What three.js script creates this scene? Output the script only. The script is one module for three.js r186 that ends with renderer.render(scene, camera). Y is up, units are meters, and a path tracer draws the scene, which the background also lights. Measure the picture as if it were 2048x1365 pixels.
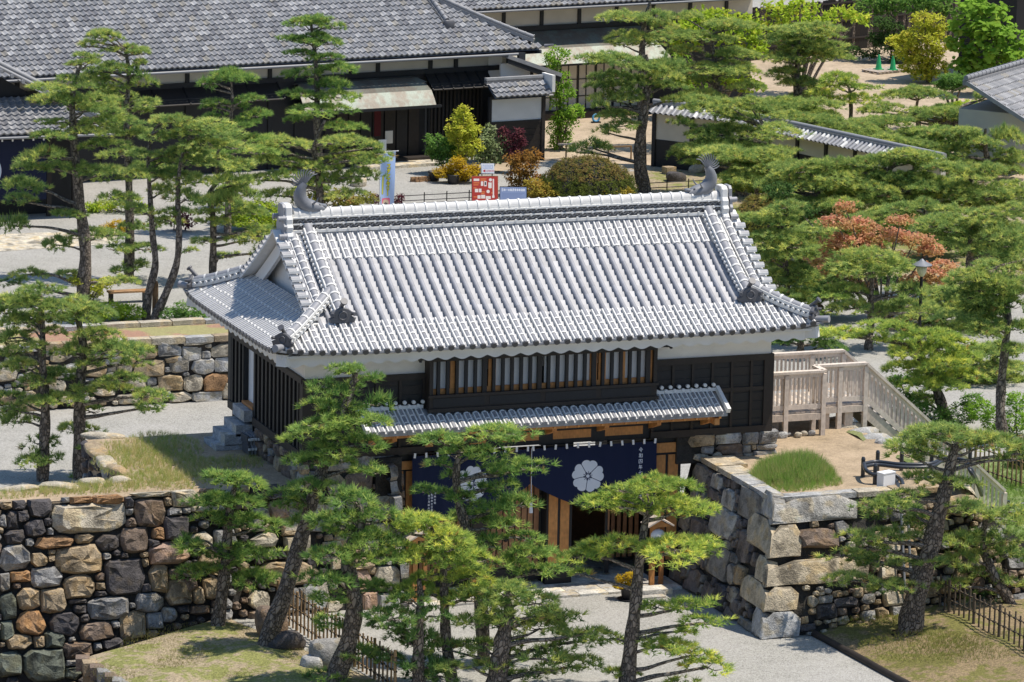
import * as THREE from 'three';
import { mergeGeometries, toCreasedNormals } from 'three/addons/utils/BufferGeometryUtils.js';

// ---------------------------------------------------------------- camera, sky, sun, exposure
const V3 = (x, y, z) => new THREE.Vector3(x, y, z);
const scene = new THREE.Scene();
const FOC = 9000, TH = THREE.MathUtils.degToRad(11.56), PH = THREE.MathUtils.degToRad(20.28), RO = THREE.MathUtils.degToRad(1.157);
const FW = V3(Math.sin(PH) * Math.cos(TH), -Math.sin(TH), -Math.cos(PH) * Math.cos(TH));
const RT0 = FW.clone().cross(V3(0, 1, 0)).normalize(), UP0 = RT0.clone().cross(FW);
const RT = RT0.clone().multiplyScalar(Math.cos(RO)).addScaledVector(UP0, Math.sin(RO));
const UPV = RT0.clone().multiplyScalar(-Math.sin(RO)).addScaledVector(UP0, Math.cos(RO));
const CAM = V3(-40.52, 29.93, 107.34);
const camera = new THREE.PerspectiveCamera(2 * Math.atan(682.5 / FOC) * 180 / Math.PI, 1024 / 682, 1, 900);
camera.position.copy(CAM); camera.up.copy(UPV); camera.lookAt(CAM.clone().add(FW));
const SUN = V3(0.42, 1, 0.15).normalize();

const renderer = new THREE.WebGLRenderer({ antialias: true });
renderer.setSize(1024, 682);
renderer.toneMapping = THREE.LinearToneMapping;
renderer.toneMappingExposure = 1.07;
renderer.shadowMap.enabled = true;
{ // clear blue midday sky with a paler horizon
  const w = 256, h = 128, d = new Float32Array(w * h * 4);
  for (let y = 0; y < h; y++) for (let x = 0; x < w; x++) {
    const el = ((y + 0.5) / h - 0.5) * Math.PI, az = ((x + 0.5) / w - 0.5) * 2 * Math.PI;
    const dir = V3(Math.cos(az) * Math.cos(el), Math.sin(el), Math.sin(az) * Math.cos(el));
    const s = Math.max(0, Math.sin(el)), k = Math.pow(1 - s, 4), g = Math.max(0, dir.dot(SUN));
    const glow = Math.pow(g, 6) * 0.35, o = (y * w + x) * 4;
    d[o] = 0.15 + 0.45 * k + glow; d[o + 1] = 0.31 + 0.42 * k + glow; d[o + 2] = 0.64 + 0.24 * k + glow * 0.9; d[o + 3] = 1;
    if (el < 0) { d[o] = 0.3; d[o + 1] = 0.3; d[o + 2] = 0.28; }
  }
  const t = new THREE.DataTexture(d, w, h, THREE.RGBAFormat, THREE.FloatType);
  t.mapping = THREE.EquirectangularReflectionMapping; t.magFilter = THREE.LinearFilter; t.needsUpdate = true;
  scene.background = t; scene.environment = t;
}
scene.backgroundIntensity = 0.74; scene.environmentIntensity = 0.74;
const sun = new THREE.DirectionalLight(0xfff6ea, 4.8);
sun.target.position.set(10, 0, -30); sun.position.copy(SUN).multiplyScalar(150).add(sun.target.position); sun.castShadow = true;
Object.assign(sun.shadow.camera, { left: -90, right: 90, top: 90, bottom: -90, near: 1, far: 400 });
sun.shadow.mapSize.set(4096, 4096);
scene.add(sun); scene.add(sun.target);

// ---------------------------------------------------------------- helpers
let seedNow = 1;
const reseed = (s) => { seedNow = s >>> 0; };
const rnd = () => { seedNow = (seedNow + 0x6d2b79f5) | 0; let t = Math.imul(seedNow ^ (seedNow >>> 15), 1 | seedNow); t = (t + Math.imul(t ^ (t >>> 7), 61 | t)) ^ t; return ((t ^ (t >>> 14)) >>> 0) / 4294967296; };
const rr = (a, b) => a + (b - a) * rnd();
const gauss = () => (rnd() + rnd() + rnd() - 1.5) * 1.15;
const pick = (a) => a[Math.floor(rnd() * a.length) % a.length];
// measured points of the photograph (2048 px wide) taken to the ground or to a wall plane where they stand
const ray = (px, py) => FW.clone().addScaledVector(RT, (px - 1024) / FOC).addScaledVector(UPV, -(py - 682.5) / FOC);
const G = (px, py, y = 0) => { const d = ray(px, py); return CAM.clone().addScaledVector(d, (y - CAM.y) / d.y); };
const onPlane = (px, py, p0, n) => { const d = ray(px, py); return CAM.clone().addScaledVector(d, p0.clone().sub(CAM).dot(n) / d.dot(n)); };
const onZ = (px, py, z) => onPlane(px, py, V3(0, 0, z), V3(0, 0, 1));
const pxScale = (p) => FOC / p.clone().sub(CAM).dot(FW);      // pixels per metre there
const VIEW = V3(FW.x, 0, FW.z).normalize();

const used = new Map();
function numbered(n) { const k = used.get(n) || 0; used.set(n, k + 1); return k ? n + '_' + String(k).padStart(3, '0') : n; }
function thing(name, label, category, at = V3(0, 0, 0), group, turn = 0) {
  const o = new THREE.Group(); o.name = numbered(name); o.position.copy(at); o.rotation.y = turn;
  o.userData = { label, category }; if (group) o.userData.group = group;
  scene.add(o); return o;
}
function shade(o) { o.castShadow = o.receiveShadow = true; return o; }
function clean(g) {
  g = g.index ? g.toNonIndexed() : g;
  for (const k of Object.keys(g.attributes)) if (!['position', 'normal', 'uv'].includes(k)) g.deleteAttribute(k);
  if (!g.attributes.normal) g.computeVertexNormals();
  if (!g.attributes.uv) boxUV(g);
  return g;
}
function boxUV(g, k = 1) {      // uv in metres, by the side each face looks to
  const p = g.attributes.position, n = g.attributes.normal, uv = new Float32Array(p.count * 2);
  for (let i = 0; i < p.count; i++) {
    const ax = Math.abs(n.getX(i)), ay = Math.abs(n.getY(i)), az = Math.abs(n.getZ(i));
    let u, v;
    if (ay >= ax && ay >= az) { u = p.getX(i); v = p.getZ(i); } else if (ax >= az) { u = p.getZ(i); v = p.getY(i); } else { u = p.getX(i); v = p.getY(i); }
    uv[2 * i] = u * k; uv[2 * i + 1] = v * k;
  }
  g.setAttribute('uv', new THREE.BufferAttribute(uv, 2)); return g;
}
function merge(gs) { return gs.length === 1 ? clean(gs[0]) : mergeGeometries(gs.map(clean)); }
function part(parent, name, gs, mat, kind) {
  const g = Array.isArray(gs) ? merge(gs) : gs;
  const m = shade(new THREE.Mesh(g, mat)); m.name = name; if (kind) m.userData.kind = kind;
  (parent || scene).add(m); return m;
}
function struct(name, gs, mat) { const m = part(null, numbered(name), gs, mat); m.userData.kind = 'structure'; return m; }
function place(g, x = 0, y = 0, z = 0, rx = 0, ry = 0, rz = 0) {
  g.applyMatrix4(new THREE.Matrix4().makeRotationFromEuler(new THREE.Euler(rx, ry, rz, 'YXZ'))); g.translate(x, y, z); return g;
}
const box = (w, h, d, x = 0, y = 0, z = 0, rx = 0, ry = 0, rz = 0) => place(boxUV(clean(new THREE.BoxGeometry(w, h, d))), x, y, z, rx, ry, rz);
function bbox(x0, x1, y0, y1, z0, z1) { return box(x1 - x0, y1 - y0, z1 - z0, (x0 + x1) / 2, (y0 + y1) / 2, (z0 + z1) / 2); }
function bar(p, q, w, h = w) {      // a box from p to q
  const d = q.clone().sub(p), L = d.length(), g = boxUV(clean(new THREE.BoxGeometry(w, h, L)));
  const m = new THREE.Matrix4().lookAt(q, p, Math.abs(d.y) > 0.95 * L ? V3(0, 0, 1) : V3(0, 1, 0)); g.applyMatrix4(m);
  const c = p.clone().add(q).multiplyScalar(0.5); g.translate(c.x, c.y, c.z); return g;
}
function rod(p, q, r0, r1 = r0, seg = 7, open = false) {
  const d = q.clone().sub(p), L = d.length(), g = new THREE.CylinderGeometry(r1, r0, L, seg, 1, open);
  g.applyQuaternion(new THREE.Quaternion().setFromUnitVectors(V3(0, 1, 0), d.divideScalar(L)));
  const c = p.clone().add(q).multiplyScalar(0.5); g.translate(c.x, c.y, c.z); return clean(g);
}
function tube(pts, rad, seg = 6, bump = 0, steps) {      // tapering tube through points; rad(t) gives the radius
  const curve = pts.length > 2 ? new THREE.CatmullRomCurve3(pts, false, 'centripetal') : new THREE.LineCurve3(pts[0], pts[1]);
  const n = steps || Math.max(3, pts.length * 3), P = [], N = [], U = [], I = [];
  let len = 0, prev = null, ref = V3(0.31, 0.2, 0.93);
  for (let i = 0; i <= n; i++) {
    const t = i / n, c = curve.getPoint(t), tan = curve.getTangent(t);
    if (prev) len += c.distanceTo(prev); prev = c;
    const a = ref.clone().cross(tan).normalize(), b = tan.clone().cross(a), r = rad(t);
    for (let j = 0; j <= seg; j++) {
      const w = (j % seg) / seg * 2 * Math.PI, k = r * (1 + bump * (Math.sin(w * 3 + t * 17) * 0.5 + Math.sin(w * 2 - t * 41) * 0.5));
      const dir = a.clone().multiplyScalar(Math.cos(w)).addScaledVector(b, Math.sin(w));
      P.push(c.x + dir.x * k, c.y + dir.y * k, c.z + dir.z * k); N.push(dir.x, dir.y, dir.z); U.push(j / seg * 2 * Math.PI * r, len);
    }
  }
  for (let i = 0; i < n; i++) for (let j = 0; j < seg; j++) { const a = i * (seg + 1) + j, b = a + seg + 1; I.push(a, a + 1, b, b, a + 1, b + 1); }
  const g = new THREE.BufferGeometry(); g.setIndex(I);
  g.setAttribute('position', new THREE.Float32BufferAttribute(P, 3)); g.setAttribute('normal', new THREE.Float32BufferAttribute(N, 3)); g.setAttribute('uv', new THREE.Float32BufferAttribute(U, 2));
  return clean(g);
}
function quad(a, b, c, d) {      // counter-clockwise
  const g = new THREE.BufferGeometry();
  g.setAttribute('position', new THREE.Float32BufferAttribute([a, b, c, a, c, d].flatMap((p) => [p.x, p.y, p.z]), 3)); g.computeVertexNormals(); return boxUV(g);
}
function extr(pts, depth, bevel = 0, holes) {     // polygon in x,y pushed along z
  const s = new THREE.Shape(pts.map((p) => new THREE.Vector2(p[0], p[1])));
  return boxUV(clean(new THREE.ExtrudeGeometry(s, { depth, bevelEnabled: bevel > 0, bevelSize: bevel, bevelThickness: bevel, bevelSegments: 1, curveSegments: 6 })));
}
function sheet(pts, y) {      // flat ground sheet from [x, z] points
  const s = new THREE.ShapeGeometry(new THREE.Shape(pts.map((p) => new THREE.Vector2(p[0], -p[1])))); s.rotateX(-Math.PI / 2); s.translate(0, y, 0); return boxUV(clean(s));
}
function slabSheet(pts, y0, y1) {      // the same with thickness
  const g = new THREE.ExtrudeGeometry(new THREE.Shape(pts.map((p) => new THREE.Vector2(p[0], -p[1]))), { depth: y1 - y0, bevelEnabled: false });
  g.rotateX(-Math.PI / 2); g.translate(0, y0, 0); return boxUV(clean(g));
}
const M4 = (pos, quat, sc) => new THREE.Matrix4().compose(pos, quat, sc);
function copies(parent, name, geo, mat, mats, cols, kind = 'stuff') {      // many small pieces joined into one real mesh, each with its own tint
  geo = geo.index ? geo.toNonIndexed() : geo;
  const p = geo.attributes.position.array, n = geo.attributes.normal.array, u = geo.attributes.uv.array, c = geo.attributes.position.count, N = mats.length;
  const P = new Float32Array(N * c * 3), Q = new Float32Array(N * c * 3), U = new Float32Array(N * c * 2), K = cols ? new Float32Array(N * c * 3) : null, nm = new THREE.Matrix3();
  mats.forEach((m, i) => {
    const e = m.elements, f = nm.getNormalMatrix(m).elements;
    for (let k = 0; k < c; k++) {
      const o = (i * c + k) * 3, x = p[3 * k], y = p[3 * k + 1], z = p[3 * k + 2], a = n[3 * k], b = n[3 * k + 1], d = n[3 * k + 2];
      P[o] = e[0] * x + e[4] * y + e[8] * z + e[12]; P[o + 1] = e[1] * x + e[5] * y + e[9] * z + e[13]; P[o + 2] = e[2] * x + e[6] * y + e[10] * z + e[14];
      let X = f[0] * a + f[3] * b + f[6] * d, Y = f[1] * a + f[4] * b + f[7] * d, Z = f[2] * a + f[5] * b + f[8] * d; const L = Math.hypot(X, Y, Z) || 1; Q[o] = X / L; Q[o + 1] = Y / L; Q[o + 2] = Z / L;
      U[(i * c + k) * 2] = u[2 * k] + i * 0.37; U[(i * c + k) * 2 + 1] = u[2 * k + 1] + i * 0.21;
      if (K) { K[o] = cols[i].r; K[o + 1] = cols[i].g; K[o + 2] = cols[i].b; }
    }
  });
  const g = new THREE.BufferGeometry(); g.setAttribute('position', new THREE.BufferAttribute(P, 3)); g.setAttribute('normal', new THREE.BufferAttribute(Q, 3)); g.setAttribute('uv', new THREE.BufferAttribute(U, 2)); if (K) g.setAttribute('color', new THREE.BufferAttribute(K, 3));
  if (K) { if (!tinted.has(mat)) { const t = mat.clone(); t.vertexColors = true; tinted.set(mat, t); } mat = tinted.get(mat); }
  const o = shade(new THREE.Mesh(g, mat)); o.name = name; if (kind) o.userData.kind = kind; parent.add(o); return o;
}
const tinted = new Map();

// ---------------------------------------------------------------- textures
function tileNoise(size, cells, seed) {      // smooth noise that repeats
  reseed(seed); const g = new Float32Array(cells * cells); for (let i = 0; i < g.length; i++) g[i] = rnd();
  const out = new Float32Array(size * size);
  for (let y = 0; y < size; y++) for (let x = 0; x < size; x++) {
    const fx = x / size * cells, fy = y / size * cells, ix = Math.floor(fx), iy = Math.floor(fy); let u = fx - ix, v = fy - iy; u = u * u * (3 - 2 * u); v = v * v * (3 - 2 * v);
    const a = g[iy % cells * cells + ix % cells], b = g[iy % cells * cells + (ix + 1) % cells], c = g[(iy + 1) % cells * cells + ix % cells], d = g[(iy + 1) % cells * cells + (ix + 1) % cells];
    out[y * size + x] = (a + (b - a) * u) * (1 - v) + (c + (d - c) * u) * v;
  }
  return out;
}
function fbm(size, list, seed) {      // list of [cells, weight], result about 0..1
  const out = new Float32Array(size * size); let W = 0;
  list.forEach(([c, w], i) => { const n = tileNoise(size, c, seed + i * 77); W += w; for (let k = 0; k < out.length; k++) out[k] += n[k] * w; });
  for (let k = 0; k < out.length; k++) out[k] /= W; return out;
}
const toS = (c) => Math.round(255 * Math.max(0, Math.min(1, c <= 0.0031308 ? c * 12.92 : 1.055 * Math.pow(c, 1 / 2.4) - 0.055)));
function dataTex(size, fn, metres, srgb = true) {
  const d = new Uint8Array(size * size * 4);
  for (let y = 0; y < size; y++) for (let x = 0; x < size; x++) {
    const c = fn(x, y, y * size + x), o = (y * size + x) * 4;
    for (let k = 0; k < 3; k++) d[o + k] = srgb ? toS(c[k]) : Math.max(0, Math.min(255, c[k] * 255)); d[o + 3] = 255;
  }
  const t = new THREE.DataTexture(d, size, size); t.wrapS = t.wrapT = THREE.RepeatWrapping; t.magFilter = THREE.LinearFilter; t.minFilter = THREE.LinearMipmapLinearFilter;
  t.repeat.set(1 / metres, 1 / metres); if (srgb) t.colorSpace = THREE.SRGBColorSpace; t.needsUpdate = true; return t;
}
const lerp3 = (a, b, t) => [a[0] + (b[0] - a[0]) * t, a[1] + (b[1] - a[1]) * t, a[2] + (b[2] - a[2]) * t];
const sm = (a, b, x) => { const t = Math.max(0, Math.min(1, (x - a) / (b - a))); return t * t * (3 - 2 * t); };
const std = (o) => new THREE.MeshStandardMaterial({ roughness: 0.85, metalness: 0, ...o });
const rgb = (r, g, b) => new THREE.Color().setRGB(r, g, b);

const TX = {};
{ // stone: blotches, grain, streaks; average about 0.72
  const S = 512, a = fbm(S, [[4, 1], [9, 0.9], [21, 0.7]], 11), f = fbm(S, [[64, 1], [128, 1], [256, 1]], 21), l = fbm(S, [[6, 1], [14, 1]], 31), q = fbm(S, [[3, 1], [8, 0.8], [40, 0.25]], 35);
  TX.stone = dataTex(S, (x, y, i) => { let k = 0.72 + (a[i] - 0.5) * 1.15 + (f[i] - 0.5) * 0.75; k *= 1 - 0.5 * sm(0.56, 0.70, q[i]); const w = sm(0.55, 0.72, l[i]); return [k * (1 + 0.10 * w), k, k * (1 - 0.18 * w)]; }, 2.2);
  TX.stoneBump = dataTex(S, (x, y, i) => { const k = a[i] * 0.6 + f[i] * 0.4; return [k, k, k]; }, 2.2, false);
}
{ // gravel: small grey and tan stones
  const S = 1024, f = fbm(S, [[512, 1], [340, 0.8]], 41), m = fbm(S, [[180, 1], [90, 0.6]], 45), b = fbm(S, [[5, 1], [13, 0.7]], 47);
  TX.gravel = dataTex(S, (x, y, i) => { const k = 0.80 + (f[i] - 0.5) * 1.15 + (m[i] - 0.5) * 0.35 + (b[i] - 0.5) * 0.22; return [k, k * (0.985 - 0.02 * b[i]), k * (0.93 - 0.05 * m[i])]; }, 6);
}
{ const S = 1024, f = fbm(S, [[256, 1], [400, 1]], 51), m = fbm(S, [[40, 1], [90, 1]], 55), b = fbm(S, [[4, 1], [11, 0.8], [23, 0.5]], 57);
  TX.soil = dataTex(S, (x, y, i) => { const k = 0.78 + (f[i] - 0.5) * 0.5 + (m[i] - 0.5) * 0.3 + (b[i] - 0.5) * 0.45; return [k, k * 0.97, k * (0.9 + 0.1 * b[i])]; }, 7);
  TX.lawn = dataTex(S, (x, y, i) => { const w = sm(0.46, 0.66, b[i] + (m[i] - 0.5) * 0.5), k = 0.78 + (f[i] - 0.5) * 1.0; return lerp3([0.42 * k, 0.34 * k, 0.22 * k], [0.27 * k, 0.275 * k, 0.085 * k], w); }, 8);
  TX.redSoil = dataTex(S, (x, y, i) => { const w = sm(0.45, 0.6, b[i]), k = 0.85 + (f[i] - 0.5) * 0.9; return lerp3([0.40 * k, 0.23 * k, 0.15 * k], [0.36 * k, 0.33 * k, 0.14 * k], w); }, 6);
}
{ const S = 512, f = fbm(S, [[128, 1], [256, 1]], 61), b = fbm(S, [[5, 1], [12, 1]], 63);
  TX.tile = dataTex(S, (x, y, i) => { const k = 0.86 + (f[i] - 0.5) * 0.22 + (b[i] - 0.5) * 0.25; return [k, k, k]; }, 1.6);
  TX.plaster = dataTex(S, (x, y, i) => { const k = 0.93 + (f[i] - 0.5) * 0.06 + (b[i] - 0.5) * 0.14; return [k, k, k * 0.99]; }, 3);
}
{ // wood grain running along v
  const S = 512, g = fbm(S, [[128, 1], [256, 0.8]], 71), b = fbm(S, [[6, 1], [17, 1]], 73), out = new Float32Array(S * S);
  for (let y = 0; y < S; y++) for (let x = 0; x < S; x++) out[y * S + x] = g[Math.floor(y / 16) * S + x];
  TX.wood = dataTex(S, (x, y, i) => { const k = 0.8 + (out[i] - 0.5) * 0.35 + (b[i] - 0.5) * 0.35; return [k, k * 0.98, k * 0.95]; }, 1.2);
}
{ // pine bark: plates split by dark cracks
  const S = 512, c = []; reseed(81); for (let i = 0; i < 150; i++) c.push([rnd() * S, rnd() * S, rr(0.6, 1.15)]);
  const d1 = new Float32Array(S * S), id = new Float32Array(S * S);
  for (let y = 0; y < S; y += 1) for (let x = 0; x < S; x++) { let a = 1e9, b = 1e9, w = 0; for (const p of c) { let dx = Math.abs(x - p[0]), dy = Math.abs(y - p[1]); dx = Math.min(dx, S - dx); dy = Math.min(dy, S - dy) * 0.6; const d = dx * dx + dy * dy; if (d < a) { b = a; a = d; w = p[2]; } else if (d < b) b = d; } d1[y * S + x] = Math.sqrt(b) - Math.sqrt(a); id[y * S + x] = w; }
  const f = fbm(S, [[60, 1], [150, 1]], 83);
  TX.bark = dataTex(S, (x, y, i) => { const k = sm(0, 9, d1[i]) * 0.75 * id[i] + 0.18 + (f[i] - 0.5) * 0.4; return [k, k * 0.95, k * 0.9]; }, 1.1);
  TX.barkBump = dataTex(S, (x, y, i) => { const k = sm(0, 10, d1[i]) * 0.8 + f[i] * 0.2; return [k, k, k]; }, 1.1, false);
}
{ const S = 512, a = fbm(S, [[5, 1], [12, 1], [30, 0.8]], 91), f = fbm(S, [[128, 1]], 93);
  TX.copper = dataTex(S, (x, y, i) => { const k = 0.85 + (f[i] - 0.5) * 0.2; const w = sm(0.3, 0.72, a[i]); return lerp3([0.46 * k, 0.40 * k, 0.32 * k], [0.55 * k, 0.60 * k, 0.50 * k], w); }, 3); }

// ---------------------------------------------------------------- materials
const st = (r, g, b) => std({ color: rgb(r / 0.72, g / 0.72, b / 0.72), map: TX.stone, bumpMap: TX.stoneBump, bumpScale: 0.06, roughness: 0.92 });
const MT = {
  tan: st(0.36, 0.28, 0.18), pale: st(0.46, 0.41, 0.32), grey: st(0.28, 0.275, 0.265), dark: st(0.085, 0.078, 0.08), orange: st(0.34, 0.20, 0.10), brown: st(0.20, 0.15, 0.115), pink: st(0.37, 0.26, 0.20), moss: st(0.13, 0.145, 0.115), lightGrey: st(0.38, 0.38, 0.37),
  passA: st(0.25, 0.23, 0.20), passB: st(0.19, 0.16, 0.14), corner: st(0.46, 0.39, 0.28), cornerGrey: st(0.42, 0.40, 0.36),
  joint: st(0.035, 0.033, 0.03), granite: st(0.42, 0.43, 0.44), slab: st(0.60, 0.58, 0.52), rearSlab: st(0.55, 0.50, 0.40),
  gravel: std({ color: rgb(0.44, 0.435, 0.42), map: TX.gravel, roughness: 1 }), sand: std({ color: rgb(0.55, 0.45, 0.32), map: TX.soil, roughness: 1 }), soil: std({ color: rgb(0.48, 0.38, 0.255), map: TX.soil, roughness: 1 }),
  lawn: std({ map: TX.lawn, roughness: 1 }), redSoil: std({ map: TX.redSoil, roughness: 1 }), darkSoil: std({ color: rgb(0.26, 0.20, 0.12), map: TX.soil, roughness: 1 }),
  tile: std({ color: rgb(0.36, 0.365, 0.385), map: TX.tile, roughness: 0.5 }), tileB: std({ color: rgb(0.30, 0.305, 0.325), map: TX.tile, roughness: 0.5 }), pan: std({ color: rgb(0.50, 0.50, 0.505), map: TX.tile, roughness: 0.55 }), panB: std({ color: rgb(0.42, 0.42, 0.425), map: TX.tile, roughness: 0.55 }),
  tileDark: std({ color: rgb(0.10, 0.10, 0.105), map: TX.tile, roughness: 0.5 }), oni: std({ color: rgb(0.13, 0.13, 0.14), map: TX.tile, roughness: 0.45 }), fish: std({ color: rgb(0.24, 0.25, 0.27), map: TX.tile, roughness: 0.42 }),
  plaster: std({ color: rgb(0.84, 0.83, 0.80), map: TX.plaster, roughness: 0.9 }), oldPlaster: std({ color: rgb(0.66, 0.62, 0.54), map: TX.plaster, roughness: 0.95 }), paper: std({ color: rgb(0.80, 0.82, 0.84), map: TX.plaster, roughness: 0.9 }),
  black: std({ color: rgb(0.016, 0.018, 0.022), map: TX.wood, roughness: 0.6 }), blackB: std({ color: rgb(0.028, 0.025, 0.024), map: TX.wood, roughness: 0.65 }), blackBrown: std({ color: rgb(0.035, 0.027, 0.022), map: TX.wood, roughness: 0.65 }),
  cedar: std({ color: rgb(0.70, 0.32, 0.10), map: TX.wood, roughness: 0.6 }), cedarB: std({ color: rgb(0.55, 0.25, 0.085), map: TX.wood, roughness: 0.65 }), doorWood: std({ color: rgb(0.46, 0.235, 0.115), map: TX.wood, roughness: 0.65 }), doorWoodB: std({ color: rgb(0.36, 0.175, 0.085), map: TX.wood, roughness: 0.65 }),
  paleWood: std({ color: rgb(0.86, 0.76, 0.66), map: TX.wood, roughness: 0.8 }), paleWoodB: std({ color: rgb(0.74, 0.64, 0.54), map: TX.wood, roughness: 0.8 }), greyWood: std({ color: rgb(0.46, 0.43, 0.40), map: TX.wood, roughness: 0.85 }),
  bamboo: std({ color: rgb(0.37, 0.24, 0.12), map: TX.wood, roughness: 0.6 }), bark: std({ color: rgb(0.30, 0.255, 0.215), map: TX.bark, bumpMap: TX.barkBump, bumpScale: 0.035, roughness: 0.95 }), branch: std({ color: rgb(0.36, 0.315, 0.27), map: TX.bark, bumpMap: TX.barkBump, bumpScale: 0.02, roughness: 0.95 }),
  iron: std({ color: rgb(0.02, 0.02, 0.022), roughness: 0.5, metalness: 0.3 }), blackPlastic: std({ color: rgb(0.035, 0.04, 0.048), roughness: 0.38 }), white: std({ color: rgb(0.82, 0.83, 0.85), roughness: 0.6 }), rope: std({ color: rgb(0.04, 0.035, 0.03), roughness: 0.9 }),
  copper: std({ map: TX.copper, roughness: 0.8 }), copperDark: std({ color: rgb(0.35, 0.35, 0.35), map: TX.copper, roughness: 0.8 }), pot: std({ color: rgb(0.018, 0.018, 0.02), roughness: 0.5 }), green: std({ color: rgb(0.03, 0.42, 0.16), roughness: 0.45 }), lamp: std({ color: rgb(0.62, 0.60, 0.38), roughness: 0.4 }),
  hallA: std({ color: rgb(0.29, 0.295, 0.305), map: TX.tile, roughness: 0.5 }), hallB: std({ color: rgb(0.345, 0.345, 0.35), map: TX.tile, roughness: 0.5 }), hallC: std({ color: rgb(0.44, 0.44, 0.44), map: TX.tile, roughness: 0.55 }), hallD: std({ color: rgb(0.24, 0.24, 0.25), map: TX.tile, roughness: 0.5 }), hallE: std({ color: rgb(0.36, 0.34, 0.30), map: TX.tile, roughness: 0.6 }),
};
// ---------------------------------------------------------------- ground
const MOAT = [[-8.9, 1.2], [-13.3, 4.0], [-12.8, 6.3], [-12.2, 14], [-12, 70]];
struct('ground', [sheet([...MOAT, [260, 70], [260, -320], [-260, -320], [-260, 1.2]], 0)], MT.gravel);
struct('moat_bed', [sheet([[-260, 90], [-7, 90], [-7, 0.8], [-260, 0.8]], -3.4)], MT.darkSoil);
struct('sand_path', [sheet([[21, -62], [24.5, -64.5], [26.5, -63.5], [28, -57.5], [44, -52], [60, -60], [75, -80], [62, -96], [46, -92], [34, -82], [26, -79], [23, -69.5]], 0.006)], MT.sand);
struct('garden_lawn', [sheet([[22.5, -60.2], [28.5, -61.5], [34, -60], [40, -52], [38, -30], [26, -36], [24, -45], [21, -52]], 0.010)], MT.lawn);
struct('grass_verge', [sheet([[10.4, 4.5], [10.6, -5], [14, -9], [30, -13], [34, 4.5]], 0.010)], std({ color: rgb(0.62, 0.95, 0.55), map: TX.lawn, roughness: 1 }));
struct('paved_apron', [sheet([[-30, -53.4], [-30, -49.6], [-4, -49.6], [2, -50.4], [3.2, -53.2]], 0.008)], MT.rearSlab);
{ // front lawn: a low mound with bumps, retained by kerb stones at the moat
  const g = new THREE.PlaneGeometry(1, 1, 40, 40), p = g.attributes.position, c = [[-13.3, 4.0], [-8.9, 1.25], [-6.6, 9.5], [-12.2, 14]];
  reseed(5);
  for (let i = 0; i < p.count; i++) {
    const u = p.getX(i) + 0.5, v = 0.5 - p.getY(i), A = [c[0][0] + (c[1][0] - c[0][0]) * u, c[0][1] + (c[1][1] - c[0][1]) * u], B = [c[3][0] + (c[2][0] - c[3][0]) * u, c[3][1] + (c[2][1] - c[3][1]) * u];
    const x = A[0] + (B[0] - A[0]) * v, z = A[1] + (B[1] - A[1]) * v, e = Math.min(1, 5 * Math.min(u, 1 - u, v + 0.05, 1.05 - v));
    p.setXYZ(i, x, 0.02 + e * (0.10 + 0.07 * Math.sin(x * 1.7 + z) * Math.cos(z * 1.3)), z);
  }
  g.computeVertexNormals(); boxUV(g); struct('front_lawn', [g], MT.lawn);
}
{ // right mound under the front pine
  const g = new THREE.PlaneGeometry(1, 1, 40, 30), p = g.attributes.position, c = [[4.95, 6.75], [16, 6.5], [16, 14], [5.3, 13]];
  for (let i = 0; i < p.count; i++) {
    const u = p.getX(i) + 0.5, v = 0.5 - p.getY(i), A = [c[0][0] + (c[1][0] - c[0][0]) * u, c[0][1] + (c[1][1] - c[0][1]) * u], B = [c[3][0] + (c[2][0] - c[3][0]) * u, c[3][1] + (c[2][1] - c[3][1]) * u];
    const x = A[0] + (B[0] - A[0]) * v, z = A[1] + (B[1] - A[1]) * v;
    p.setXYZ(i, x, 0.03 + Math.min(1, u * 3.2) * (0.5 - 0.25 * v) + 0.06 * Math.sin(x * 2.1 + z * 1.2) * Math.cos(z * 1.7 - x), z);
  }
  g.computeVertexNormals(); boxUV(g); struct('grassy_mound', [g], std({ color: rgb(0.72, 0.66, 0.55), map: TX.lawn, roughness: 1 }));
}
{ const k = thing('kerb_log', 'round dark log edging the gravel below the grassy mound at lower right', 'kerb', V3(5.0, 0, 9));
  part(k, 'log', [tube([V3(-0.12, 0.05, -2.2), V3(0.02, 0.06, 0), V3(0.16, 0.05, 2.4), V3(0.4, 0.05, 5)], () => 0.10, 8)], MT.blackBrown); }
{ const k = thing('moat_kerb', 'low stone kerb between the front lawn and the moat, bottom left corner', 'kerb', V3(-13, 0, 5)); reseed(77);
  for (let i = 0; i < 9; i++) { const t = i / 9, a = V3(-13.35 + 0.6 * t, -0.12, 3.9 + 2.6 * t * 1.5); part(k, 'stone', [box(0.34, 0.32, 0.40 + 0.03 * rnd(), a.x + 13, a.y, a.z - 5, 0, -0.2 + rr(-0.08, 0.08), rr(-0.05, 0.05))], pick([MT.grey, MT.brown, MT.tan])); }
  part(k, 'retaining_wall', [bbox(-0.35, 0.1, -3.3, -0.3, -1.1, 5)], MT.darkSoil); }

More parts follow.
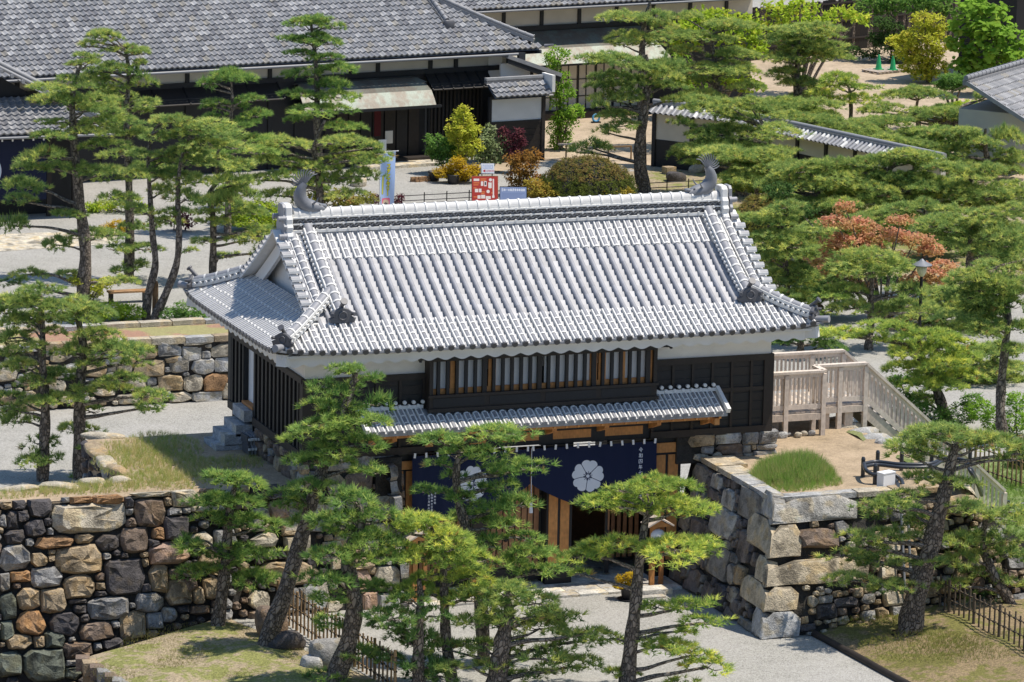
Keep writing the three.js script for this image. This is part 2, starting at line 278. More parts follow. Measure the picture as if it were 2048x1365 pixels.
// ---------------------------------------------------------------- stone walls: every stone a piece of its own
function clipHalf(P, nx, ny, c) {      // keep nx*x + ny*y <= c
  const out = [];
  for (let i = 0; i < P.length; i++) {
    const a = P[i], b = P[(i + 1) % P.length], da = nx * a[0] + ny * a[1] - c, db = nx * b[0] + ny * b[1] - c;
    if (da <= 0) out.push(a);
    if ((da < 0 && db > 0) || (da > 0 && db < 0)) { const t = da / (da - db); out.push([a[0] + (b[0] - a[0]) * t, a[1] + (b[1] - a[1]) * t]); }
  }
  return out;
}
function cells(seeds, bounds, round) {      // seeds [u, v, w, h, ...]; power cells held inside each stone's own rounded block
  const out = [];
  seeds.forEach((s, i) => {
    let P = []; const n = 12, e = round || 3.2, k = round < 3 ? 1.13 : 1.08;
    for (let j = 0; j < n; j++) { const a = (j + 0.5) / n * 2 * Math.PI, ca = Math.cos(a), sa = Math.sin(a); const q = Math.pow(Math.pow(Math.abs(ca), e) + Math.pow(Math.abs(sa), e), -1 / e) * k * rr(0.86, 1.08); P.push([s[0] + s[2] / 2 * ca * q, s[1] + s[3] / 2 * sa * q]); }
    seeds.forEach((t, j) => {
      if (i === j || P.length < 3) return;
      const dx = t[0] - s[0], dy = t[1] - s[1]; if (Math.hypot(dx, dy) > 3.5 || Math.hypot(dx, dy) < 1e-6) return;
      const su = Math.abs(dx) / ((s[2] + t[2]) / 2), sv = Math.abs(dy) / ((s[3] + t[3]) / 2); if (Math.max(su, sv) > 1.25) return;
      let nx = Math.sign(dx) * Math.pow(su, 3) / (s[2] + t[2]), ny = Math.sign(dy) * Math.pow(sv, 3) / (s[3] + t[3]); const L = Math.hypot(nx, ny); nx /= L; ny /= L;
      const a = Math.abs(nx) * s[2] / 2 + Math.abs(ny) * s[3] / 2, b = Math.abs(nx) * t[2] / 2 + Math.abs(ny) * t[3] / 2, d = dx * nx + dy * ny; let m = d * a / (a + b); m = Math.max(m, a * 0.72) - 0.008;
      P = clipHalf(P, nx, ny, s[0] * nx + s[1] * ny + m);
    });
    if (bounds && P.length > 2) { P = clipHalf(P, -1, 0, -bounds[0]); P = clipHalf(P, 1, 0, bounds[1]); P = clipHalf(P, 0, -1, -bounds[2]); P = clipHalf(P, 0, 1, bounds[3]); }
    if (P.length > 2) out.push([P, s]);
  });
  return out;
}
function stoneGeo(P, frame, bulge, depth = 0.18, crease = 0.42) {      // frame: { o, u, v, n }
  let cx = 0, cy = 0; P.forEach((p) => { cx += p[0]; cy += p[1]; }); cx /= P.length; cy /= P.length;
  if (P.length > 11) P = P.filter((p, i) => i % 2 === 0 || Math.hypot(p[0] - P[(i + 1) % P.length][0], p[1] - P[(i + 1) % P.length][1]) > 0.15);
  const rings = [[1, -depth], [1, bulge * 0.15], [0.84 + rr(-0.06, 0.04), bulge * 0.8], [0.5 + rr(-0.12, 0.12), bulge]], tilt = [rr(-0.4, 0.4), rr(-0.4, 0.4)], pos = [], idx = [], N = P.length;
  const at = (u, v, d) => { const q = frame.o.clone().addScaledVector(frame.u, u).addScaledVector(frame.v, v).addScaledVector(frame.n, d); pos.push(q.x, q.y, q.z); };
  rings.forEach(([k, d], r) => P.forEach((p) => { const du = (p[0] - cx) * k, dv = (p[1] - cy) * k; at(cx + du, cy + dv, d + (r > 1 ? Math.max(-0.6 * bulge, Math.min(0.6 * bulge, (du * tilt[0] + dv * tilt[1]) * 0.5)) + rr(-0.24, 0.24) * bulge : 0)); }));
  at(cx, cy, bulge * 1.02);
  for (let r = 0; r < 3; r++) for (let i = 0; i < N; i++) { const a = r * N + i, b = r * N + (i + 1) % N; idx.push(a, b, a + N, b, b + N, a + N); }
  for (let i = 0; i < N; i++) idx.push(3 * N + i, 3 * N + (i + 1) % N, 4 * N);
  let g = new THREE.BufferGeometry(); g.setAttribute('position', new THREE.Float32BufferAttribute(pos, 3)); g.setIndex(idx);
  g = toCreasedNormals(g, crease); return boxUV(g);
}
function fillSeeds(seeds, bounds, sizes, n, asp = 1.3, cols = ['grey']) {      // stones for the rest of a face
  for (let k = 0; k < n; k++) {
    const sz = pick(sizes) * rr(0.8, 1.2), u = rr(bounds[0], bounds[1]), v = rr(bounds[2], bounds[3]);
    if (seeds.every((t) => Math.max(Math.abs(t[0] - u) / (t[2] + sz * asp) * 2, Math.abs(t[1] - v) / (t[3] + sz) * 2) > 0.80)) seeds.push([u, v, sz * asp, sz, pick(cols)]);
  }
  return seeds;
}
function wallFace(group, frame, seeds, bounds, bulge, round, inset = 0) {
  const fr = { o: frame.o.clone().sub(group.position).addScaledVector(frame.n, inset), u: frame.u, v: frame.v, n: frame.n };
  cells(seeds, bounds, round).forEach(([P, s]) => part(group, 'stone', stoneGeo(P, fr, bulge * (0.7 + 0.4 * Math.min(1, s[2]))), MT[s[4]] || MT.grey));
}
const KEY = { T: 'tan', P: 'pale', G: 'grey', D: 'dark', O: 'orange', B: 'brown', K: 'pink', N: 'moss', L: 'lightGrey' };

// left wall: rough boulders, front face leaning back 0.23 m per metre
const LWN = V3(0, 0.224, 0.975).normalize(), LWV = V3(0, 0.975, -0.224).normalize(), LW0 = V3(-8, 0, 1.4);
const lwFrame = { o: LW0, u: V3(1, 0, 0), v: LWV, n: LWN };
const lwUV = (px, py) => { const q = onPlane(px, py, LW0, LWN).sub(LW0); return [q.x, q.dot(LWV)]; };
function pxSeeds(list, ox, oy, k, toUV) {
  return list.trim().split(/\s+/).map((w) => { const [a, b, c, d, e] = w.split(','), f = (x, y) => toUV(ox + x / k, oy + y / k), p = f(+a, +b), q = f(+a + +c / 2, +b), r = f(+a, +b + +d / 2); return [p[0], p[1], Math.abs(q[0] - p[0]) * 2, Math.abs(r[1] - p[1]) * 2, KEY[e]]; });
}
const leftWall = thing('stone_wall', 'tall rough wall of large dry boulders left of the gate, dark at its left end', 'stone wall', V3(-8, 0, 1));
{
  reseed(101);
  let S = pxSeeds(`40,190,80,60,T 120,190,90,80,D 260,200,150,150,D 590,270,500,225,P 525,160,160,60,O 715,158,200,75,O 850,180,60,80,D 990,245,220,185,B 1000,118,250,45,P 1225,155,200,130,P 1105,172,50,60,T 1150,240,95,62,G 1160,335,190,180,D 1330,215,140,60,P
   15,300,50,90,G 80,300,90,130,D 140,265,90,80,D 230,345,150,110,D 310,305,60,50,D 95,400,130,110,D 325,370,40,50,G 350,440,260,90,O 550,415,120,72,T 705,445,140,110,D 890,420,190,180,B 1045,385,90,90,O 1010,445,80,60,D 90,545,190,190,G 190,440,60,50,G 255,558,100,105,T 510,552,350,200,T 1110,510,270,150,K
   815,660,290,275,D 955,570,40,60,T 1050,685,145,195,T 305,672,210,150,G 125,668,150,90,O 25,700,80,140,G 515,738,210,170,T 660,670,60,50,B 660,730,70,60,T 190,812,170,140,T 345,828,190,170,T 1180,772,190,190,T 665,780,80,40,D 725,872,310,150,G 980,832,180,150,G 510,830,120,40,D 525,880,90,70,D 205,978,180,170,O 420,982,200,160,D 350,1082,140,120,N 50,862,110,190,N 40,1022,90,140,N 640,1032,240,130,B 880,988,190,200,T 760,985,60,50,G 1020,962,140,120,G 1110,920,110,100,G 115,1098,170,110,T 510,1152,190,130,B 290,1252,290,220,N 60,1242,170,190,N 260,1098,80,80,T 640,1130,60,60,G 740,1112,150,80,D 480,1300,110,90,N 470,1238,90,50,G 1215,880,80,60,D 1390,735,120,160,T 1310,792,90,110,T 1250,722,90,90,B 1320,885,150,60,B 1390,560,200,110,T 1330,430,150,120,P`, 0, 952, 3.303, lwUV);
  S = S.concat(pxSeeds(`50,95,110,90,D 190,220,150,130,K 270,175,60,60,G 330,285,260,180,P 60,290,160,150,P 90,432,180,110,P 265,382,110,40,T 330,472,280,190,P 130,522,110,90,D 205,515,70,80,D 240,645,330,190,T 450,330,110,80,G 580,575,110,90,P 740,582,180,90,T 740,672,120,110,K 900,662,180,130,P 805,622,60,60,T 440,792,170,190,L 550,862,110,80,P 330,762,60,50,G 290,802,80,140,G 60,822,140,120,P 640,425,160,100,T 795,832,140,130,K 905,842,180,160,L 700,832,100,140,L 420,180,180,120,P 600,300,150,110,P 560,470,150,90,P 830,480,190,110,P 850,360,170,110,P 740,250,130,110,P 910,230,120,160,T 640,690,90,100,P 430,950,150,80,G 620,960,160,90,P 820,985,200,110,L`, 500, 952, 3.303, lwUV));
  S = S.concat(pxSeeds(`1140,905,640,105,G 1430,1040,110,130,G 1250,1040,200,130,B 1100,1060,120,130,P 950,1050,150,110,T 1400,1190,150,150,P 1240,1180,140,120,P 1080,1190,150,110,P 900,1000,120,80,G`, 340, 650, 3.303, lwUV));
  S = fillSeeds(S, [-7.2, 3.95, -3.2, 3.3], [0.5, 0.36, 0.26, 0.2, 0.16], 5200, 1.15, ['dark', 'grey', 'brown', 'tan', 'dark']);
  const left = S.filter((s) => s[0] < 1.15 && s[1] < 3.42), right = S.filter((s) => s[0] >= 1.15);
  wallFace(leftWall, lwFrame, left, [-7.6, 1.4, -3.3, 3.36], 0.18, 2.4);
  wallFace(leftWall, lwFrame, right, [0.6, 4.0, -0.4, 4.02], 0.09, 4);
  const core = new THREE.BufferGeometry(); // leaning core just behind the stones
  const Q = (u, v, d) => LW0.clone().sub(leftWall.position).addScaledVector(V3(1, 0, 0), u).addScaledVector(LWV, v).addScaledVector(LWN, d);
  const q8 = [Q(-7.6, -3.4, -0.06), Q(3.98, -3.4, -0.06), Q(3.98, 3.95, -0.06), Q(1.2, 3.95, -0.06), Q(1.2, 3.28, -0.06), Q(-7.6, 3.28, -0.06)];
  part(leftWall, 'wall_core', [quad(q8[0], q8[1], Q(3.98, 3.28, -0.06), q8[5]), quad(q8[4], Q(3.98, 3.28, -0.06), q8[2], q8[3])], MT.joint);
  // side that looks into the gateway
  const sideF = { o: V3(-4.02, 0, 1.4), u: V3(0, 0, -1), v: V3(-0.1, 1, 0).normalize(), n: V3(1, 0.1, 0).normalize() };
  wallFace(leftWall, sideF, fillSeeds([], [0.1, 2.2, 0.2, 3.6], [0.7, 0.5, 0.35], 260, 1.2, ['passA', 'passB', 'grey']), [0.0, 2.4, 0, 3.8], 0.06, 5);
  part(leftWall, 'wall_core', [bbox(3.2, 3.9, 0, 3.8, -3.4, -0.2)], MT.joint);
}
struct('left_terrace', [slabSheet([[-60, -1.25], [-10.8, -1.25], [-10.68, -5.95], [-6.5, -5.95], [-6.5, 0.62], [-60, 0.62]], -0.2, 3.16)], MT.soil);
{ // block edges at the back of the left terrace
  const w = thing('terrace_wall', 'low dark stone side of the left terrace behind the pines, capped by pale stones', 'stone wall', V3(-10.7, 0, -3.5)); reseed(131);
  const f = { o: V3(-10.74, 0, -1.2), u: V3(0, 0, -1), v: V3(0, 1, 0), n: V3(-1, 0, 0) };
  wallFace(w, f, fillSeeds([], [0.1, 4.7, 0.1, 3.0], [0.6, 0.45, 0.3], 700, 1.2, ['dark', 'grey', 'brown']), [0, 4.75, 0, 3.15], 0.1, 3);
  const f2 = { o: V3(-10.7, 0, -1.32), u: V3(-1, 0, 0), v: V3(0, 1, 0), n: V3(0, 0, -1) };
  wallFace(w, f2, fillSeeds([], [0.1, 5, 0.1, 3.0], [0.6, 0.45, 0.3], 700, 1.2, ['dark', 'grey', 'brown']), [0, 5, 0, 3.15], 0.1, 3);
  for (const [px0, py0, px1, py1] of [[165, 868, 250, 873], [215, 930, 248, 945], [180, 882, 205, 915], [205, 912, 222, 935], [80, 968, 155, 976], [158, 965, 210, 960], [218, 962, 258, 957], [0, 978, 75, 975]]) {
    const a = G(px0, py0, 3.2), b = G(px1, py1, 3.2), L = a.distanceTo(b), g = rock(L * 0.52, 0.11, 0.24, Math.round(px0 + py0)); g.rotateY(Math.atan2(-(b.z - a.z), b.x - a.x)); g.translate((a.x + b.x) / 2 - w.position.x, 3.16, (a.z + b.z) / 2 - w.position.z);
    part(w, 'cap_stone', g, pick([MT.pale, MT.pale, MT.lightGrey, MT.tan]));
  }
}

// right wall: fitted blocks, with the corner of long cut stones
const rightWall = thing('stone_wall', 'fitted stone wall with a cut-stone corner right of the gateway, holding the earth terrace', 'stone wall', V3(5, 0, 5));
const RCB = V3(3.48, 0, 6.9), RCT = V3(4.24, 3.3, 5.72);      // corner edge: foot and top
{
  reseed(211);
  const CORNER = [[0, 0.66, 0.98, 0.62, 'lightGrey'], [0.69, 1.28, 0.85, 1.55, 'corner'], [1.31, 1.93, 2.75, 0.75, 'corner'], [2.03, 2.82, 0.82, 1.5, 'corner'], [2.88, 3.5, 2.3, 0.8, 'cornerGrey']];
  const sideN = V3(-3.3, 0.76, 0).normalize(), sideV = V3(0.76, 3.3, 0).normalize(), frontN = V3(0, 1.18, 3.3).normalize(), frontV = V3(0, 3.3, -1.18).normalize();
  const sF = { o: V3(3.48, 0, 6.9), u: V3(0, 0, 1), v: sideV, n: sideN }, fF = { o: RCB, u: V3(1, 0, 0), v: frontV, n: frontN };
  const sUV = (px, py) => { const q = onPlane(px, py, sF.o, sideN).sub(sF.o); return [q.z, q.dot(sideV)]; }, fUV = (px, py) => { const q = onPlane(px, py, RCB, frontN).sub(RCB); return [q.x, q.dot(frontV)]; };
  // the passage side (crop of the photograph at 3.033 px per px from 1340, 840)
  let S = pxSeeds(`190,360,90,180,passA 285,380,80,110,cornerGrey 265,450,70,80,passB 355,480,85,150,cornerGrey 320,620,165,220,cornerGrey 170,660,90,180,passB 295,860,150,270,passA 490,520,150,220,passA 450,770,80,200,passB 375,930,40,140,passA 420,940,55,130,tan 500,950,80,160,passB 300,1080,90,190,dark 385,1070,50,110,passA 400,1140,70,120,passB 230,1050,80,140,passB 360,1190,80,110,passB 455,1250,90,100,passA 60,890,80,230,passB 105,900,40,160,passA 150,980,70,160,passB 90,600,80,150,passA 60,720,70,110,passB`.replace(/passA/g, 'a').replace(/passB/g, 'b').replace(/cornerGrey/g, 'c'), 1340, 840, 3.033, sUV).map((s) => s);
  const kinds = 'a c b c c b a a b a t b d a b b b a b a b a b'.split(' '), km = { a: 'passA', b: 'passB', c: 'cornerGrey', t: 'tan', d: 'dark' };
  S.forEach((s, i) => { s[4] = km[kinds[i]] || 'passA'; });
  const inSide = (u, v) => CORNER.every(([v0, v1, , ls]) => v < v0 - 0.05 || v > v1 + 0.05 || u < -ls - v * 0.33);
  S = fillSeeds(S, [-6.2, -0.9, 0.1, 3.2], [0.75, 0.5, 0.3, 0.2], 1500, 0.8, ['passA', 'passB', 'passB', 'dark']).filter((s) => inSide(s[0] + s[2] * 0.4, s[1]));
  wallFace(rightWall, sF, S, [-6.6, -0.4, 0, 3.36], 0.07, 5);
  // the front face
  let F = pxSeeds(`1225,230,130,160,G 1125,255,60,90,D 860,150,180,130,T 990,300,260,110,B 700,410,270,130,B 840,345,100,90,G 650,560,130,120,L 560,530,60,110,G 725,580,60,80,G 800,540,150,180,T 900,600,140,150,T 590,820,110,80,D 660,830,60,80,P 740,820,90,60,G 870,840,150,70,D 740,900,150,120,D 580,890,70,70,O 545,940,50,40,P 600,960,50,60,T 620,1000,110,60,D 1180,200,90,90,L 1280,430,90,60,T 1170,360,80,70,P 1090,400,70,70,T 1190,470,80,70,P 1300,520,90,80,T 1000,560,110,80,P 1090,560,90,70,K 1010,700,150,110,T 1150,640,130,100,P 1300,620,130,90,T 1500,330,120,90,T 1420,420,110,90,P 1600,200,260,130,T 1480,560,140,90,T 1620,420,150,110,T 1570,740,130,90,T 1460,690,90,60,P 1700,560,140,110,P 1850,400,140,110,G 2000,580,120,90,G 1840,620,140,90,T`, 1428, 952, 3.303, fUV).filter((s) => s[1] < 3.4);
  F = fillSeeds(F, [1.0, 8.6, 0.0, 3.2], [0.55, 0.4, 0.28, 0.18, 0.13], 4200, 1.25, ['tan', 'grey', 'pale', 'brown', 'tan']).filter((s) => CORNER.every(([v0, v1, lf]) => s[1] + s[3] * 0.35 < v0 || s[1] - s[3] * 0.35 > v1 || s[0] - s[2] * 0.42 > lf + 0.214 * s[1]) && s[1] < (s[0] < 5.4 ? 3.4 : 3.4 - (s[0] - 5.4) * 0.75));
  wallFace(rightWall, fF, F, [1.05, 9.2, -0.2, 3.42], 0.09, 4.5);
  // corner stones, alternately long to either side: [v0, v1, front length, side length, material]
  const SL = 3.55;
  for (const [v0, v1, lf, ls, m] of CORNER) {
    const rel = (f) => ({ o: f.o.clone().sub(rightWall.position).addScaledVector(f.n, 0.05), u: f.u, v: f.v, n: f.n }), j = () => rr(-0.022, 0.022), kf = 0.214, ks = 0.332;
    const poly = (L, R) => { const P = []; for (let i = 0; i < 4; i++) P.push([L(v0) + (R(v0) - L(v0)) * i / 4, v0 + (i ? j() : 0)]); for (let i = 0; i < 3; i++) { const v = v0 + (v1 - v0) * i / 3; P.push([R(v) + (i ? j() : 0), v]); } for (let i = 0; i < 4; i++) P.push([R(v1) + (L(v1) - R(v1)) * i / 4, v1 + (i ? j() : 0)]); for (let i = 0; i < 3; i++) { const v = v1 + (v0 - v1) * i / 3; P.push([L(v), v]); } return P.filter((p, i) => i % 2 === 0 || i < 5); };
    const blk = part(rightWall, 'corner_stone', [stoneGeo(poly((v) => kf * v - 0.04, (v) => kf * v + lf), rel(fF), 0.035, 0.3, 0.9), stoneGeo(poly((v) => -ks * v - ls, (v) => -ks * v + 0.04), rel(sF), 0.035, 0.3, 0.9)], MT[m]);
  }
  const W = (x, y, z) => V3(x, y, z).sub(rightWall.position), c = 0.1;
  part(rightWall, 'wall_core', [quad(W(3.48 + c, 0, 0), W(3.48 + c, 0, 6.8), W(4.24 + c, 3.25, 5.62), W(4.24 + c, 3.25, 0)), quad(W(3.5, -0.2, 6.86), W(12.7, -0.2, 6.86), W(12.7, 0.8, 6.5), W(3.68, 0.8, 6.5)), quad(W(3.6, 0.8, 6.5), W(12.7, 0.8, 6.5), W(9.0, 3.2, 5.65), W(4.2, 3.2, 5.65))], MT.joint);
  // flat cap stones along the passage edge
  for (const [z0, z1, w, m] of [[5.55, 4.2, 0.4, 'lightGrey'], [4.15, 3.0, 0.44, 'lightGrey'], [2.95, 2.1, 0.6, 'pale'], [2.0, 0.95, 0.85, 'corner']]) part(rightWall, 'cap_stone', [bbox(4.16, 4.2 + w, 3.2, 3.34, z1, z0).translate(-5, 0, -5)], MT[m]);
  for (const [x0, x1, z0, z1, m] of [[4.3, 6.5, 5.3, 5.68, 'lightGrey'], [6.55, 7.5, 5.25, 5.7, 'pale'], [7.55, 8.9, 5.2, 5.72, 'tan']]) part(rightWall, 'cap_stone', [bbox(x0, x1, 3.2, 3.335, z0, z1).translate(-5, 0, -5)], MT[m]);
}
struct('right_terrace', [slabSheet([[4.3, 0.75], [6.1, 0.75], [6.1, -3.2], [9.5, -3.2], [10.0, 0.5], [9.7, 2.5], [8.9, 5.5], [4.35, 5.5]], -0.1, 3.235)], MT.soil);
{ // slope at the right end of the terrace
  const g = new THREE.PlaneGeometry(1, 1, 16, 12), p = g.attributes.position;
  for (let i = 0; i < p.count; i++) { const u = p.getX(i) + 0.5, v = 0.5 - p.getY(i), x = 9.3 + u * 3.2, z = -2.5 + v * 8.2; p.setXYZ(i, x, Math.max(0.02, 3.2 * (1 - sm(0.05, 1, u)) + 0.1 * Math.sin(x * 3 + z * 2)), z); }
  g.computeVertexNormals(); boxUV(g); struct('terrace_slope', [g], std({ color: rgb(0.55, 0.75, 0.45), map: TX.lawn, roughness: 1 }));
}
{ // boulders edging the terrace towards the stairs
  reseed(231);
  [[1640, 838, 60], [1672, 838, 50], [1700, 852, 62], [1728, 862, 60], [1752, 874, 62], [1780, 884, 70], [1905, 985, 90], [1850, 965, 60], [1930, 1005, 70]].forEach(([px, py, w], i) => {
    const c = G(px, py, i > 5 ? 3.0 : 3.25), r = w / pxScale(c) / 2;
    const b = thing('boulder', ['first', 'second', 'third', 'fourth', 'fifth', 'sixth', 'large tan', 'grey', 'pale'][i] + (i < 6 ? ' pale edging stone from the deck down along the wooden stairs' : ' boulder on the terrace end behind the front right pine'), 'boulder', c.setY(c.y - 0.1));
    part(b, 'rock', [rock(r, r * 0.45, r * 0.6, 300 + i)], pick([MT.pale, MT.lightGrey, MT.tan]));
  });
}
function rock(rx, ry, rz, seed) {
  reseed(seed); const g = new THREE.IcosahedronGeometry(1, 2), p = g.attributes.position, f = [rr(0, 6), rr(0, 6), rr(0, 6)];
  for (let i = 0; i < p.count; i++) { const v = V3(p.getX(i), p.getY(i), p.getZ(i)); const k = 1 + 0.16 * Math.sin(v.x * 3 + f[0]) * Math.cos(v.y * 2.5 + f[1]) + 0.12 * Math.sin(v.z * 4 + f[2]); const q = v.multiplyScalar(k); q.set(Math.sign(q.x) * Math.pow(Math.abs(q.x), 0.8), Math.sign(q.y) * Math.pow(Math.abs(q.y), 0.75), Math.sign(q.z) * Math.pow(Math.abs(q.z), 0.8)); p.setXYZ(i, q.x * rx, q.y * ry, q.z * rz); }
  return boxUV(toCreasedNormals(g.index ? g.toNonIndexed() : g, 0.6));
}
// rear wall across the courtyard, left of the gate
{
  const w = thing('stone_wall', 'low wall of fitted grey and tan stones across the gravel court behind the gate', 'stone wall', V3(-5, 0, -24)); reseed(251);
  const f = { o: V3(-5, 0, -23.55), u: V3(1, 0, 0), v: V3(0, 1, -0.06).normalize(), n: V3(0, 0.06, 1).normalize() };
  const uv = (px, py) => { const q = onPlane(px, py, f.o, f.n).sub(f.o); return [q.x, q.dot(f.v)]; };
  let S = pxSeeds(`1120,140,155,145,L 1305,95,210,85,P 960,180,150,90,T 1275,190,150,110,L 1355,200,70,55,L 1470,170,150,90,P 1480,80,80,80,D 925,100,200,60,P 990,285,220,115,T 1180,260,140,105,G 1345,270,150,110,L 1480,260,130,100,L 1120,390,180,110,T 1275,385,125,115,P 1425,385,155,120,O 1370,475,200,70,L 1190,480,150,65,P 755,225,180,80,L 630,205,60,60,P 630,290,170,100,T 815,290,110,60,P 1140,230,100,50,T 1500,440,70,110,P 1000,375,70,60,G 890,390,150,90,P 690,430,140,80,P 850,490,150,60,P 1010,480,140,70,T 560,400,120,90,G 480,300,150,90,L 350,400,150,90,P 520,480,130,70,L 400,200,150,90,P`, 0, 650, 3.303, uv);
  S = fillSeeds(S, [-9.5, 6.3, 0.1, 1.85], [0.75, 0.55, 0.4, 0.25, 0.16], 2600, 1.4, ['lightGrey', 'pale', 'tan', 'grey']);
  wallFace(w, f, S, [-10, 6.6, 0, 1.96], 0.07, 4);
  part(w, 'wall_core', [bbox(-5.4, 11.7, 0, 1.9, -1.2, 0.36)], MT.joint);
  part(w, 'earth_top', [bbox(-5.4, 11.7, 1.9, 1.985, -1.7, 0.25)], MT.redSoil);
  for (let x = -5.4; x < 11;) { const L = rr(0.5, 1.3); part(w, 'cap_stone', [bbox(x, x + L - 0.03, 1.86, 2.03 + rr(0, 0.04), 0.05, 0.43)], pick([MT.pale, MT.lightGrey, MT.tan])); x += L; }
  for (let x = -5.4; x < 11;) { const L = rr(0.6, 1.4); part(w, 'cap_stone', [bbox(x, x + L - 0.03, 1.7, 2.1 + rr(0, 0.06), -2.1, -1.72)], pick([MT.pale, MT.lightGrey, MT.pale])); x += L; }
  part(w, 'wall_core', [bbox(-5.4, 11.7, 0, 1.88, -2.0, -1.2)], MT.joint);
}
// ---------------------------------------------------------------- the gate house
const gate = thing('gatehouse', 'two-storey castle gatehouse with black boarded walls and a white-jointed grey tile roof', 'gatehouse', V3(-0.23, 0, -2.66));
const RA = 7.47, RB = 4.26, GX = 5.92, VX = 6.26;      // half eave length and depth, gable wall, verge
const UX = 0.18;      // the upper roof sits a little to the right
const WX = 6.45, WZ = 3.26;                              // half sizes of the body
const slope = (d) => 6.80 + 0.455 * d + 0.027 * d * d;
const lift = (x, z) => 0.16 * Math.pow(Math.min(1, Math.abs(x) / RA), 8) * Math.pow(Math.min(1, Math.abs(z) / RB), 8);
const frontY = (x, z) => slope(RB - Math.abs(z)) + lift(x, z), sideY = (x, z) => slope(RA - Math.abs(x)) + lift(x, z);
function roofSheet(pts, nx, nz, fn, dy) {      // grid over a trapezium in x,z given as function (u,v) -> [x,z]
  const P = [], I = [];
  for (let j = 0; j <= nz; j++) for (let i = 0; i <= nx; i++) { const [x, z] = pts(i / nx, j / nz); P.push(x, fn(x, z) + dy, z); }
  for (let j = 0; j < nz; j++) for (let i = 0; i < nx; i++) { const a = j * (nx + 1) + i; I.push(a, a + 1, a + nx + 1, a + 1, a + nx + 2, a + nx + 1); }
  const g = new THREE.BufferGeometry(); g.setAttribute('position', new THREE.Float32BufferAttribute(P, 3)); g.setIndex(I); g.computeVertexNormals(); return boxUV(clean(g));
}
const halfCyl = (r, L, seg = 8, r2 = r) => { const g = new THREE.CylinderGeometry(r2, r, L, seg, 1, true, -Math.PI / 2, Math.PI); g.rotateX(-Math.PI / 2); return boxUV(clean(g)); }; // dome side up, running along -z
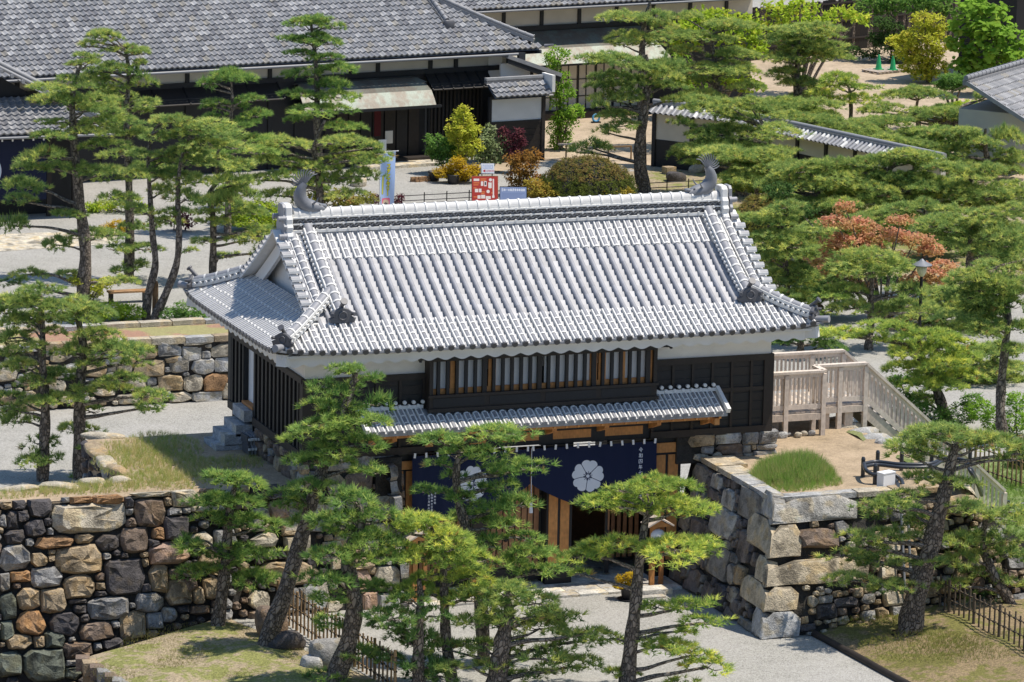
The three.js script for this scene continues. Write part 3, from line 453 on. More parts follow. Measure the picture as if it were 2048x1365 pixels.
{
  const roof = part(gate, 'main_roof', [
    roofSheet((u, v) => { const z = RB * (1 - v), w = Math.max(VX, Math.min(RA, z > RB - (RA - VX) ? RA - (RB - z) : VX)); return [(u * 2 - 1) * w + (w <= VX ? UX : 0), z]; }, 40, 16, frontY, -0.05),
    roofSheet((u, v) => { const z = -RB * v, w = Math.max(VX, z < -(RB - (RA - VX)) ? RA - (RB + z) : VX); return [(u * 2 - 1) * w + (w <= VX ? UX : 0), z]; }, 20, 12, frontY, 0.03),
    roofSheet((u, v) => { const x = RA - (RA - GX) * (1 - u), d = RA - x; return [x, (v * 2 - 1) * (RB - d)]; }, 8, 16, sideY, -0.05),
    roofSheet((u, v) => { const x = RA - (RA - GX) * u, d = RA - x; return [-x, (v * 2 - 1) * (RB - d)]; }, 8, 16, sideY, -0.05)], MT.panB);
  // ---- round and flat tiles of the front slope
  const pitch = 0.287, L = 0.30, tg = halfCyl(0.064, 0.303, 8), pg = box(0.20, 0.034, 0.215), up = V3(0, 1, 0);
  const tiles = [], pans = [], plasterG = [], eaveDisc = [], capG = [];
  const frame = (p, t) => { const z = t.clone().negate(), x = V3(0, 1, 0).cross(z).normalize(), y = z.clone().cross(x); return new THREE.Quaternion().setFromRotationMatrix(new THREE.Matrix4().makeBasis(x, y, z)); };
  const one = V3(1, 1, 1);
  function row(at, dmax, white, size) {      // at(d) gives the point d metres in plan from the eave
    const n = Math.max(1, Math.floor(dmax / (L * 0.868)));
    for (let k = 0; k < n; k++) {
      const d0 = dmax * k / n, d1 = dmax * (k + 1) / n, a = at(d0), b = at(d1), t = b.clone().sub(a).normalize(), c = a.clone().add(b).multiplyScalar(0.5), q = frame(c, t);
      tiles.push({ c: c.clone().add(V3(0, 0.012, 0)), q, s: V3(1, 1, a.distanceTo(b) / 0.30), d: d0, rank: size + d0 });
      if (white(d0, dmax)) {
        const m = M4(c, q, V3(1, 1, a.distanceTo(b) / 0.3)), S = (x) => { const g = box(0.034, 0.085, 0.302, x, 0.018, 0, 0, 0, 0); g.applyMatrix4(m); return g; };
        plasterG.push(S(-0.070), S(0.070));
        if (k > 0 || dmax < 2) { const r = halfCyl(0.080, 0.055, 7, 0.077); r.applyMatrix4(M4(a.clone().add(V3(0, 0.012, 0)), q, one)); if (k > 0) plasterG.push(r); }
      }
    }
    const a = at(0), b = at(0.2), t = b.clone().sub(a).normalize(), q = frame(a, t), disc = rod(V3(0, 0, 0), V3(0, 0, 0.05), 0.078, 0.078, 14);
    disc.applyMatrix4(M4(a.clone().addScaledVector(t, -0.02).add(V3(0, 0.012, 0)), q, one)); eaveDisc.push(disc);
  }
  function panCol(at, dmax, size) {
    const n = Math.max(1, Math.floor(dmax / 0.188));
    for (let k = 0; k < n; k++) { const a = at(dmax * k / n), b = at(dmax * (k + 1) / n), t = b.clone().sub(a).normalize(), c = a.clone().add(b).multiplyScalar(0.5), q = frame(c, t).multiply(new THREE.Quaternion().setFromAxisAngle(V3(1, 0, 0), 0.24)); pans.push({ c: c.add(V3(0, -0.045, 0)), q, s: V3(1, 1, 1.02), rank: size + dmax * k / n }); }
  }
  const nRow = Math.floor(2 * (RA - 0.25) / pitch);
  for (let i = 0; i <= nRow; i++) {
    const x = (i - nRow / 2) * pitch, ax = Math.abs(x), hip = Math.abs(x - UX) > VX - 0.02, dmax = hip ? RA - ax - 0.1 : RB - 0.20;
    if (dmax < 0.15) continue;
    row((d) => V3(x, frontY(x, RB - d), RB - d), dmax, (d, m) => d < 1.05 || hip || d > RB - 1.25, 0);
    const xm = x + pitch / 2, am = Math.abs(xm); if (am < RA - 0.3) panCol((d) => V3(xm, frontY(xm, RB - d), RB - d), Math.abs(xm - UX) > VX ? RA - am - 0.1 : RB - 0.20, 0);
  }
  for (const sg of [-1, 1]) {
    const nS = Math.floor(2 * (RB - 0.25) / pitch);
    for (let i = 0; i <= nS; i++) {
      const z = (i - nS / 2) * pitch, dmax = Math.min(RA - GX - 0.02, RB - Math.abs(z) - 0.1); if (dmax < 0.15) continue;
      row((d) => V3(sg * (RA - d), sideY(RA - d, z), z), dmax, () => true, sg < 0 ? 0.4 : 9);
      const zm = z + pitch / 2; if (Math.abs(zm) < RB - 0.3) panCol((d) => V3(sg * (RA - d), sideY(RA - d, zm), zm), Math.min(RA - GX - 0.02, RB - Math.abs(zm) - 0.1), sg < 0 ? 0.4 : 9);
    }
    // short verge tiles lying across the gable edge, and the roll behind them
    for (let d = 1.25; d < RB - 0.35; d += 0.27) for (const sz of [1, -1]) {
      const z = sz * (RB - d), y = slope(d) + 0.045, g = halfCyl(0.105, 0.30, 8); place(g, sg * (VX + 0.13) + UX, y, z, 0, Math.PI / 2, 0); capG.push(g);
      plasterG.push(box(0.28, 0.07, 0.05, sg * (VX + 0.13) + UX, y + 0.01, z + 0.105), box(0.28, 0.07, 0.05, sg * (VX + 0.13) + UX, y + 0.01, z - 0.105), place(halfCyl(0.112, 0.05, 8), sg * (VX + 0.02) + UX, y, z, 0, Math.PI / 2, 0));
    }
  }
  reseed(301);
  tiles.sort((a, b) => a.rank - b.rank); pans.sort((a, b) => a.rank - b.rank);
  const put = (list, name, geo, mats, y = 0) => {
    list.slice(0, 300).forEach((t) => { const m = shade(new THREE.Mesh(geo, pick(mats))); m.name = name; m.position.copy(t.c); m.quaternion.copy(t.q); m.scale.copy(t.s); roof.add(m); });
    const tone = () => { const k = rr(0.86, 1.1); return rgb(k, k, k * 1.01); }, rest = list.slice(300);
    copies(roof, name, geo, mats[0], rest.map((t) => M4(t.c, t.q, t.s)), rest.map(tone));
  };
  put(tiles, 'round_tile', tg, [MT.tile, MT.tile, MT.tileB]); put(pans, 'flat_tile', pg, [MT.pan, MT.pan, MT.panB]);
  part(roof, 'tile_plaster', plasterG, MT.plaster); part(roof, 'eave_tile', eaveDisc, MT.tileDark); capG.forEach((q) => part(roof, 'verge_tile', [q], MT.tile));
  // flat eave edge between the round ends
  const edge = []; for (let i = 0; i < 60; i++) { const x0 = -RA + 2 * RA * i / 60, x1 = -RA + 2 * RA * (i + 1) / 60; edge.push(bar(V3(x0, frontY(x0, RB) - 0.03, RB + 0.02), V3(x1, frontY(x1, RB) - 0.03, RB + 0.02), 0.05, 0.05)); }
  for (const sg of [-1, 1]) for (let i = 0; i < 30; i++) { const z0 = -RB + 2 * RB * i / 30, z1 = -RB + 2 * RB * (i + 1) / 30; edge.push(bar(V3(sg * (RA + 0.02), sideY(RA, z0) - 0.03, z0), V3(sg * (RA + 0.02), sideY(RA, z1) - 0.03, z1), 0.05, 0.05)); }
  part(roof, 'eave_edge', edge, MT.tile);
  // verge rolls
  const rollG = [], rollP = [];
  function roll(pts, r, base, discs = true, tile = MT.tile) {      // ridge: mortar base, side plaster, half-round tiles with white joints
    for (let i = 0; i + 1 < pts.length; i++) {
      const a = pts[i], b = pts[i + 1], t = b.clone().sub(a).normalize(), c = a.clone().add(b).multiplyScalar(0.5), q = frame(c, t), len = a.distanceTo(b), h = halfCyl(r, len + 0.01, 8); h.applyMatrix4(M4(c.clone().add(V3(0, base, 0)), q, one)); rollG.push(h);
      const j = halfCyl(r * 1.13, 0.06, 8); j.applyMatrix4(M4(a.clone().add(V3(0, base, 0)), q, one)); rollP.push(j);
      for (const s of [-1, 1]) { const g = box(0.05, 0.07, len + 0.01, s * r * 0.98, base - 0.01, 0); g.applyMatrix4(M4(c, q, one)); rollP.push(g); if (base > 0.1) { const w = box(0.05, base * 0.42, len + 0.01, s * r * 1.02, base * 0.28, 0); w.applyMatrix4(M4(c, q, one)); rollP.push(w); } }
      if (base > 0.1) { const m = box(r * 1.7, base, len + 0.01, 0, base / 2 - 0.03, 0); m.applyMatrix4(M4(c, q, one)); rollG.push(m); }
      if (discs) for (const s of [-1, 1]) for (const o of [-0.25, 0.25]) { const g = rod(V3(s * r * 0.9, base * 0.55, o * len), V3(s * (r * 1.0 + 0.08), base * 0.55, o * len), 0.045, 0.045, 8); g.applyMatrix4(M4(c, q, one)); rollP.push(g); }
    }
  }
  const along = (x, d0, d1, n, fn) => Array.from({ length: n + 1 }, (_, i) => fn(d0 + (d1 - d0) * i / n));
  for (const sx of [-1, 1]) for (const sz of [1, -1]) {
    const x1 = sx * 6.06 + UX, x2 = sx * 5.63 + UX;
    roll(along(0, 1.45, RB - 0.25, 11, (d) => V3(x1, slope(d) + 0.05, sz * (RB - d))), 0.10, 0.03, false);
    roll(along(0, 1.2, RB - 0.2, 10, (d) => V3(x2, slope(d) + 0.03, sz * (RB - d))), 0.125, 0.20);
    roll(along(0, 0.22, sx < 0 ? 2.02 : 1.68, 7, (d) => V3(sx * (RA - d), slope(d) + lift(RA - d, RB - d) + 0.03, sz * (RB - d))), 0.115, 0.19, true);
  }
  part(gate, 'descending_ridge', rollG, MT.tile); part(gate, 'ridge_plaster', rollP, MT.plaster);
  // demon-tile ends
  function oni(x, y, z, ry, s) {
    const g = [extr([[-0.30, 0], [-0.34, 0.1], [-0.22, 0.14], [-0.24, 0.26], [-0.13, 0.34], [0, 0.38], [0.13, 0.34], [0.24, 0.26], [0.22, 0.14], [0.34, 0.1], [0.30, 0]], 0.07, 0.02)];
    const t = new THREE.TorusGeometry(0.105, 0.022, 6, 16); t.translate(0, 0.18, 0.1); g.push(boxUV(clean(t)));
    g.push(rod(V3(0, 0.34, -0.1), V3(0, 0.56, 0.16), 0.055, 0.06, 10), rod(V3(0, 0.55, 0.15), V3(0, 0.585, 0.19), 0.095, 0.095, 14));
    for (const s2 of [-1, 1]) g.push(rod(V3(s2 * 0.24, 0.22, 0), V3(s2 * 0.30, 0.22, 0.16), 0.05, 0.05, 8));
    const m = merge(g); m.scale(s, s, s); place(m, x, y, z, 0, ry, 0); part(gate, 'ridge_end_tile', m, MT.oni);
  }
  for (const sx of [-1, 1]) {
    oni(sx * 5.63 + UX, slope(1.13) + 0.02, RB - 1.08, 0, 1.0); oni(sx * (RA - 0.2), slope(0.2) + 0.14, RB - 0.2, sx * Math.PI / 4, 0.85);
    oni(sx * (RA - 0.2), slope(0.2) + 0.14, -RB + 0.2, sx * Math.PI * 0.75, 0.85);
    part(gate, 'corner_tile', [rod(V3(sx * (RA - 0.25), 6.98, RB - 0.25), V3(sx * (RA + 0.12), 7.03, RB + 0.12), 0.085, 0.095, 12)], MT.tile);
    part(gate, 'corner_tile', [rod(V3(sx * (RA - 0.25), 6.98, -RB + 0.25), V3(sx * (RA + 0.12), 7.05, -RB - 0.12), 0.085, 0.095, 12)], MT.tile);
  }
  // ---- main ridge: layered tiles between white mortar lines
  const RL = 6.02, y0 = slope(RB) - 0.22, band = (h0, h1, w, m, n) => part(gate, n, [bbox(-RL + UX, RL + UX, y0 + h0, y0 + h1, -w, w)], m);
  band(-0.1, 0.16, 0.24, MT.tile, 'ridge_base'); band(0.16, 0.23, 0.27, MT.plaster, 'ridge_plaster'); band(0.23, 0.36, 0.17, MT.tileDark, 'ridge_tiles'); band(0.36, 0.395, 0.23, MT.plaster, 'ridge_plaster'); band(0.395, 0.52, 0.16, MT.tileDark, 'ridge_tiles'); band(0.52, 0.56, 0.22, MT.plaster, 'ridge_plaster'); band(0.56, 0.62, 0.17, MT.plaster, 'ridge_plaster');
  const dots = [], scal = [], cap = [], cj = []; for (let x = -RL + 0.2 + UX, i = 0; x < RL - 0.1 + UX; x += 0.29, i++) {
    for (const s of [1, -1]) { dots.push(rod(V3(x, y0 + 0.377, s * 0.22), V3(x, y0 + 0.377, s * 0.265), 0.036, 0.036, 8), rod(V3(x + 0.14, y0 + 0.24, s * 0.25), V3(x + 0.14, y0 + 0.24, s * 0.30), 0.036, 0.036, 8), rod(V3(x + 0.14, y0 + 0.54, s * 0.21), V3(x + 0.14, y0 + 0.54, s * 0.255), 0.036, 0.036, 8));
      for (const [yy, w] of [[0.30, 0.165], [0.455, 0.155]]) for (const o of [0, 0.145]) { const g = new THREE.TorusGeometry(0.06, 0.018, 4, 8, Math.PI); g.translate(x + o, y0 + yy - 0.04, s * w); scal.push(boxUV(clean(g))); } }
    const h = new THREE.CylinderGeometry(0.185, 0.185, 0.05, 9, 1, false, 0, Math.PI); h.rotateZ(Math.PI / 2); h.rotateX(0); h.translate(x, y0 + 0.60, 0); cj.push(boxUV(clean(h)));
  }
  const hc = new THREE.CylinderGeometry(0.165, 0.165, 2 * RL - 0.1, 10, 1, false, 0, Math.PI); hc.rotateZ(Math.PI / 2); hc.translate(UX, y0 + 0.60, 0);
  part(gate, 'ridge_cap', [clean(hc)], std({ color: rgb(0.66, 0.655, 0.64), map: TX.plaster })); part(gate, 'ridge_plaster', [...dots, ...cj], MT.plaster); part(gate, 'ridge_tiles', scal, MT.tile);
  // ridge-end plates: cloud-shaped, white-edged
  for (const s of [-1, 1]) {
    const out = [[-0.16, 0.92], [0.16, 0.92], [0.25, 0.84], [0.26, 0.62], [0.34, 0.52], [0.33, 0.38], [0.40, 0.30], [0.36, 0.16], [0.46, 0.06], [0.42, -0.22], [0.16, -0.25], [-0.16, -0.25], [-0.42, -0.22], [-0.46, 0.06], [-0.36, 0.16], [-0.40, 0.30], [-0.33, 0.38], [-0.34, 0.52], [-0.26, 0.62], [-0.25, 0.84]];
    const g = extr(out.map(([a, b]) => [a * 0.92, b * 0.92]), 0.14, 0.02); place(g, s * RL + UX + (s > 0 ? 0 : -0.2), y0 + 0.05, 0, 0, Math.PI / 2, 0); part(gate, 'ridge_end_plate', g, MT.plaster);
    const g2 = extr(out.map(([a, b]) => [a * 0.86, b * 0.9 + 0.02]), 0.07, 0.01); place(g2, s * RL + UX + (s > 0 ? 0.21 : -0.28), y0 + 0.06, 0, 0, Math.PI / 2, 0); part(gate, 'ridge_end_plate', g2, MT.tile);
    for (const [yy, zz] of [[0.1, 0.36], [0.1, -0.36], [0.55, 0.24], [0.55, -0.24]]) part(gate, 'ridge_end_tile', [rod(V3(s * (RL + 0.2) + UX, y0 + yy, zz), V3(s * (RL + 0.42) + UX, y0 + yy, zz), 0.07, 0.07, 10)], MT.tile);
  }
  // ---- gables
  for (const s of [-1, 1]) {
    const yb = slope(RA - GX) - 0.08, zb = RB - (RA - GX), tri = [[-zb, yb]]; for (let i = 0; i <= 16; i++) { const z = -zb + 2 * zb * i / 16; tri.push([z, slope(RB - Math.abs(z)) - 0.12]); } tri.push([zb, yb]);
    const g = extr(tri, 0.1); place(g, s * GX + UX + (s > 0 ? -0.1 : 0), 0, 0, 0, Math.PI / 2, 0); part(gate, 'gable_wall', g, MT.plaster);
    const bb = [], bk = []; for (const sz of [-1, 1]) for (let i = 0; i < 10; i++) { const d0 = 1.1 + (RB - 1.1) * i / 10, d1 = 1.1 + (RB - 1.1) * (i + 1) / 10; bb.push(bar(V3(s * (VX - 0.08) + UX, slope(d0) - 0.33, sz * (RB - d0)), V3(s * (VX - 0.08) + UX, slope(d1) - 0.33, sz * (RB - d1)), 0.10, 0.34)); bk.push(bar(V3(s * (VX + 0.08) + UX, slope(d0) - 0.02, sz * (RB - d0)), V3(s * (VX + 0.08) + UX, slope(d1) - 0.02, sz * (RB - d1)), 0.34, 0.06)); }
    part(gate, 'bargeboard', bb, MT.plaster); part(gate, 'verge_board', bk, MT.plaster);
  }
}
{ // ---- eaves: white plaster soffit with a wavy lower edge
  const wavy = (L, n, h, amp) => { const p = [[-L, h]]; for (let i = 0; i <= n * 8; i++) { const x = -L + 2 * L * i / (n * 8); p.push([x, -amp * Math.pow(Math.abs(Math.sin(i / 8 * Math.PI)), 1.4)]); } p.push([L, h]); return p.reverse(); };
  part(gate, 'eave_plaster', [extr(wavy(RA - 0.28, 32, 0.26, 0.075), 0.5).translate(0, 6.50, RB - 0.72), extr(wavy(RA - 0.5, 30, 0.3, 0.06), 0.4).translate(0, 6.44, RB - 1.1)], MT.plaster);
  for (const s of [-1, 1]) { const g = extr(wavy(RB - 0.3, 18, 0.26, 0.075), 0.9); place(g, s > 0 ? RA - 1.12 : -RA + 0.22, 6.50, 0, 0, Math.PI / 2, 0); part(gate, 'eave_plaster', g, MT.plaster); }
  part(gate, 'eave_plaster', [bbox(-RA + 0.1, RA - 0.1, 6.70, 6.76, -RB + 0.1, RB - 0.08)], MT.plaster);
  for (const sx of [-1, 1]) for (const sz of [-1, 1]) part(gate, 'corner_rafter', [bar(V3(sx * (WX - 0.2), 6.48, sz * (WZ - 0.2)), V3(sx * (RA - 0.1), 6.66, sz * (RB - 0.1)), 0.26, 0.30)], MT.plaster);
}
{ // ---- upper storey walls
  const y0 = 3.86, y1 = 5.95, y2 = 6.62;
  part(gate, 'white_wall', [bbox(-WX, WX, y1, y2, WZ - 0.14, WZ), bbox(-WX, WX, y1, y2, -WZ, -WZ + 0.14), bbox(-WX, -WX + 0.14, y1, y2, -WZ + 0.14, WZ - 0.14), bbox(WX - 0.14, WX, y1, y2, -WZ + 0.14, WZ - 0.14)], MT.plaster);
  part(gate, 'boarded_wall', [bbox(-WX, WX, y0, y1, WZ - 0.16, WZ - 0.01), bbox(-WX, WX, y0, y1, -WZ, -WZ + 0.14), bbox(WX - 0.15, WX - 0.01, y0, y1, -WZ + 0.14, WZ - 0.16), bbox(-WX + 0.01, -WX + 0.15, y0, y1, -1.04, WZ - 0.16), bbox(-WX + 0.01, -WX + 0.15, y0, y1, -WZ + 0.14, -1.98)], MT.black);
  // horizontal boards of the front, piece by piece, and battens over them
  reseed(321);
  for (const [xa, xb] of [[-WX, -3.25], [3.1, WX]]) {
    const xs = []; const n = xa < 0 ? 5 : 6; for (let i = 0; i <= n; i++) xs.push(xa + (xb - xa) * i / n);
    for (let i = 0; i < n; i++) for (let k = 0; k < 8; k++) { const a = y0 + 0.12 + k * 0.236; part(gate, 'board', [box(xs[i + 1] - xs[i] - 0.02, 0.236, 0.02, (xs[i] + xs[i + 1]) / 2, a + 0.118, WZ + 0.004, 0.055)], pick([MT.black, MT.black, MT.blackB])); }
    xs.forEach((x) => part(gate, 'batten', [bbox(x - 0.035, x + 0.035, y0, y1, WZ + 0.015, WZ + 0.06)], MT.blackBrown));
    part(gate, 'rail', [bbox(xa - 0.05, xb + 0.05, y1 - 0.16, y1 + 0.0, WZ, WZ + 0.075)], MT.blackBrown); part(gate, 'sill', [bbox(xa - 0.05, xb + 0.05, y0 - 0.02, y0 + 0.17, WZ, WZ + 0.085)], MT.blackBrown);
    part(gate, 'rail', [bbox(xa, xb, 4.99, 5.09, WZ + 0.016, WZ + 0.055)], MT.blackBrown);
  }
  // left side: vertical battens and a doorway
  for (let z = WZ - 0.05, i = 0; z > -WZ; z -= 0.345, i++) { if (z < -1.0 && z > -2.0) continue; part(gate, 'batten', [bbox(-WX - 0.06, -WX - 0.002, y0, y1, z - 0.07, z + 0.07)], i % 2 ? MT.blackB : MT.black); }
  part(gate, 'corner_post', [bbox(-WX - 0.07, -WX + 0.2, y0, y1, WZ - 0.2, WZ + 0.07)], MT.blackBrown); part(gate, 'corner_post', [bbox(WX - 0.2, WX + 0.07, y0, y1, WZ - 0.2, WZ + 0.07)], MT.blackBrown); part(gate, 'corner_post', [bbox(-WX - 0.07, -WX + 0.2, y0, y1, -WZ - 0.07, -WZ + 0.2)], MT.black);
  part(gate, 'rail', [bbox(-WX - 0.09, -WX, y1 - 0.13, y1 + 0.02, -WZ, WZ)], MT.blackBrown); part(gate, 'sill', [bbox(-WX - 0.10, -WX, y0 - 0.02, y0 + 0.2, -0.98, WZ), bbox(-WX - 0.10, -WX, y0 - 0.02, y0 + 0.2, -WZ, -2.02)], MT.blackBrown);
  const door = part(gate, 'white_door', [bbox(-WX + 0.10, -WX + 0.16, 4.3, y1, -2.0, -1.03)], MT.paper); part(gate, 'door_post', [bbox(-WX - 0.05, -WX + 0.1, y0, y1, -1.04, -0.94)], MT.black); part(gate, 'door_post', [bbox(-WX - 0.05, -WX + 0.1, y0, y1, -2.07, -1.97)], MT.black);
  part(gate, 'threshold', [bbox(-WX - 0.08, -WX + 0.12, 4.22, 4.3, -2.0, -1.03)], MT.cedarB);
  part(gate, 'upper_floor', [bbox(-WX + 0.1, WX - 0.1, 3.86, 3.98, -WZ + 0.1, WZ - 0.1)], MT.black);
}
{ // ---- window bay with lattice, small hood above
  const x0 = -3.22, x1 = 3.06, z0 = WZ - 0.1, z1 = WZ + 0.40, yb = 5.02, ys = 5.42, yt = 6.30;
  const bay = part(gate, 'window_bay', [bbox(x0, x1, yb, ys, z0, z1), bbox(x0, x1, yt, yt + 0.12, z0, z1), bbox(x0, x0 + 0.10, ys, yt, z0, z1), bbox(x1 - 0.10, x1, ys, yt, z0, z1)], MT.blackBrown);
  for (let i = 0; i < 4; i++) part(bay, 'apron_panel', [bbox(x0 + 0.1 + i * 1.54, x0 + 0.1 + i * 1.54 + 1.40, yb + 0.09, ys - 0.08, z1, z1 + 0.012)], MT.black);
  part(bay, 'sill', [bbox(x0 - 0.04, x1 + 0.04, ys - 0.06, ys + 0.01, z1, z1 + 0.05)], MT.blackBrown); part(bay, 'sill', [bbox(x0 - 0.04, x1 + 0.04, yb - 0.04, yb + 0.05, z1 - 0.02, z1 + 0.05)], MT.blackBrown);
  // paper screens in cedar frames behind the bars
  const W = (x1 - x0 - 0.2) / 4; reseed(331);
  for (let i = 0; i < 4; i++) {
    const a = x0 + 0.1 + i * W, sc = part(bay, 'paper_screen', [bbox(a + 0.05, a + W - 0.05, ys + 0.13, yt - 0.02, z1 - 0.19, z1 - 0.17)], MT.paper);
    part(bay, 'screen_frame', [bbox(a, a + W, ys, ys + 0.14, z1 - 0.18, z1 - 0.12)], MT.cedar); part(bay, 'screen_frame', [bbox(a + (i === 0 ? 0.5 : i === 2 ? W - 0.22 : 0.02), a + (i === 0 ? 0.72 : i === 2 ? W - 0.02 : 0.22), ys + 0.14, yt, z1 - 0.165, z1 - 0.115)], MT.cedar);
    if (i === 3) part(bay, 'screen_frame', [bbox(a + 0.62, a + 0.76, ys + 0.14, yt, z1 - 0.165, z1 - 0.115)], MT.cedar), part(bay, 'screen_frame', [bbox(a + W - 0.18, a + W, ys + 0.14, yt, z1 - 0.165, z1 - 0.115)], MT.cedar);
  }
  part(bay, 'bay_floor', [bbox(x0 + 0.1, x1 - 0.1, yb, ys + 0.02, z0 - 0.3, z0 + 0.2)], MT.cedarB);
  const n = 25; for (let i = 1; i < n; i++) { const x = x0 + (x1 - x0) * i / n, w = i % 6 === 0 ? 0.06 : 0.04; part(bay, 'lattice_bar', [bbox(x - w, x + w, ys, yt, z1 - 0.10, z1 - 0.01)], i % 3 ? MT.black : MT.blackB); }
  const hood = part(gate, 'bay_hood', [box(x1 - x0 + 0.62, 0.06, 0.44, (x0 + x1) / 2, yt + 0.25, z1 - 0.05, 0.30), bbox(x0 - 0.28, x1 + 0.28, yt + 0.08, yt + 0.16, z1 + 0.02, z1 + 0.12)], MT.black);
  for (let i = 0; i < 14; i++) { const x = x0 - 0.25 + i * (x1 - x0 + 0.5) / 13; part(hood, 'hood_batten', [box(0.05, 0.05, 0.46, x, yt + 0.29, z1 - 0.05, 0.30)], MT.blackB); }
  part(hood, 'hood_end', [box(0.06, 0.26, 0.5, x1 + 0.31, yt + 0.24, z1 - 0.03, 0.3)], MT.black); part(hood, 'hood_end', [box(0.06, 0.26, 0.5, x0 - 0.31, yt + 0.24, z1 - 0.03, 0.3)], MT.black);
}
{ // ---- pent roof over the gateway
  const xa = -5.05, xb = 4.86, zf = WZ + 0.93, zb = WZ + 0.02, yf = 4.66, yk = 5.08, k = (yk - yf) / (zf - zb), Y = (z) => yf + (zf - z) * k, ang = Math.atan(k);
  const pent = part(gate, 'pent_roof', [quad(V3(xa, yf - 0.06, zf), V3(xb, yf - 0.06, zf), V3(xb, yk - 0.06, zb), V3(xa, yk - 0.06, zb)), quad(V3(xa, yf - 0.12, zf), V3(xa, yk - 0.12, zb), V3(xb, yk - 0.12, zb), V3(xb, yf - 0.12, zf)), bbox(xa, xb, yf - 0.12, yf - 0.05, zf - 0.03, zf)], MT.panB);
  const P = 0.245, n = Math.floor((xb - xa - 0.2) / P), wg = [], tg = halfCyl(0.066, 0.27, 7), pg = box(0.12, 0.02, 0.2);
  reseed(341);
  for (let i = 0; i <= n; i++) {
    const x = xa + 0.14 + i * P, inBay = x > -3.3 && x < 3.14, top = inBay ? WZ + 0.42 : zb + 0.12, m = inBay ? 2 : 3;
    for (let j = 0; j < m; j++) {
      const z1 = zf - (zf - top) * j / m, z2 = zf - (zf - top) * (j + 1) / m, z = (z1 + z2) / 2, t = shade(new THREE.Mesh(tg, pick([MT.tile, MT.tileB]))); t.name = 'round_tile'; t.position.set(x, Y(z) - 0.02, z); t.rotation.x = ang; t.scale.z = (z1 - z2) / Math.cos(ang) / 0.268; pent.add(t);
      for (const s of [-1, 1]) wg.push(box(0.034, 0.075, (z1 - z2) / Math.cos(ang) + 0.01, x + s * 0.068, Y(z) - 0.005, z, ang)); const r = halfCyl(0.079, j === 0 ? 0.05 : 0.06, 7); place(r, x, Y(z2) - 0.02, z2, ang); wg.push(r);
    }
    if (!inBay) for (const dx of [0, P / 2]) wg.push(rod(V3(x + dx, Y(top) + 0.10 + (dx ? 0.1 : 0), top - 0.02), V3(x + dx, Y(top) + 0.10 + (dx ? 0.1 : 0), top + 0.05), 0.05, 0.05, 9));
    const d = rod(V3(x, yf - 0.02, zf - 0.02), V3(x, yf - 0.035, zf + 0.035), 0.076, 0.076, 12); part(pent, 'eave_tile', [d], MT.tileB);
    for (let j = 0; j < (inBay ? 3 : 5); j++) { const z = zf - 0.08 - j * 0.175, f = shade(new THREE.Mesh(pg, pick([MT.pan, MT.panB]))); f.name = 'flat_tile'; f.position.set(x + P / 2, Y(z) - 0.04, z); f.rotation.x = ang + 0.1; if (i < n) pent.add(f); }
  }
  for (const x of [xa - 0.02, xb + 0.02]) wg.push(bar(V3(x, yf + 0.03, zf + 0.04), V3(x, yk + 0.05, zb + 0.1), 0.10, 0.14));
  for (const [p, q] of [[xa, -3.3], [3.14, xb]]) wg.push(bbox(p, q, yk - 0.03, yk + 0.06, zb + 0.08, zb + 0.14));
  part(pent, 'tile_plaster', wg, MT.plaster);
  // cedar purlin, arms and rafters below
  part(gate, 'purlin', [bbox(-4.9, 4.62, 4.43, 4.51, WZ + 0.62, WZ + 0.74)], MT.cedar);
  for (let i = 0; i < 7; i++) { const x = -4.2 + i * 1.455; part(gate, 'bracket_arm', [extr([[0, 4.10], [0.05, 4.10], [0.70, 4.32], [0.70, 4.49], [0, 4.49]], 0.12).rotateY(-Math.PI / 2).translate(x + 0.06, 0, WZ - 0.12)], MT.cedar); }
  for (let i = 0; i < 30; i++) { const x = -4.9 + i * 0.33; part(gate, 'rafter', [bar(V3(x, 4.50, WZ + 0.90), V3(x, 4.91, WZ + 0.02), 0.06, 0.07)], MT.cedar); }
  for (const x of [-4.85, 4.6]) part(gate, 'purlin_end', [bbox(x - 0.07, x + 0.07, 4.30, 4.48, WZ + 0.60, WZ + 0.86)], MT.cedar);
}
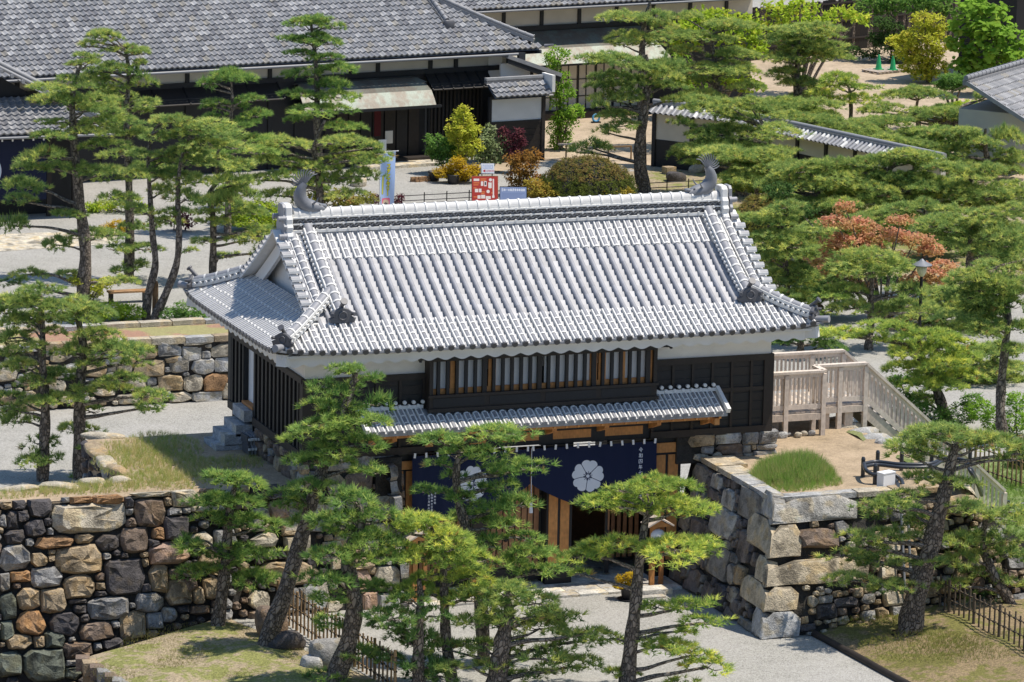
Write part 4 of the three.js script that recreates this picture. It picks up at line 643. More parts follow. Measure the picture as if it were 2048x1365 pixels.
{ // ---- gateway: lintel, pillars, doors
  const zf = WZ - 0.12, X = (x) => x + 0.23;      // world x to local
  part(gate, 'lintel', [bbox(X(-4.6), X(4.1), 3.86, 4.46, zf - 0.4, zf)], MT.black);
  for (let i = 0; i < 6; i++) { const x = -4.02 + i * 1.455; part(gate, 'lintel_panel', [bbox(x, x + 1.06, 3.98, 4.2, zf, zf + 0.12)], MT.cedar); part(gate, 'lintel_block', [bbox(x + 1.09, x + 1.43, 3.84, 4.46, zf, zf + 0.10)], MT.black); }
  function pillar(x0, x1, n, low) {
    const p = part(gate, 'gate_pillar', [bbox(X(x0), X(x1), 0, 3.9, zf - 0.55, zf)], MT.black), w = (x1 - x0) / (n + (n - 1) * 0.9);
    for (let i = 0; i < n; i++) { const a = X(x0) + 0.03 + i * (x1 - x0 - 0.06) / n; part(p, 'plank', [bbox(a + 0.02, a + (x1 - x0 - 0.06) / n - 0.06, low, 3.35, zf, zf + 0.035)], i % 2 ? MT.cedar : MT.cedar); }
    part(p, 'foot_plate', [bbox(X(x0) - 0.015, X(x1) + 0.015, 0, low - 0.03, zf - 0.56, zf + 0.02)], MT.iron); return p;
  }
  pillar(0.03, 0.74, 2, 0.62); pillar(3.0, 3.78, 2, 0.5); pillar(-4.25, -3.55, 2, 0.5);
  part(gate, 'side_beam', [bbox(X(3.02), X(3.9), 3.42, 3.68, zf, zf + 0.06)], MT.cedar); part(gate, 'side_beam', [bbox(X(-4.3), X(-3.5), 3.40, 3.62, zf, zf + 0.06)], MT.cedar);
  part(gate, 'gate_pillar', [bbox(X(-2.05), X(-1.6), 0, 3.9, zf - 0.5, zf - 0.05)], MT.blackBrown);
  reseed(351);
  function leaf(x0, x1, z, turn, hinge, nm) {      // one door leaf of planks with iron bosses
    const g = [], n = Math.round((x1 - x0) / 0.17), L = part(gate, 'door_leaf', [bbox(0, x1 - x0, 0.12, 3.7, -0.09, -0.02)], MT.black);
    for (let i = 0; i < n; i++) part(L, 'plank', [bbox(i * 0.17 + 0.02, i * 0.17 + 0.15, 0.5, 3.66, -0.02, 0.025)], pick([MT.doorWood, MT.doorWood, MT.doorWoodB]));
    part(L, 'iron_band', [bbox(0, x1 - x0, 0.12, 0.46, -0.02, 0.03)], MT.iron); for (const y of [1.2, 2.3, 3.2]) part(L, 'rail', [bbox(0, x1 - x0, y, y + 0.09, -0.02, 0.012)], MT.blackBrown);
    for (const y of [1.25, 2.34]) for (let i = 0; i < 4; i++) part(L, 'boss', [rod(V3(0.2 + i * (x1 - x0 - 0.4) / 3, y, 0.02), V3(0.2 + i * (x1 - x0 - 0.4) / 3, y, 0.075), 0.075, 0.03, 8)], MT.iron);
    L.position.set(hinge, 0, z); L.rotation.y = turn; return L;
  }
  leaf(0, 1.6, zf - 0.35, 0, X(-1.58)); leaf(0, 1.5, zf - 0.35, 0, X(-3.55)); leaf(0, 1.75, zf - 0.45, 1.18, X(1.95));
  part(gate, 'gateway_side', [bbox(X(-4.4), X(-4.3), 0, 3.9, -WZ, zf - 0.5)], MT.blackBrown); part(gate, 'gateway_side', [bbox(X(3.85), X(3.95), 0, 3.9, -WZ, zf - 0.5)], MT.blackBrown);
  for (const q of [bbox(X(0.74), X(1.05), 0, 3.9, zf - 1.2, zf - 1.1), bbox(X(-4.3), X(3.85), 2.6, 3.9, -WZ, -WZ + 0.2), bbox(X(-4.3), X(-0.2), 0, 2.6, -WZ, -WZ + 0.2), bbox(X(1.7), X(3.85), 0, 2.6, -1.2, -1.1)]) part(gate, 'inner_screen', [q], MT.doorWoodB);
  part(gate, 'inner_board', [bbox(X(1.0), X(1.55), 1.4, 2.5, -1.09, -1.05)], MT.doorWood);
  for (let i = 0; i < 6; i++) part(gate, 'inner_post', [bbox(X(2.05 + i * 0.17), X(2.15 + i * 0.17), 0.4, 2.6, zf - 0.98, zf - 0.93)], MT.doorWoodB);
}
{ // stone footing under the right end of the upper storey
  const w = thing('stone_footing', 'two courses of grey stones under the right end of the gatehouse wall', 'stone footing', V3(5.2, 3.2, 0.6)); reseed(361);
  const f = { o: V3(3.7, 3.15, 0.66), u: V3(1, 0, 0), v: V3(0, 1, 0), n: V3(0, 0, 1) }, u = (px, py) => { const q = onPlane(px, py, f.o, f.n); return [q.x - 3.7, q.y - 3.15]; };
  const S = pxSeeds(`195,115,150,110,T 355,110,155,90,L 490,108,100,100,G 597,100,110,110,G 230,185,70,60,G 365,180,160,80,B 470,178,60,60,G 507,165,35,35,T 585,165,120,40,G 190,230,90,50,P 480,220,70,50,G 570,208,160,50,G 390,220,110,50,B 290,215,60,40,P`, 1340, 840, 3.033, u);
  wallFace(w, f, S, [-0.2, 2.8, -0.1, 0.72], 0.07, 4); part(w, 'core', [bbox(-1.6, 1.13, -0.1, 0.66, -0.6, 0.02)], MT.joint);
  const f2 = { o: V3(-6.75, 3.15, -3.7), u: V3(0, 0, 1), v: V3(0, 1, 0), n: V3(-1, 0, 0) };
  const w2 = thing('stone_footing', 'shaded row of brown stones under the left side wall of the gatehouse', 'stone footing', V3(-6.7, 3.2, -1.5));
  wallFace(w2, f2, fillSeeds([], [0.2, 4.3, 0.1, 0.65], [0.55, 0.4, 0.25], 300, 1.3, ['brown', 'grey', 'tan']), [0, 4.5, 0, 0.7], 0.09, 3); part(w2, 'core', [bbox(0.02, 0.5, -0.1, 0.66, -4.3, 2.1)], MT.joint);
}
// ---- fish ornaments on the ridge
function fish(sx, label) {
  const f = thing('roof_fish', label, 'roof ornament', V3(-0.23 + UX + sx * 5.55, slope(RB) + 0.46, -2.66), 'fish ornaments on the gatehouse ridge');
  const body = tube([V3(-0.42 * sx, 0.02, 0), V3(-0.2 * sx, 0.08, 0), V3(0.06 * sx, 0.16, 0), V3(0.22 * sx, 0.36, 0), V3(0.20 * sx, 0.58, 0), V3(0.10 * sx, 0.74, 0)], (t) => 0.06 + 0.155 * Math.sin(Math.PI * Math.min(1, 0.12 + t * 0.8)) * (1 - 0.35 * t), 10, 0.05, 24);
  part(f, 'body', [body], MT.fish);
  part(f, 'head', [rock(0.17, 0.12, 0.13, 9).translate(-0.25 * sx, 0.08, 0), rock(0.10, 0.05, 0.09, 10).translate(-0.42 * sx, 0.13, 0)], MT.fish);
  for (const s of [-1, 1]) part(f, 'eye', [new THREE.SphereGeometry(0.032, 8, 6).translate(-0.28 * sx, 0.17, s * 0.10)], MT.oni);
  const scale = []; for (let i = 0; i < 9; i++) scale.push(box(0.10, 0.03, 0.03, (0.16 + 0.09 * Math.sin(i * 0.4)) * sx + 0.06 * sx, 0.14 + i * 0.065, 0, 0, 0, sx * (0.4 - i * 0.06)));
  part(f, 'dorsal_spines', scale, MT.fish);
  for (let i = 0; i < 11; i++) { const a = -1.75 + i * 0.235, L = 0.34, p = V3(0.10 * sx, 0.72, 0), d = (r, e) => V3(p.x - sx * Math.sin(a + e) * r - 0.02 * sx, p.y + Math.cos(a + e) * r, (i - 5) * 0.006 * r / L); part(f, 'tail_ray', [tube([p, d(0.16, 0), d(0.30, 0.10), d(0.40, 0.28)], (t) => 0.030 * (1 - 0.6 * t), 5)], MT.fish); }
  for (const s of [-1, 1]) part(f, 'fin', [tube([V3(-0.05 * sx, 0.18, s * 0.12), V3(-0.16 * sx, 0.30, s * 0.22), V3(-0.2 * sx, 0.40, s * 0.24)], (t) => 0.04 * (1 - t * 0.8), 4)], MT.fish);
  return f;
}
fish(-1, 'grey fish-shaped ridge ornament on the left end of the gatehouse roof'); fish(1, 'grey fish-shaped ridge ornament on the right end of the gatehouse roof');
// ---------------------------------------------------------------- things round the gate
{ // stone paving in the gateway
  const p = thing('gateway_paving', 'pale rectangular stone slabs paving the gateway floor', 'paving', V3(0, 0, 0)); reseed(401);
  for (let j = 0, z = 1.72; z > -5.5; j++) { const d = j === 0 ? 0.42 : 0.72; for (let x = -3.95 + (j % 2) * 0.45; x < 3.35;) { const L = Math.min(rr(0.8, 1.05), 3.42 - x); if (L > 0.1) part(p, 'slab', [bbox(x + 0.008, x + L - 0.008, -0.05, 0.055 + rr(0, 0.008), z - d + 0.008, z - 0.008)], pick([MT.slab, MT.slab, MT.cornerGrey])); x += L; } z -= d; }
  const q = thing('plinth_stone', 'flat pale plinth stone at the right foot of the gateway', 'stone block', V3(2.55, 0, 1.95)); part(q, 'block', [bbox(-0.45, 0.4, 0, 0.16, -0.25, 0.22)], MT.slab); part(q, 'block', [bbox(-0.55, 0.1, 0, 0.05, 0.25, 0.5)], MT.cornerGrey);
}
// ---- strokes for lettering (no font holds these characters): lines on a 10 x 10 grid, y down
const GLYPH = {
  rei: '50,02 9,3;50,0 0,5|5,0 10,5;3,4 7,4;2,6 8,6 6,8;4,7 7,10', wa: '4,0 1,1;0,3 5,3;3,1 3,10;3,4 0,8;3,4 5,7;6,2 10,2 10,9 6,9 6,2', yon: '0,1 10,1 10,9 0,9 0,1;4,1 4,5 2,7;6,1 6,6 9,6', nen: '3,0 1,3;2,2 9,2;2,5 9,5;3,2 3,7;0,7 10,7;6,2 6,10', nana: '0,5 10,3;4,0 4,8 5,9 9,9 10,7', gatsu: '3,0 9,0 9,10 7,9;3,0 3,6 1,10;3,3 9,3;3,6 9,6', juu: '0,4 10,4;5,0 5,10', roku: '5,0 5,2;0,4 10,4;3,6 1,10;7,6 9,10', nichi: '2,0 8,0 8,10 2,10 2,0;2,5 8,5', hon: '0,3 10,3;5,0 5,10;5,3 0,8;5,3 10,8;3,7 7,7', ichi: '0,5 10,5',
  su: '1,1 9,1 6,6 1,10;6,6 10,10', ta: '4,0 1,5;3,2 9,2 6,8 2,10;3,4 7,7', n: '1,2 4,4;1,9 5,8 9,3', pu: '0,2 8,2 6,7 2,10;9,0 10,1', ra: '2,0 9,0;0,4 9,4 7,8 3,10', ri: '2,0 2,6;8,0 8,6 4,10', bar: '5,0 5,10', no: '5,2 4,7 2,8 1,5 4,2 8,3 9,6 6,10', kai: '5,0 0,4;5,0 10,4;3,4 7,4;1,6 9,6;5,6 2,9 8,9;6,7 9,10',
};
GLYPH.rei = '5,0 0,5;5,0 10,5;3,4 7,4;2,6 8,6 6,8;4,7 7,10';
function glyph(c, name, x, y, w, h, lw) { c.lineWidth = lw; c.lineCap = 'round'; c.lineJoin = 'round'; for (const s of GLYPH[name].split(';')) { c.beginPath(); s.split(' ').forEach((p, i) => { const [a, b] = p.split(',').map(Number); i ? c.lineTo(x + a / 10 * w, y + b / 10 * h) : c.moveTo(x + a / 10 * w, y + b / 10 * h); }); c.stroke(); } }
function canvasTex(w, h, draw) { const cv = document.createElement('canvas'); cv.width = w; cv.height = h; const c = cv.getContext('2d'); draw(c, w, h); const t = new THREE.CanvasTexture(cv); t.colorSpace = THREE.SRGBColorSpace; return t; }
function crest(c, cx, cy, r, ink) {      // five-petalled flower crest
  c.fillStyle = '#dfe3ea'; for (let i = 0; i < 5; i++) { c.save(); c.translate(cx, cy); c.rotate(i * 2 * Math.PI / 5 + 0.14); c.beginPath(); c.moveTo(0, -r * 0.08); c.bezierCurveTo(-r * 0.34, -r * 0.35, -r * 0.68, -r * 0.72, -r * 0.36, -r * 0.96); c.bezierCurveTo(-r * 0.22, -r * 1.04, -r * 0.06, -r * 1.0, 0, -r * 0.92); c.bezierCurveTo(r * 0.06, -r * 1.0, r * 0.22, -r * 1.04, r * 0.36, -r * 0.96); c.bezierCurveTo(r * 0.68, -r * 0.72, r * 0.34, -r * 0.35, 0, -r * 0.08); c.fill(); c.restore(); }
  c.strokeStyle = ink; c.lineWidth = r * 0.035; for (let i = 0; i < 5; i++) { c.save(); c.translate(cx, cy); c.rotate(i * 2 * Math.PI / 5 + 0.14); for (const [dx, l] of [[0, 0.3], [-0.1, 0.24], [0.1, 0.24]]) { c.beginPath(); c.moveTo(dx * r * 0.4, -r * 0.14); c.lineTo(dx * r * 1.3, -r * l); c.stroke(); } c.rotate(Math.PI / 5); c.beginPath(); c.moveTo(0, -r * 0.14); c.lineTo(0, -r * 0.86); c.stroke(); c.restore(); }
  c.beginPath(); c.arc(cx, cy, r * 0.13, 0, 7); c.fill(); c.stroke();
}
{ // the two dark blue door curtains, drawn up between them
  const NZ = 0.74, top = 3.79;
  function curtain(side, x0, x1, label) {      // inner edge is drawn up
    const t = thing('door_curtain', label, 'door curtain', V3((x0 + x1) / 2, top, NZ)), W = x1 - x0, H = 1.68;
    const tex = canvasTex(1024, 512, (c, w, h) => {
      const g = '#0c1a3c'; c.fillStyle = g; c.fillRect(0, 0, w, h); const X = (m) => (side > 0 ? m : W - m) / W * w, s = w / W;
      crest(c, X(1.60), h * 0.485, 0.44 * s, g); c.strokeStyle = '#e8ebf0';
      if (side > 0) ['rei', 'wa', 'yon', 'nen', 'nana', 'gatsu', 'juu', 'roku', 'nichi'].forEach((k, i) => glyph(c, k, (W - 0.50) * s, 44 + i * 47, 30, 36, 4.5));
      else ['rei hon no kai', 'wa yon hon no nichi kai', 'nen ra gatsu hon no kai nichi'].forEach((l, j) => l.split(' ').forEach((k, i) => glyph(c, k, 0.42 * s + 58 - j * 26, 300 + j * 8 + i * 25, 17, 18, 3)));
    });
    const mat = std({ map: tex, roughness: 0.9, side: THREE.DoubleSide }), g = new THREE.PlaneGeometry(1, 1, 48, 20), p = g.attributes.position, uv = g.attributes.uv;
    for (let i = 0; i < p.count; i++) {
      const u = p.getX(i) + 0.5, v = 0.5 - p.getY(i), e = side > 0 ? u : 1 - u;                 // e = 0 at the middle of the gate
      const low = e < 0.44 ? 0.90 + (H - 0.90) * Math.pow(e / 0.44, 0.8) : H, z = 0.022 * Math.sin(e * 26 + v * 1.5) * (0.3 + v) + 0.012 * Math.sin(e * 61);
      const drop = v * low; p.setXYZ(i, (u - 0.5) * W, -drop, z + 0.04 * v); uv.setXY(i, u, 1 - drop / H);
    }
    g.computeVertexNormals(); part(t, 'cloth', g, mat);
    for (let x = 0.06; x < W; x += 0.31) part(t, 'loop', [box(0.055, 0.13, 0.02, x - W / 2, 0.02, 0.03, 0, 0, rr(-0.15, 0.15))], MT.white);
    part(t, 'rope', [tube([V3(-W / 2 - 0.1, 0.07, 0), V3(0, 0.05, 0), V3(W / 2 + 0.1, 0.07, 0)], () => 0.012, 5)], MT.rope);
  }
  reseed(411);
  curtain(1, -0.55, 2.98, 'right half of the dark blue gateway curtain with a white flower crest and writing');
  curtain(-1, -3.80, -0.57, 'left half of the dark blue door curtain, its crest half hidden behind a pine');
  const s = thing('tassel', 'white tassel hanging on a cord between the two blue door curtains', 'tassel', V3(-0.56, 3.84, 0.84));
  part(s, 'cord', [rod(V3(0, 0, 0), V3(0, -1.3, 0.03), 0.009)], MT.white); part(s, 'knot', [new THREE.SphereGeometry(0.05, 8, 6).translate(0, -1.36, 0.03)], MT.white); part(s, 'fringe', [rod(V3(0, -1.40, 0.03), V3(0, -1.72, 0.03), 0.035, 0.055, 9)], MT.white);
}
{ // granite steps to the side door
  const s = thing('granite_steps', 'four blue-grey granite steps up to the side door on the left', 'steps', V3(-6.7, 3.16, -4.3));
  [[0.27, 0.80, 1.06], [0.50, 0.52, 0.80], [0.77, 0.28, 0.62], [1.03, 0.02, 0.32]].forEach(([a], i) => {});
  for (const [x1, x0, y] of [[-1.02, -0.76, 0.14], [-0.78, -0.46, 0.42], [-0.47, -0.25, 0.66], [-0.26, -0.02, 1.04]]) part(s, 'step', [bbox(x1, -0.02, y - 0.30, y, -0.62 + (y > 1 ? 0.1 : 0), 0.52)], MT.granite);
}
{ // leftover roof tiles stacked beside the steps
  reseed(421); const names = ['stack of flat grey roof tiles on edge below the granite steps', 'pile of white-jointed round roof tiles beside the stacked flat tiles'];
  const a = thing('tile_stack', names[0], 'tile stack', G(512, 905, 3.2)), b = thing('tile_pile', names[1], 'tile pile', G(545, 915, 3.2));
  for (let r = 0; r < 2; r++) for (let i = 0; i < 9; i++) part(a, 'tile', [box(0.05, 0.24, 0.6, -0.28 + i * 0.085, 0.12 + r * 0.24, (r ? -0.12 : 0) + rr(-0.03, 0.03), 0, 0, rr(-0.12, 0.12))], pick([MT.tileDark, MT.tileB]));
  for (let i = 0; i < 14; i++) part(a, 'mortar', [box(0.06, 0.06, 0.05, -0.28 + (i % 9) * 0.085, 0.16 + Math.floor(i / 9) * 0.26, 0.32 + rr(-0.02, 0.02))], MT.plaster);
  for (let i = 0; i < 16; i++) { const t = halfCyl(0.09, 0.28, 7); place(t, rr(-0.3, 0.3), 0.06 + Math.floor(i / 8) * 0.14 + rr(0, 0.04), rr(-0.35, 0.35), rr(-0.4, 0.4), rr(0, 3), rr(-0.5, 0.5)); part(b, 'tile', t, pick([MT.tileB, MT.plaster, MT.tile, MT.tileDark])); }
}
{ // timber walkway and stairs at the right end
  const w = thing('timber_walkway', 'new pale timber walkway with railings and stairs going down right of the gatehouse', 'walkway', V3(8, 0, -2)), dk = 3.92, O = V3(8, 0, -2), L = (x, y, z) => V3(x, y, z).sub(O);
  const zA = -1.05, zB = -1.68, zC = -3.4, xA = 6.32, xB = 8.52, xC = 10.05, run = 1.0, xE = 14.4, drop = 0.88; reseed(431);
  for (let x = xA + 0.05; x < xC; x += 0.15) part(w, 'deck_plank', [bbox(x, x + 0.14, dk - 0.05, dk, zC, x < xB ? zA : zB).translate(-8, 0, 2)], pick([MT.greyWood, MT.paleWoodB]));
  part(w, 'deck_beam', [bar(L(xA, dk - 0.15, zA + 0.0), L(xB, dk - 0.15, zA + 0.0), 0.1, 0.18)], MT.paleWoodB); part(w, 'deck_beam', [bar(L(xB, dk - 0.15, zB), L(xC, dk - 0.15, zB), 0.1, 0.18)], MT.paleWoodB); part(w, 'deck_beam', [bar(L(xB, dk - 0.15, zA), L(xB, dk - 0.15, zB), 0.1, 0.18)], MT.paleWoodB);
  function rail(a, b, posts, skip) {      // a and b at deck height
    const up = (p, h) => p.clone().add(V3(0, h, 0)), D = b.clone().sub(a), n = Math.max(2, Math.round(Math.hypot(D.x, D.z) / 0.125));
    part(w, 'handrail', [bar(up(a, 1.09), up(b, 1.09), 0.17, 0.07)], MT.paleWood); part(w, 'rail_board', [bar(up(a, 1.0), up(b, 1.0), 0.05, 0.12)], MT.paleWood); part(w, 'rail_board', [bar(up(a, 0.13), up(b, 0.13), 0.05, 0.13)], MT.paleWood);
    for (let i = 1; i < n; i++) { const p = a.clone().addScaledVector(D, i / n); part(w, 'baluster', [bar(up(p, 0.12), up(p, 1.0), 0.052, 0.04)], i % 4 ? MT.paleWood : MT.paleWoodB); }
    for (const t of posts) { const p = a.clone().addScaledVector(D, t), f = p.clone(); part(w, 'post', [bar(V3(p.x, Math.max(0, Math.min(p.y, dk) - (p.x > 2.2 ? 3.9 : 0.75)), p.z), up(p, 1.02), 0.125, 0.125)], MT.paleWood); }
  }
  rail(L(xA, dk, zA), L(xB, dk, zA), [0.03, 0.5, 1]); rail(L(xB, dk, zA), L(xB, dk, zB), []); rail(L(xB, dk, zB), L(xC, dk, zB), [0, 0.5, 1]); rail(L(xA, dk, zC), L(xC + 0.1, dk, zC), [0.02, 0.27, 0.75, 1]);
  rail(L(xC, dk, zB), L(xE, dk - (xE - xC) * drop, zB), [0.44, 0.8, 1]); rail(L(xC + 0.1, dk, zC), L(xE, dk - (xE - xC - 0.1) * drop, zC), [0.5, 1]);
  const n = 22; for (let i = 0; i < n; i++) { const x = xC + 0.06 + (xE - xC) * i / n, y = dk - (xE - xC) * drop * (i + 1) / n; part(w, 'tread', [bbox(x, x + 0.28, y - 0.05, y, zC + 0.06, zB - 0.06).translate(-8, 0, 2)], MT.greyWood); part(w, 'riser', [bbox(x, x + 0.03, y - 0.05, y + 0.14, zC + 0.06, zB - 0.06).translate(-8, 0, 2)], MT.paleWoodB); }
  for (const z of [zB - 0.03, zC + 0.03]) part(w, 'stringer', [bar(L(xC, dk - 0.22, z), L(xE + 0.1, dk - 0.2 - (xE - xC) * drop, z), 0.06, 0.3)], MT.paleWoodB);
  for (let x = xC + 0.3; x < xE; x += 0.16) { const y = dk - (x - xC) * drop - 0.25; if (y > 0.25) part(w, 'skirt_board', [bbox(x, x + 0.15, 0, y, zB - 0.16, zB - 0.13).translate(-8, 0, 2)], pick([MT.paleWoodB, MT.greyWood])); }
  [[8.9, 3.3], [9.6, 3.3], [7.4, 3.3]].forEach(([x]) => part(w, 'support_block', [bbox(x - 0.12, x + 0.12, 3.2, dk - 0.24, zB - 0.25, zB - 0.02).translate(-8, 0, 2)], MT.paleWoodB));
  const st = thing('footing_stones', 'row of small pale stones along the foot of the timber walkway', 'stones', V3(7.3, 3.25, -1.0)); for (let i = 0; i < 9; i++) { const r = rr(0.07, 0.16); part(st, 'stone', [rock(r, r * 0.7, r * 0.8, 500 + i).translate(-0.85 + i * 0.22, 0.06, rr(-0.1, 0.05))], pick([MT.pale, MT.lightGrey, MT.grey])); }
}
{ // black pipes on posts across the terrace end
  const B = V3(8.6, 3.22, 3.6), t = thing('pipe_rail', 'thick black cable pipes carried on short black posts on the right terrace', 'pipe rail', B), L = (px, py, y) => G(px, py, y).sub(B);
  for (const [px, py, h] of [[1726, 955, 0.48], [1750, 970, 0.50], [1755, 943, 0.50], [1803, 943, 0.48], [1863, 945, 0.46], [1940, 935, 0.5]]) { const p = L(px, py, 3.22); part(t, 'post', [rod(p, p.clone().add(V3(0, h, 0)), 0.055, 0.055, 9)], MT.blackPlastic); part(t, 'cap', [rod(p.clone().add(V3(0, h, 0)), p.clone().add(V3(0, h + 0.06, 0)), 0.06, 0.035, 9)], MT.blackPlastic); }
  for (const [dy, y] of [[0, 3.6], [6, 3.55]]) part(t, 'pipe', [tube([[1728, 928 + dy], [1752, 924 + dy], [1803, 929 + dy], [1862, 928 + dy], [1890, 916 + dy], [1925, 920 + dy], [1942, 938 + dy]].map(([a, b]) => L(a, b, y)).concat([L(1955, 962 + dy, 3.1), L(1964, 985 + dy, 2.6)]), () => 0.05, 8, 0, 40)], MT.blackPlastic);
  part(t, 'pipe', [tube([L(1728, 928, 3.6), L(1735, 943, 3.55), L(1750, 950, 3.5), L(1772, 946, 3.55), L(1790, 960, 3.4), L(1800, 985, 3.25)], () => 0.055, 8, 0, 30)], MT.blackPlastic);
  part(t, 'pipe', [tube([L(1762, 947, 3.55), L(1780, 945, 3.5), L(1800, 958, 3.35), L(1808, 985, 3.25)], () => 0.055, 8, 0, 24)], MT.blackPlastic);
  const c = thing('control_box', 'white plastic control box beside the black pipe posts', 'control box', G(1772, 978, 3.22)); part(c, 'box', [box(0.42, 0.42, 0.24, 0, 0.21, 0, 0, 0.35)], MT.white); part(c, 'lid', [box(0.44, 0.03, 0.26, 0, 0.435, 0, 0, 0.35)], MT.white); part(c, 'cable', [rod(V3(0.3, 0.1, 0.05), V3(0.34, 0.3, 0.05), 0.02)], MT.blackPlastic);
  const v = thing('wall_conduit', 'pair of grey conduits running down the front of the right stone wall', 'conduit', V3(8, 0, 6.3)); for (const px of [1803, 1816]) { const P = (py, z) => onPlane(px + (py - 1020) * 0.045, py, V3(3.48, 0, 7.15), V3(0, 1.18, 3.3).normalize()).sub(v.position); part(v, 'pipe', [tube([P(1012), P(1060), P(1130), P(1180)], () => 0.035, 7)], MT.greyMetal || MT.fish); }
  const r2 = thing('low_rail', 'short black two-bar rail at the right edge behind the wall', 'rail', G(2015, 1040, 0.02)); for (const x of [0, 0.9]) part(r2, 'post', [rod(V3(x, 0, 0), V3(x, 0.55, 0), 0.06, 0.06, 9)], MT.blackPlastic); for (const y of [0.2, 0.42]) part(r2, 'bar', [rod(V3(-0.1, y, 0), V3(1.4, y, 0), 0.05, 0.05, 8)], MT.blackPlastic);
}
function bambooFence(name, label, a, b, n, h, sink, mat, rails = 3) {      // sparse bamboo uprights tied to rails
  const t = thing(name, label, 'fence', a.clone()), D = b.clone().sub(a); reseed(Math.round(a.x * 100) + 441);
  for (let i = 0; i <= n; i++) { const p = D.clone().multiplyScalar(i / n), k = h + rr(-0.05, 0.05); part(t, 'upright', [rod(p.clone().add(V3(0, -sink, 0)), p.clone().add(V3(rr(-0.02, 0.02), k, 0)), i % 5 ? 0.026 : 0.042, i % 5 ? 0.022 : 0.038, 6)], mat); }
  for (let r = 0; r < rails; r++) { const y = 0.16 + (h - 0.3) * r / (rails - 1); part(t, 'rail', [rod(V3(0, y, 0.035), D.clone().add(V3(0, y, 0.035)), 0.017, 0.017, 6)], mat); for (let i = 0; i <= n; i++) { const p = D.clone().multiplyScalar(i / n); part(t, 'tie', [box(0.075, 0.04, 0.075, p.x, p.y + y, p.z)], MT.rope); } }
  return t;
}
bambooFence('bamboo_fence', 'sparse bamboo fence between the front lawn and the gravel, lower left of centre', G(556, 1235, 0.05), G(790, 1385, 0.0), 30, 1.0, 0.05, MT.bamboo);
bambooFence('bamboo_fence', 'dark bamboo fence on the mound behind the front right pine', G(1850, 1215, 0.3), G(2090, 1335, 0.2), 24, 1.0, 0.1, std({ color: rgb(0.16, 0.12, 0.08), map: TX.wood }));
bambooFence('bamboo_fence', 'tan bamboo fence beyond the foot of the wooden stairs at right', G(1905, 930, 0.0), G(2070, 985, 0.0), 18, 0.9, 0.05, MT.bamboo, 2);
// rocks on the front lawn
[['leaning grey-brown boulder on the front lawn behind the tall leaning pine', 540, 1270, 34, 0.42, 'brown', 61], ['dark flat boulder right of the leaning pine foot on the lawn', 572, 1297, 36, 0.22, 'dark', 62], ['squarish pale boulder at the lower left of the bamboo fence', 655, 1335, 40, 0.40, 'grey', 63], ['pale boulder half behind the square one on the lawn', 625, 1340, 26, 0.2, 'lightGrey', 64], ['rounded pale boulder lying against the foot of the left wall', 498, 1222, 42, 0.24, 'pale', 65]].forEach(([label, px, py, w, h, m, s]) => { const c = G(px, py, 0.05), r = w / pxScale(c); const b = thing('boulder', label, 'boulder', c); part(b, 'rock', [rock(r, h * 1.15, r * 0.7, s).translate(0, h * 0.7, 0)], MT[m]); });
{ // roofed sign stands at both sides of the gateway
  function stand(x, z, label, lantern) {
    const s = thing('sign_stand', label, 'sign stand', V3(x, 0, z)); part(s, 'post', [bbox(-0.06, 0.06, 0, 1.75, -0.06, 0.06)], MT.cedar); part(s, 'post', [bbox(0.30, 0.40, 0, 1.75, -0.26, -0.16)], MT.cedarB);
    for (const k of [-1, 1]) part(s, 'roof_board', [box(0.42, 0.04, 0.55, 0.15 + k * 0.18, 1.83, -0.05, 0, 0, -k * 0.5)], MT.paleWoodB); part(s, 'gable', [extr([[-0.3, 0], [0.3, 0], [0, 0.18]], 0.04).translate(0.15, 1.70, 0.12)], MT.cedar);
    if (lantern) { part(s, 'paper_lantern', [new THREE.SphereGeometry(0.2, 14, 10).scale(1, 0.82, 0.6).translate(0.12, 1.47, 0.06)], MT.paper); part(s, 'notice', [box(0.26, 0.16, 0.03, 0.05, 0.95, 0.1, -0.3)], MT.paper); }
  }
  stand(2.62, 1.5, 'small roofed cedar stand with a white lantern at the right side of the gateway', true); stand(-3.85, 1.2, 'small roofed cedar stand at the left side of the gateway, mostly behind a pine', false);
}
// ---------------------------------------------------------------- pines
const leafMat = (o = {}) => new THREE.MeshPhysicalMaterial({ color: 0xffffff, roughness: 1, side: THREE.DoubleSide, transmission: 0.45, thickness: 0, ior: 1.2, specularIntensity: 0.15, vertexColors: true, ...o });
const leafyMat = leafMat({ vertexColors: false });
function shoot(P, C, at, up, len, n, wide, low, high, col) {      // one shoot: needles fanning up and out from one point
  const a = V3(0.3, 0.1, 0.9).cross(up).normalize(), b = up.clone().cross(a);
  for (let i = 0; i < n; i++) {
    const az = rr(0, 2 * Math.PI), el = low + (high - low) * Math.pow(rnd(), 0.9), L = len * rr(0.75, 1.15), ce = Math.cos(el);
    const d = a.clone().multiplyScalar(Math.cos(az) * ce).addScaledVector(b, Math.sin(az) * ce).addScaledVector(up, Math.sin(el));
    const s = d.clone().cross(V3(rr(-1, 1), rr(-1, 1), rr(-1, 1))).normalize().multiplyScalar(wide), x = at.x + rr(-0.015, 0.015), y = at.y + rr(-0.03, 0.03), z = at.z + rr(-0.015, 0.015), k = rr(0.85, 1.15);
    P.push(x - s.x, y - s.y, z - s.z, x + s.x, y + s.y, z + s.z, x + d.x * L, y + d.y * L, z + d.z * L);
    for (let j = 0; j < 3; j++) C.push(col[0] * k, col[1] * k, col[2] * k);
  }
}
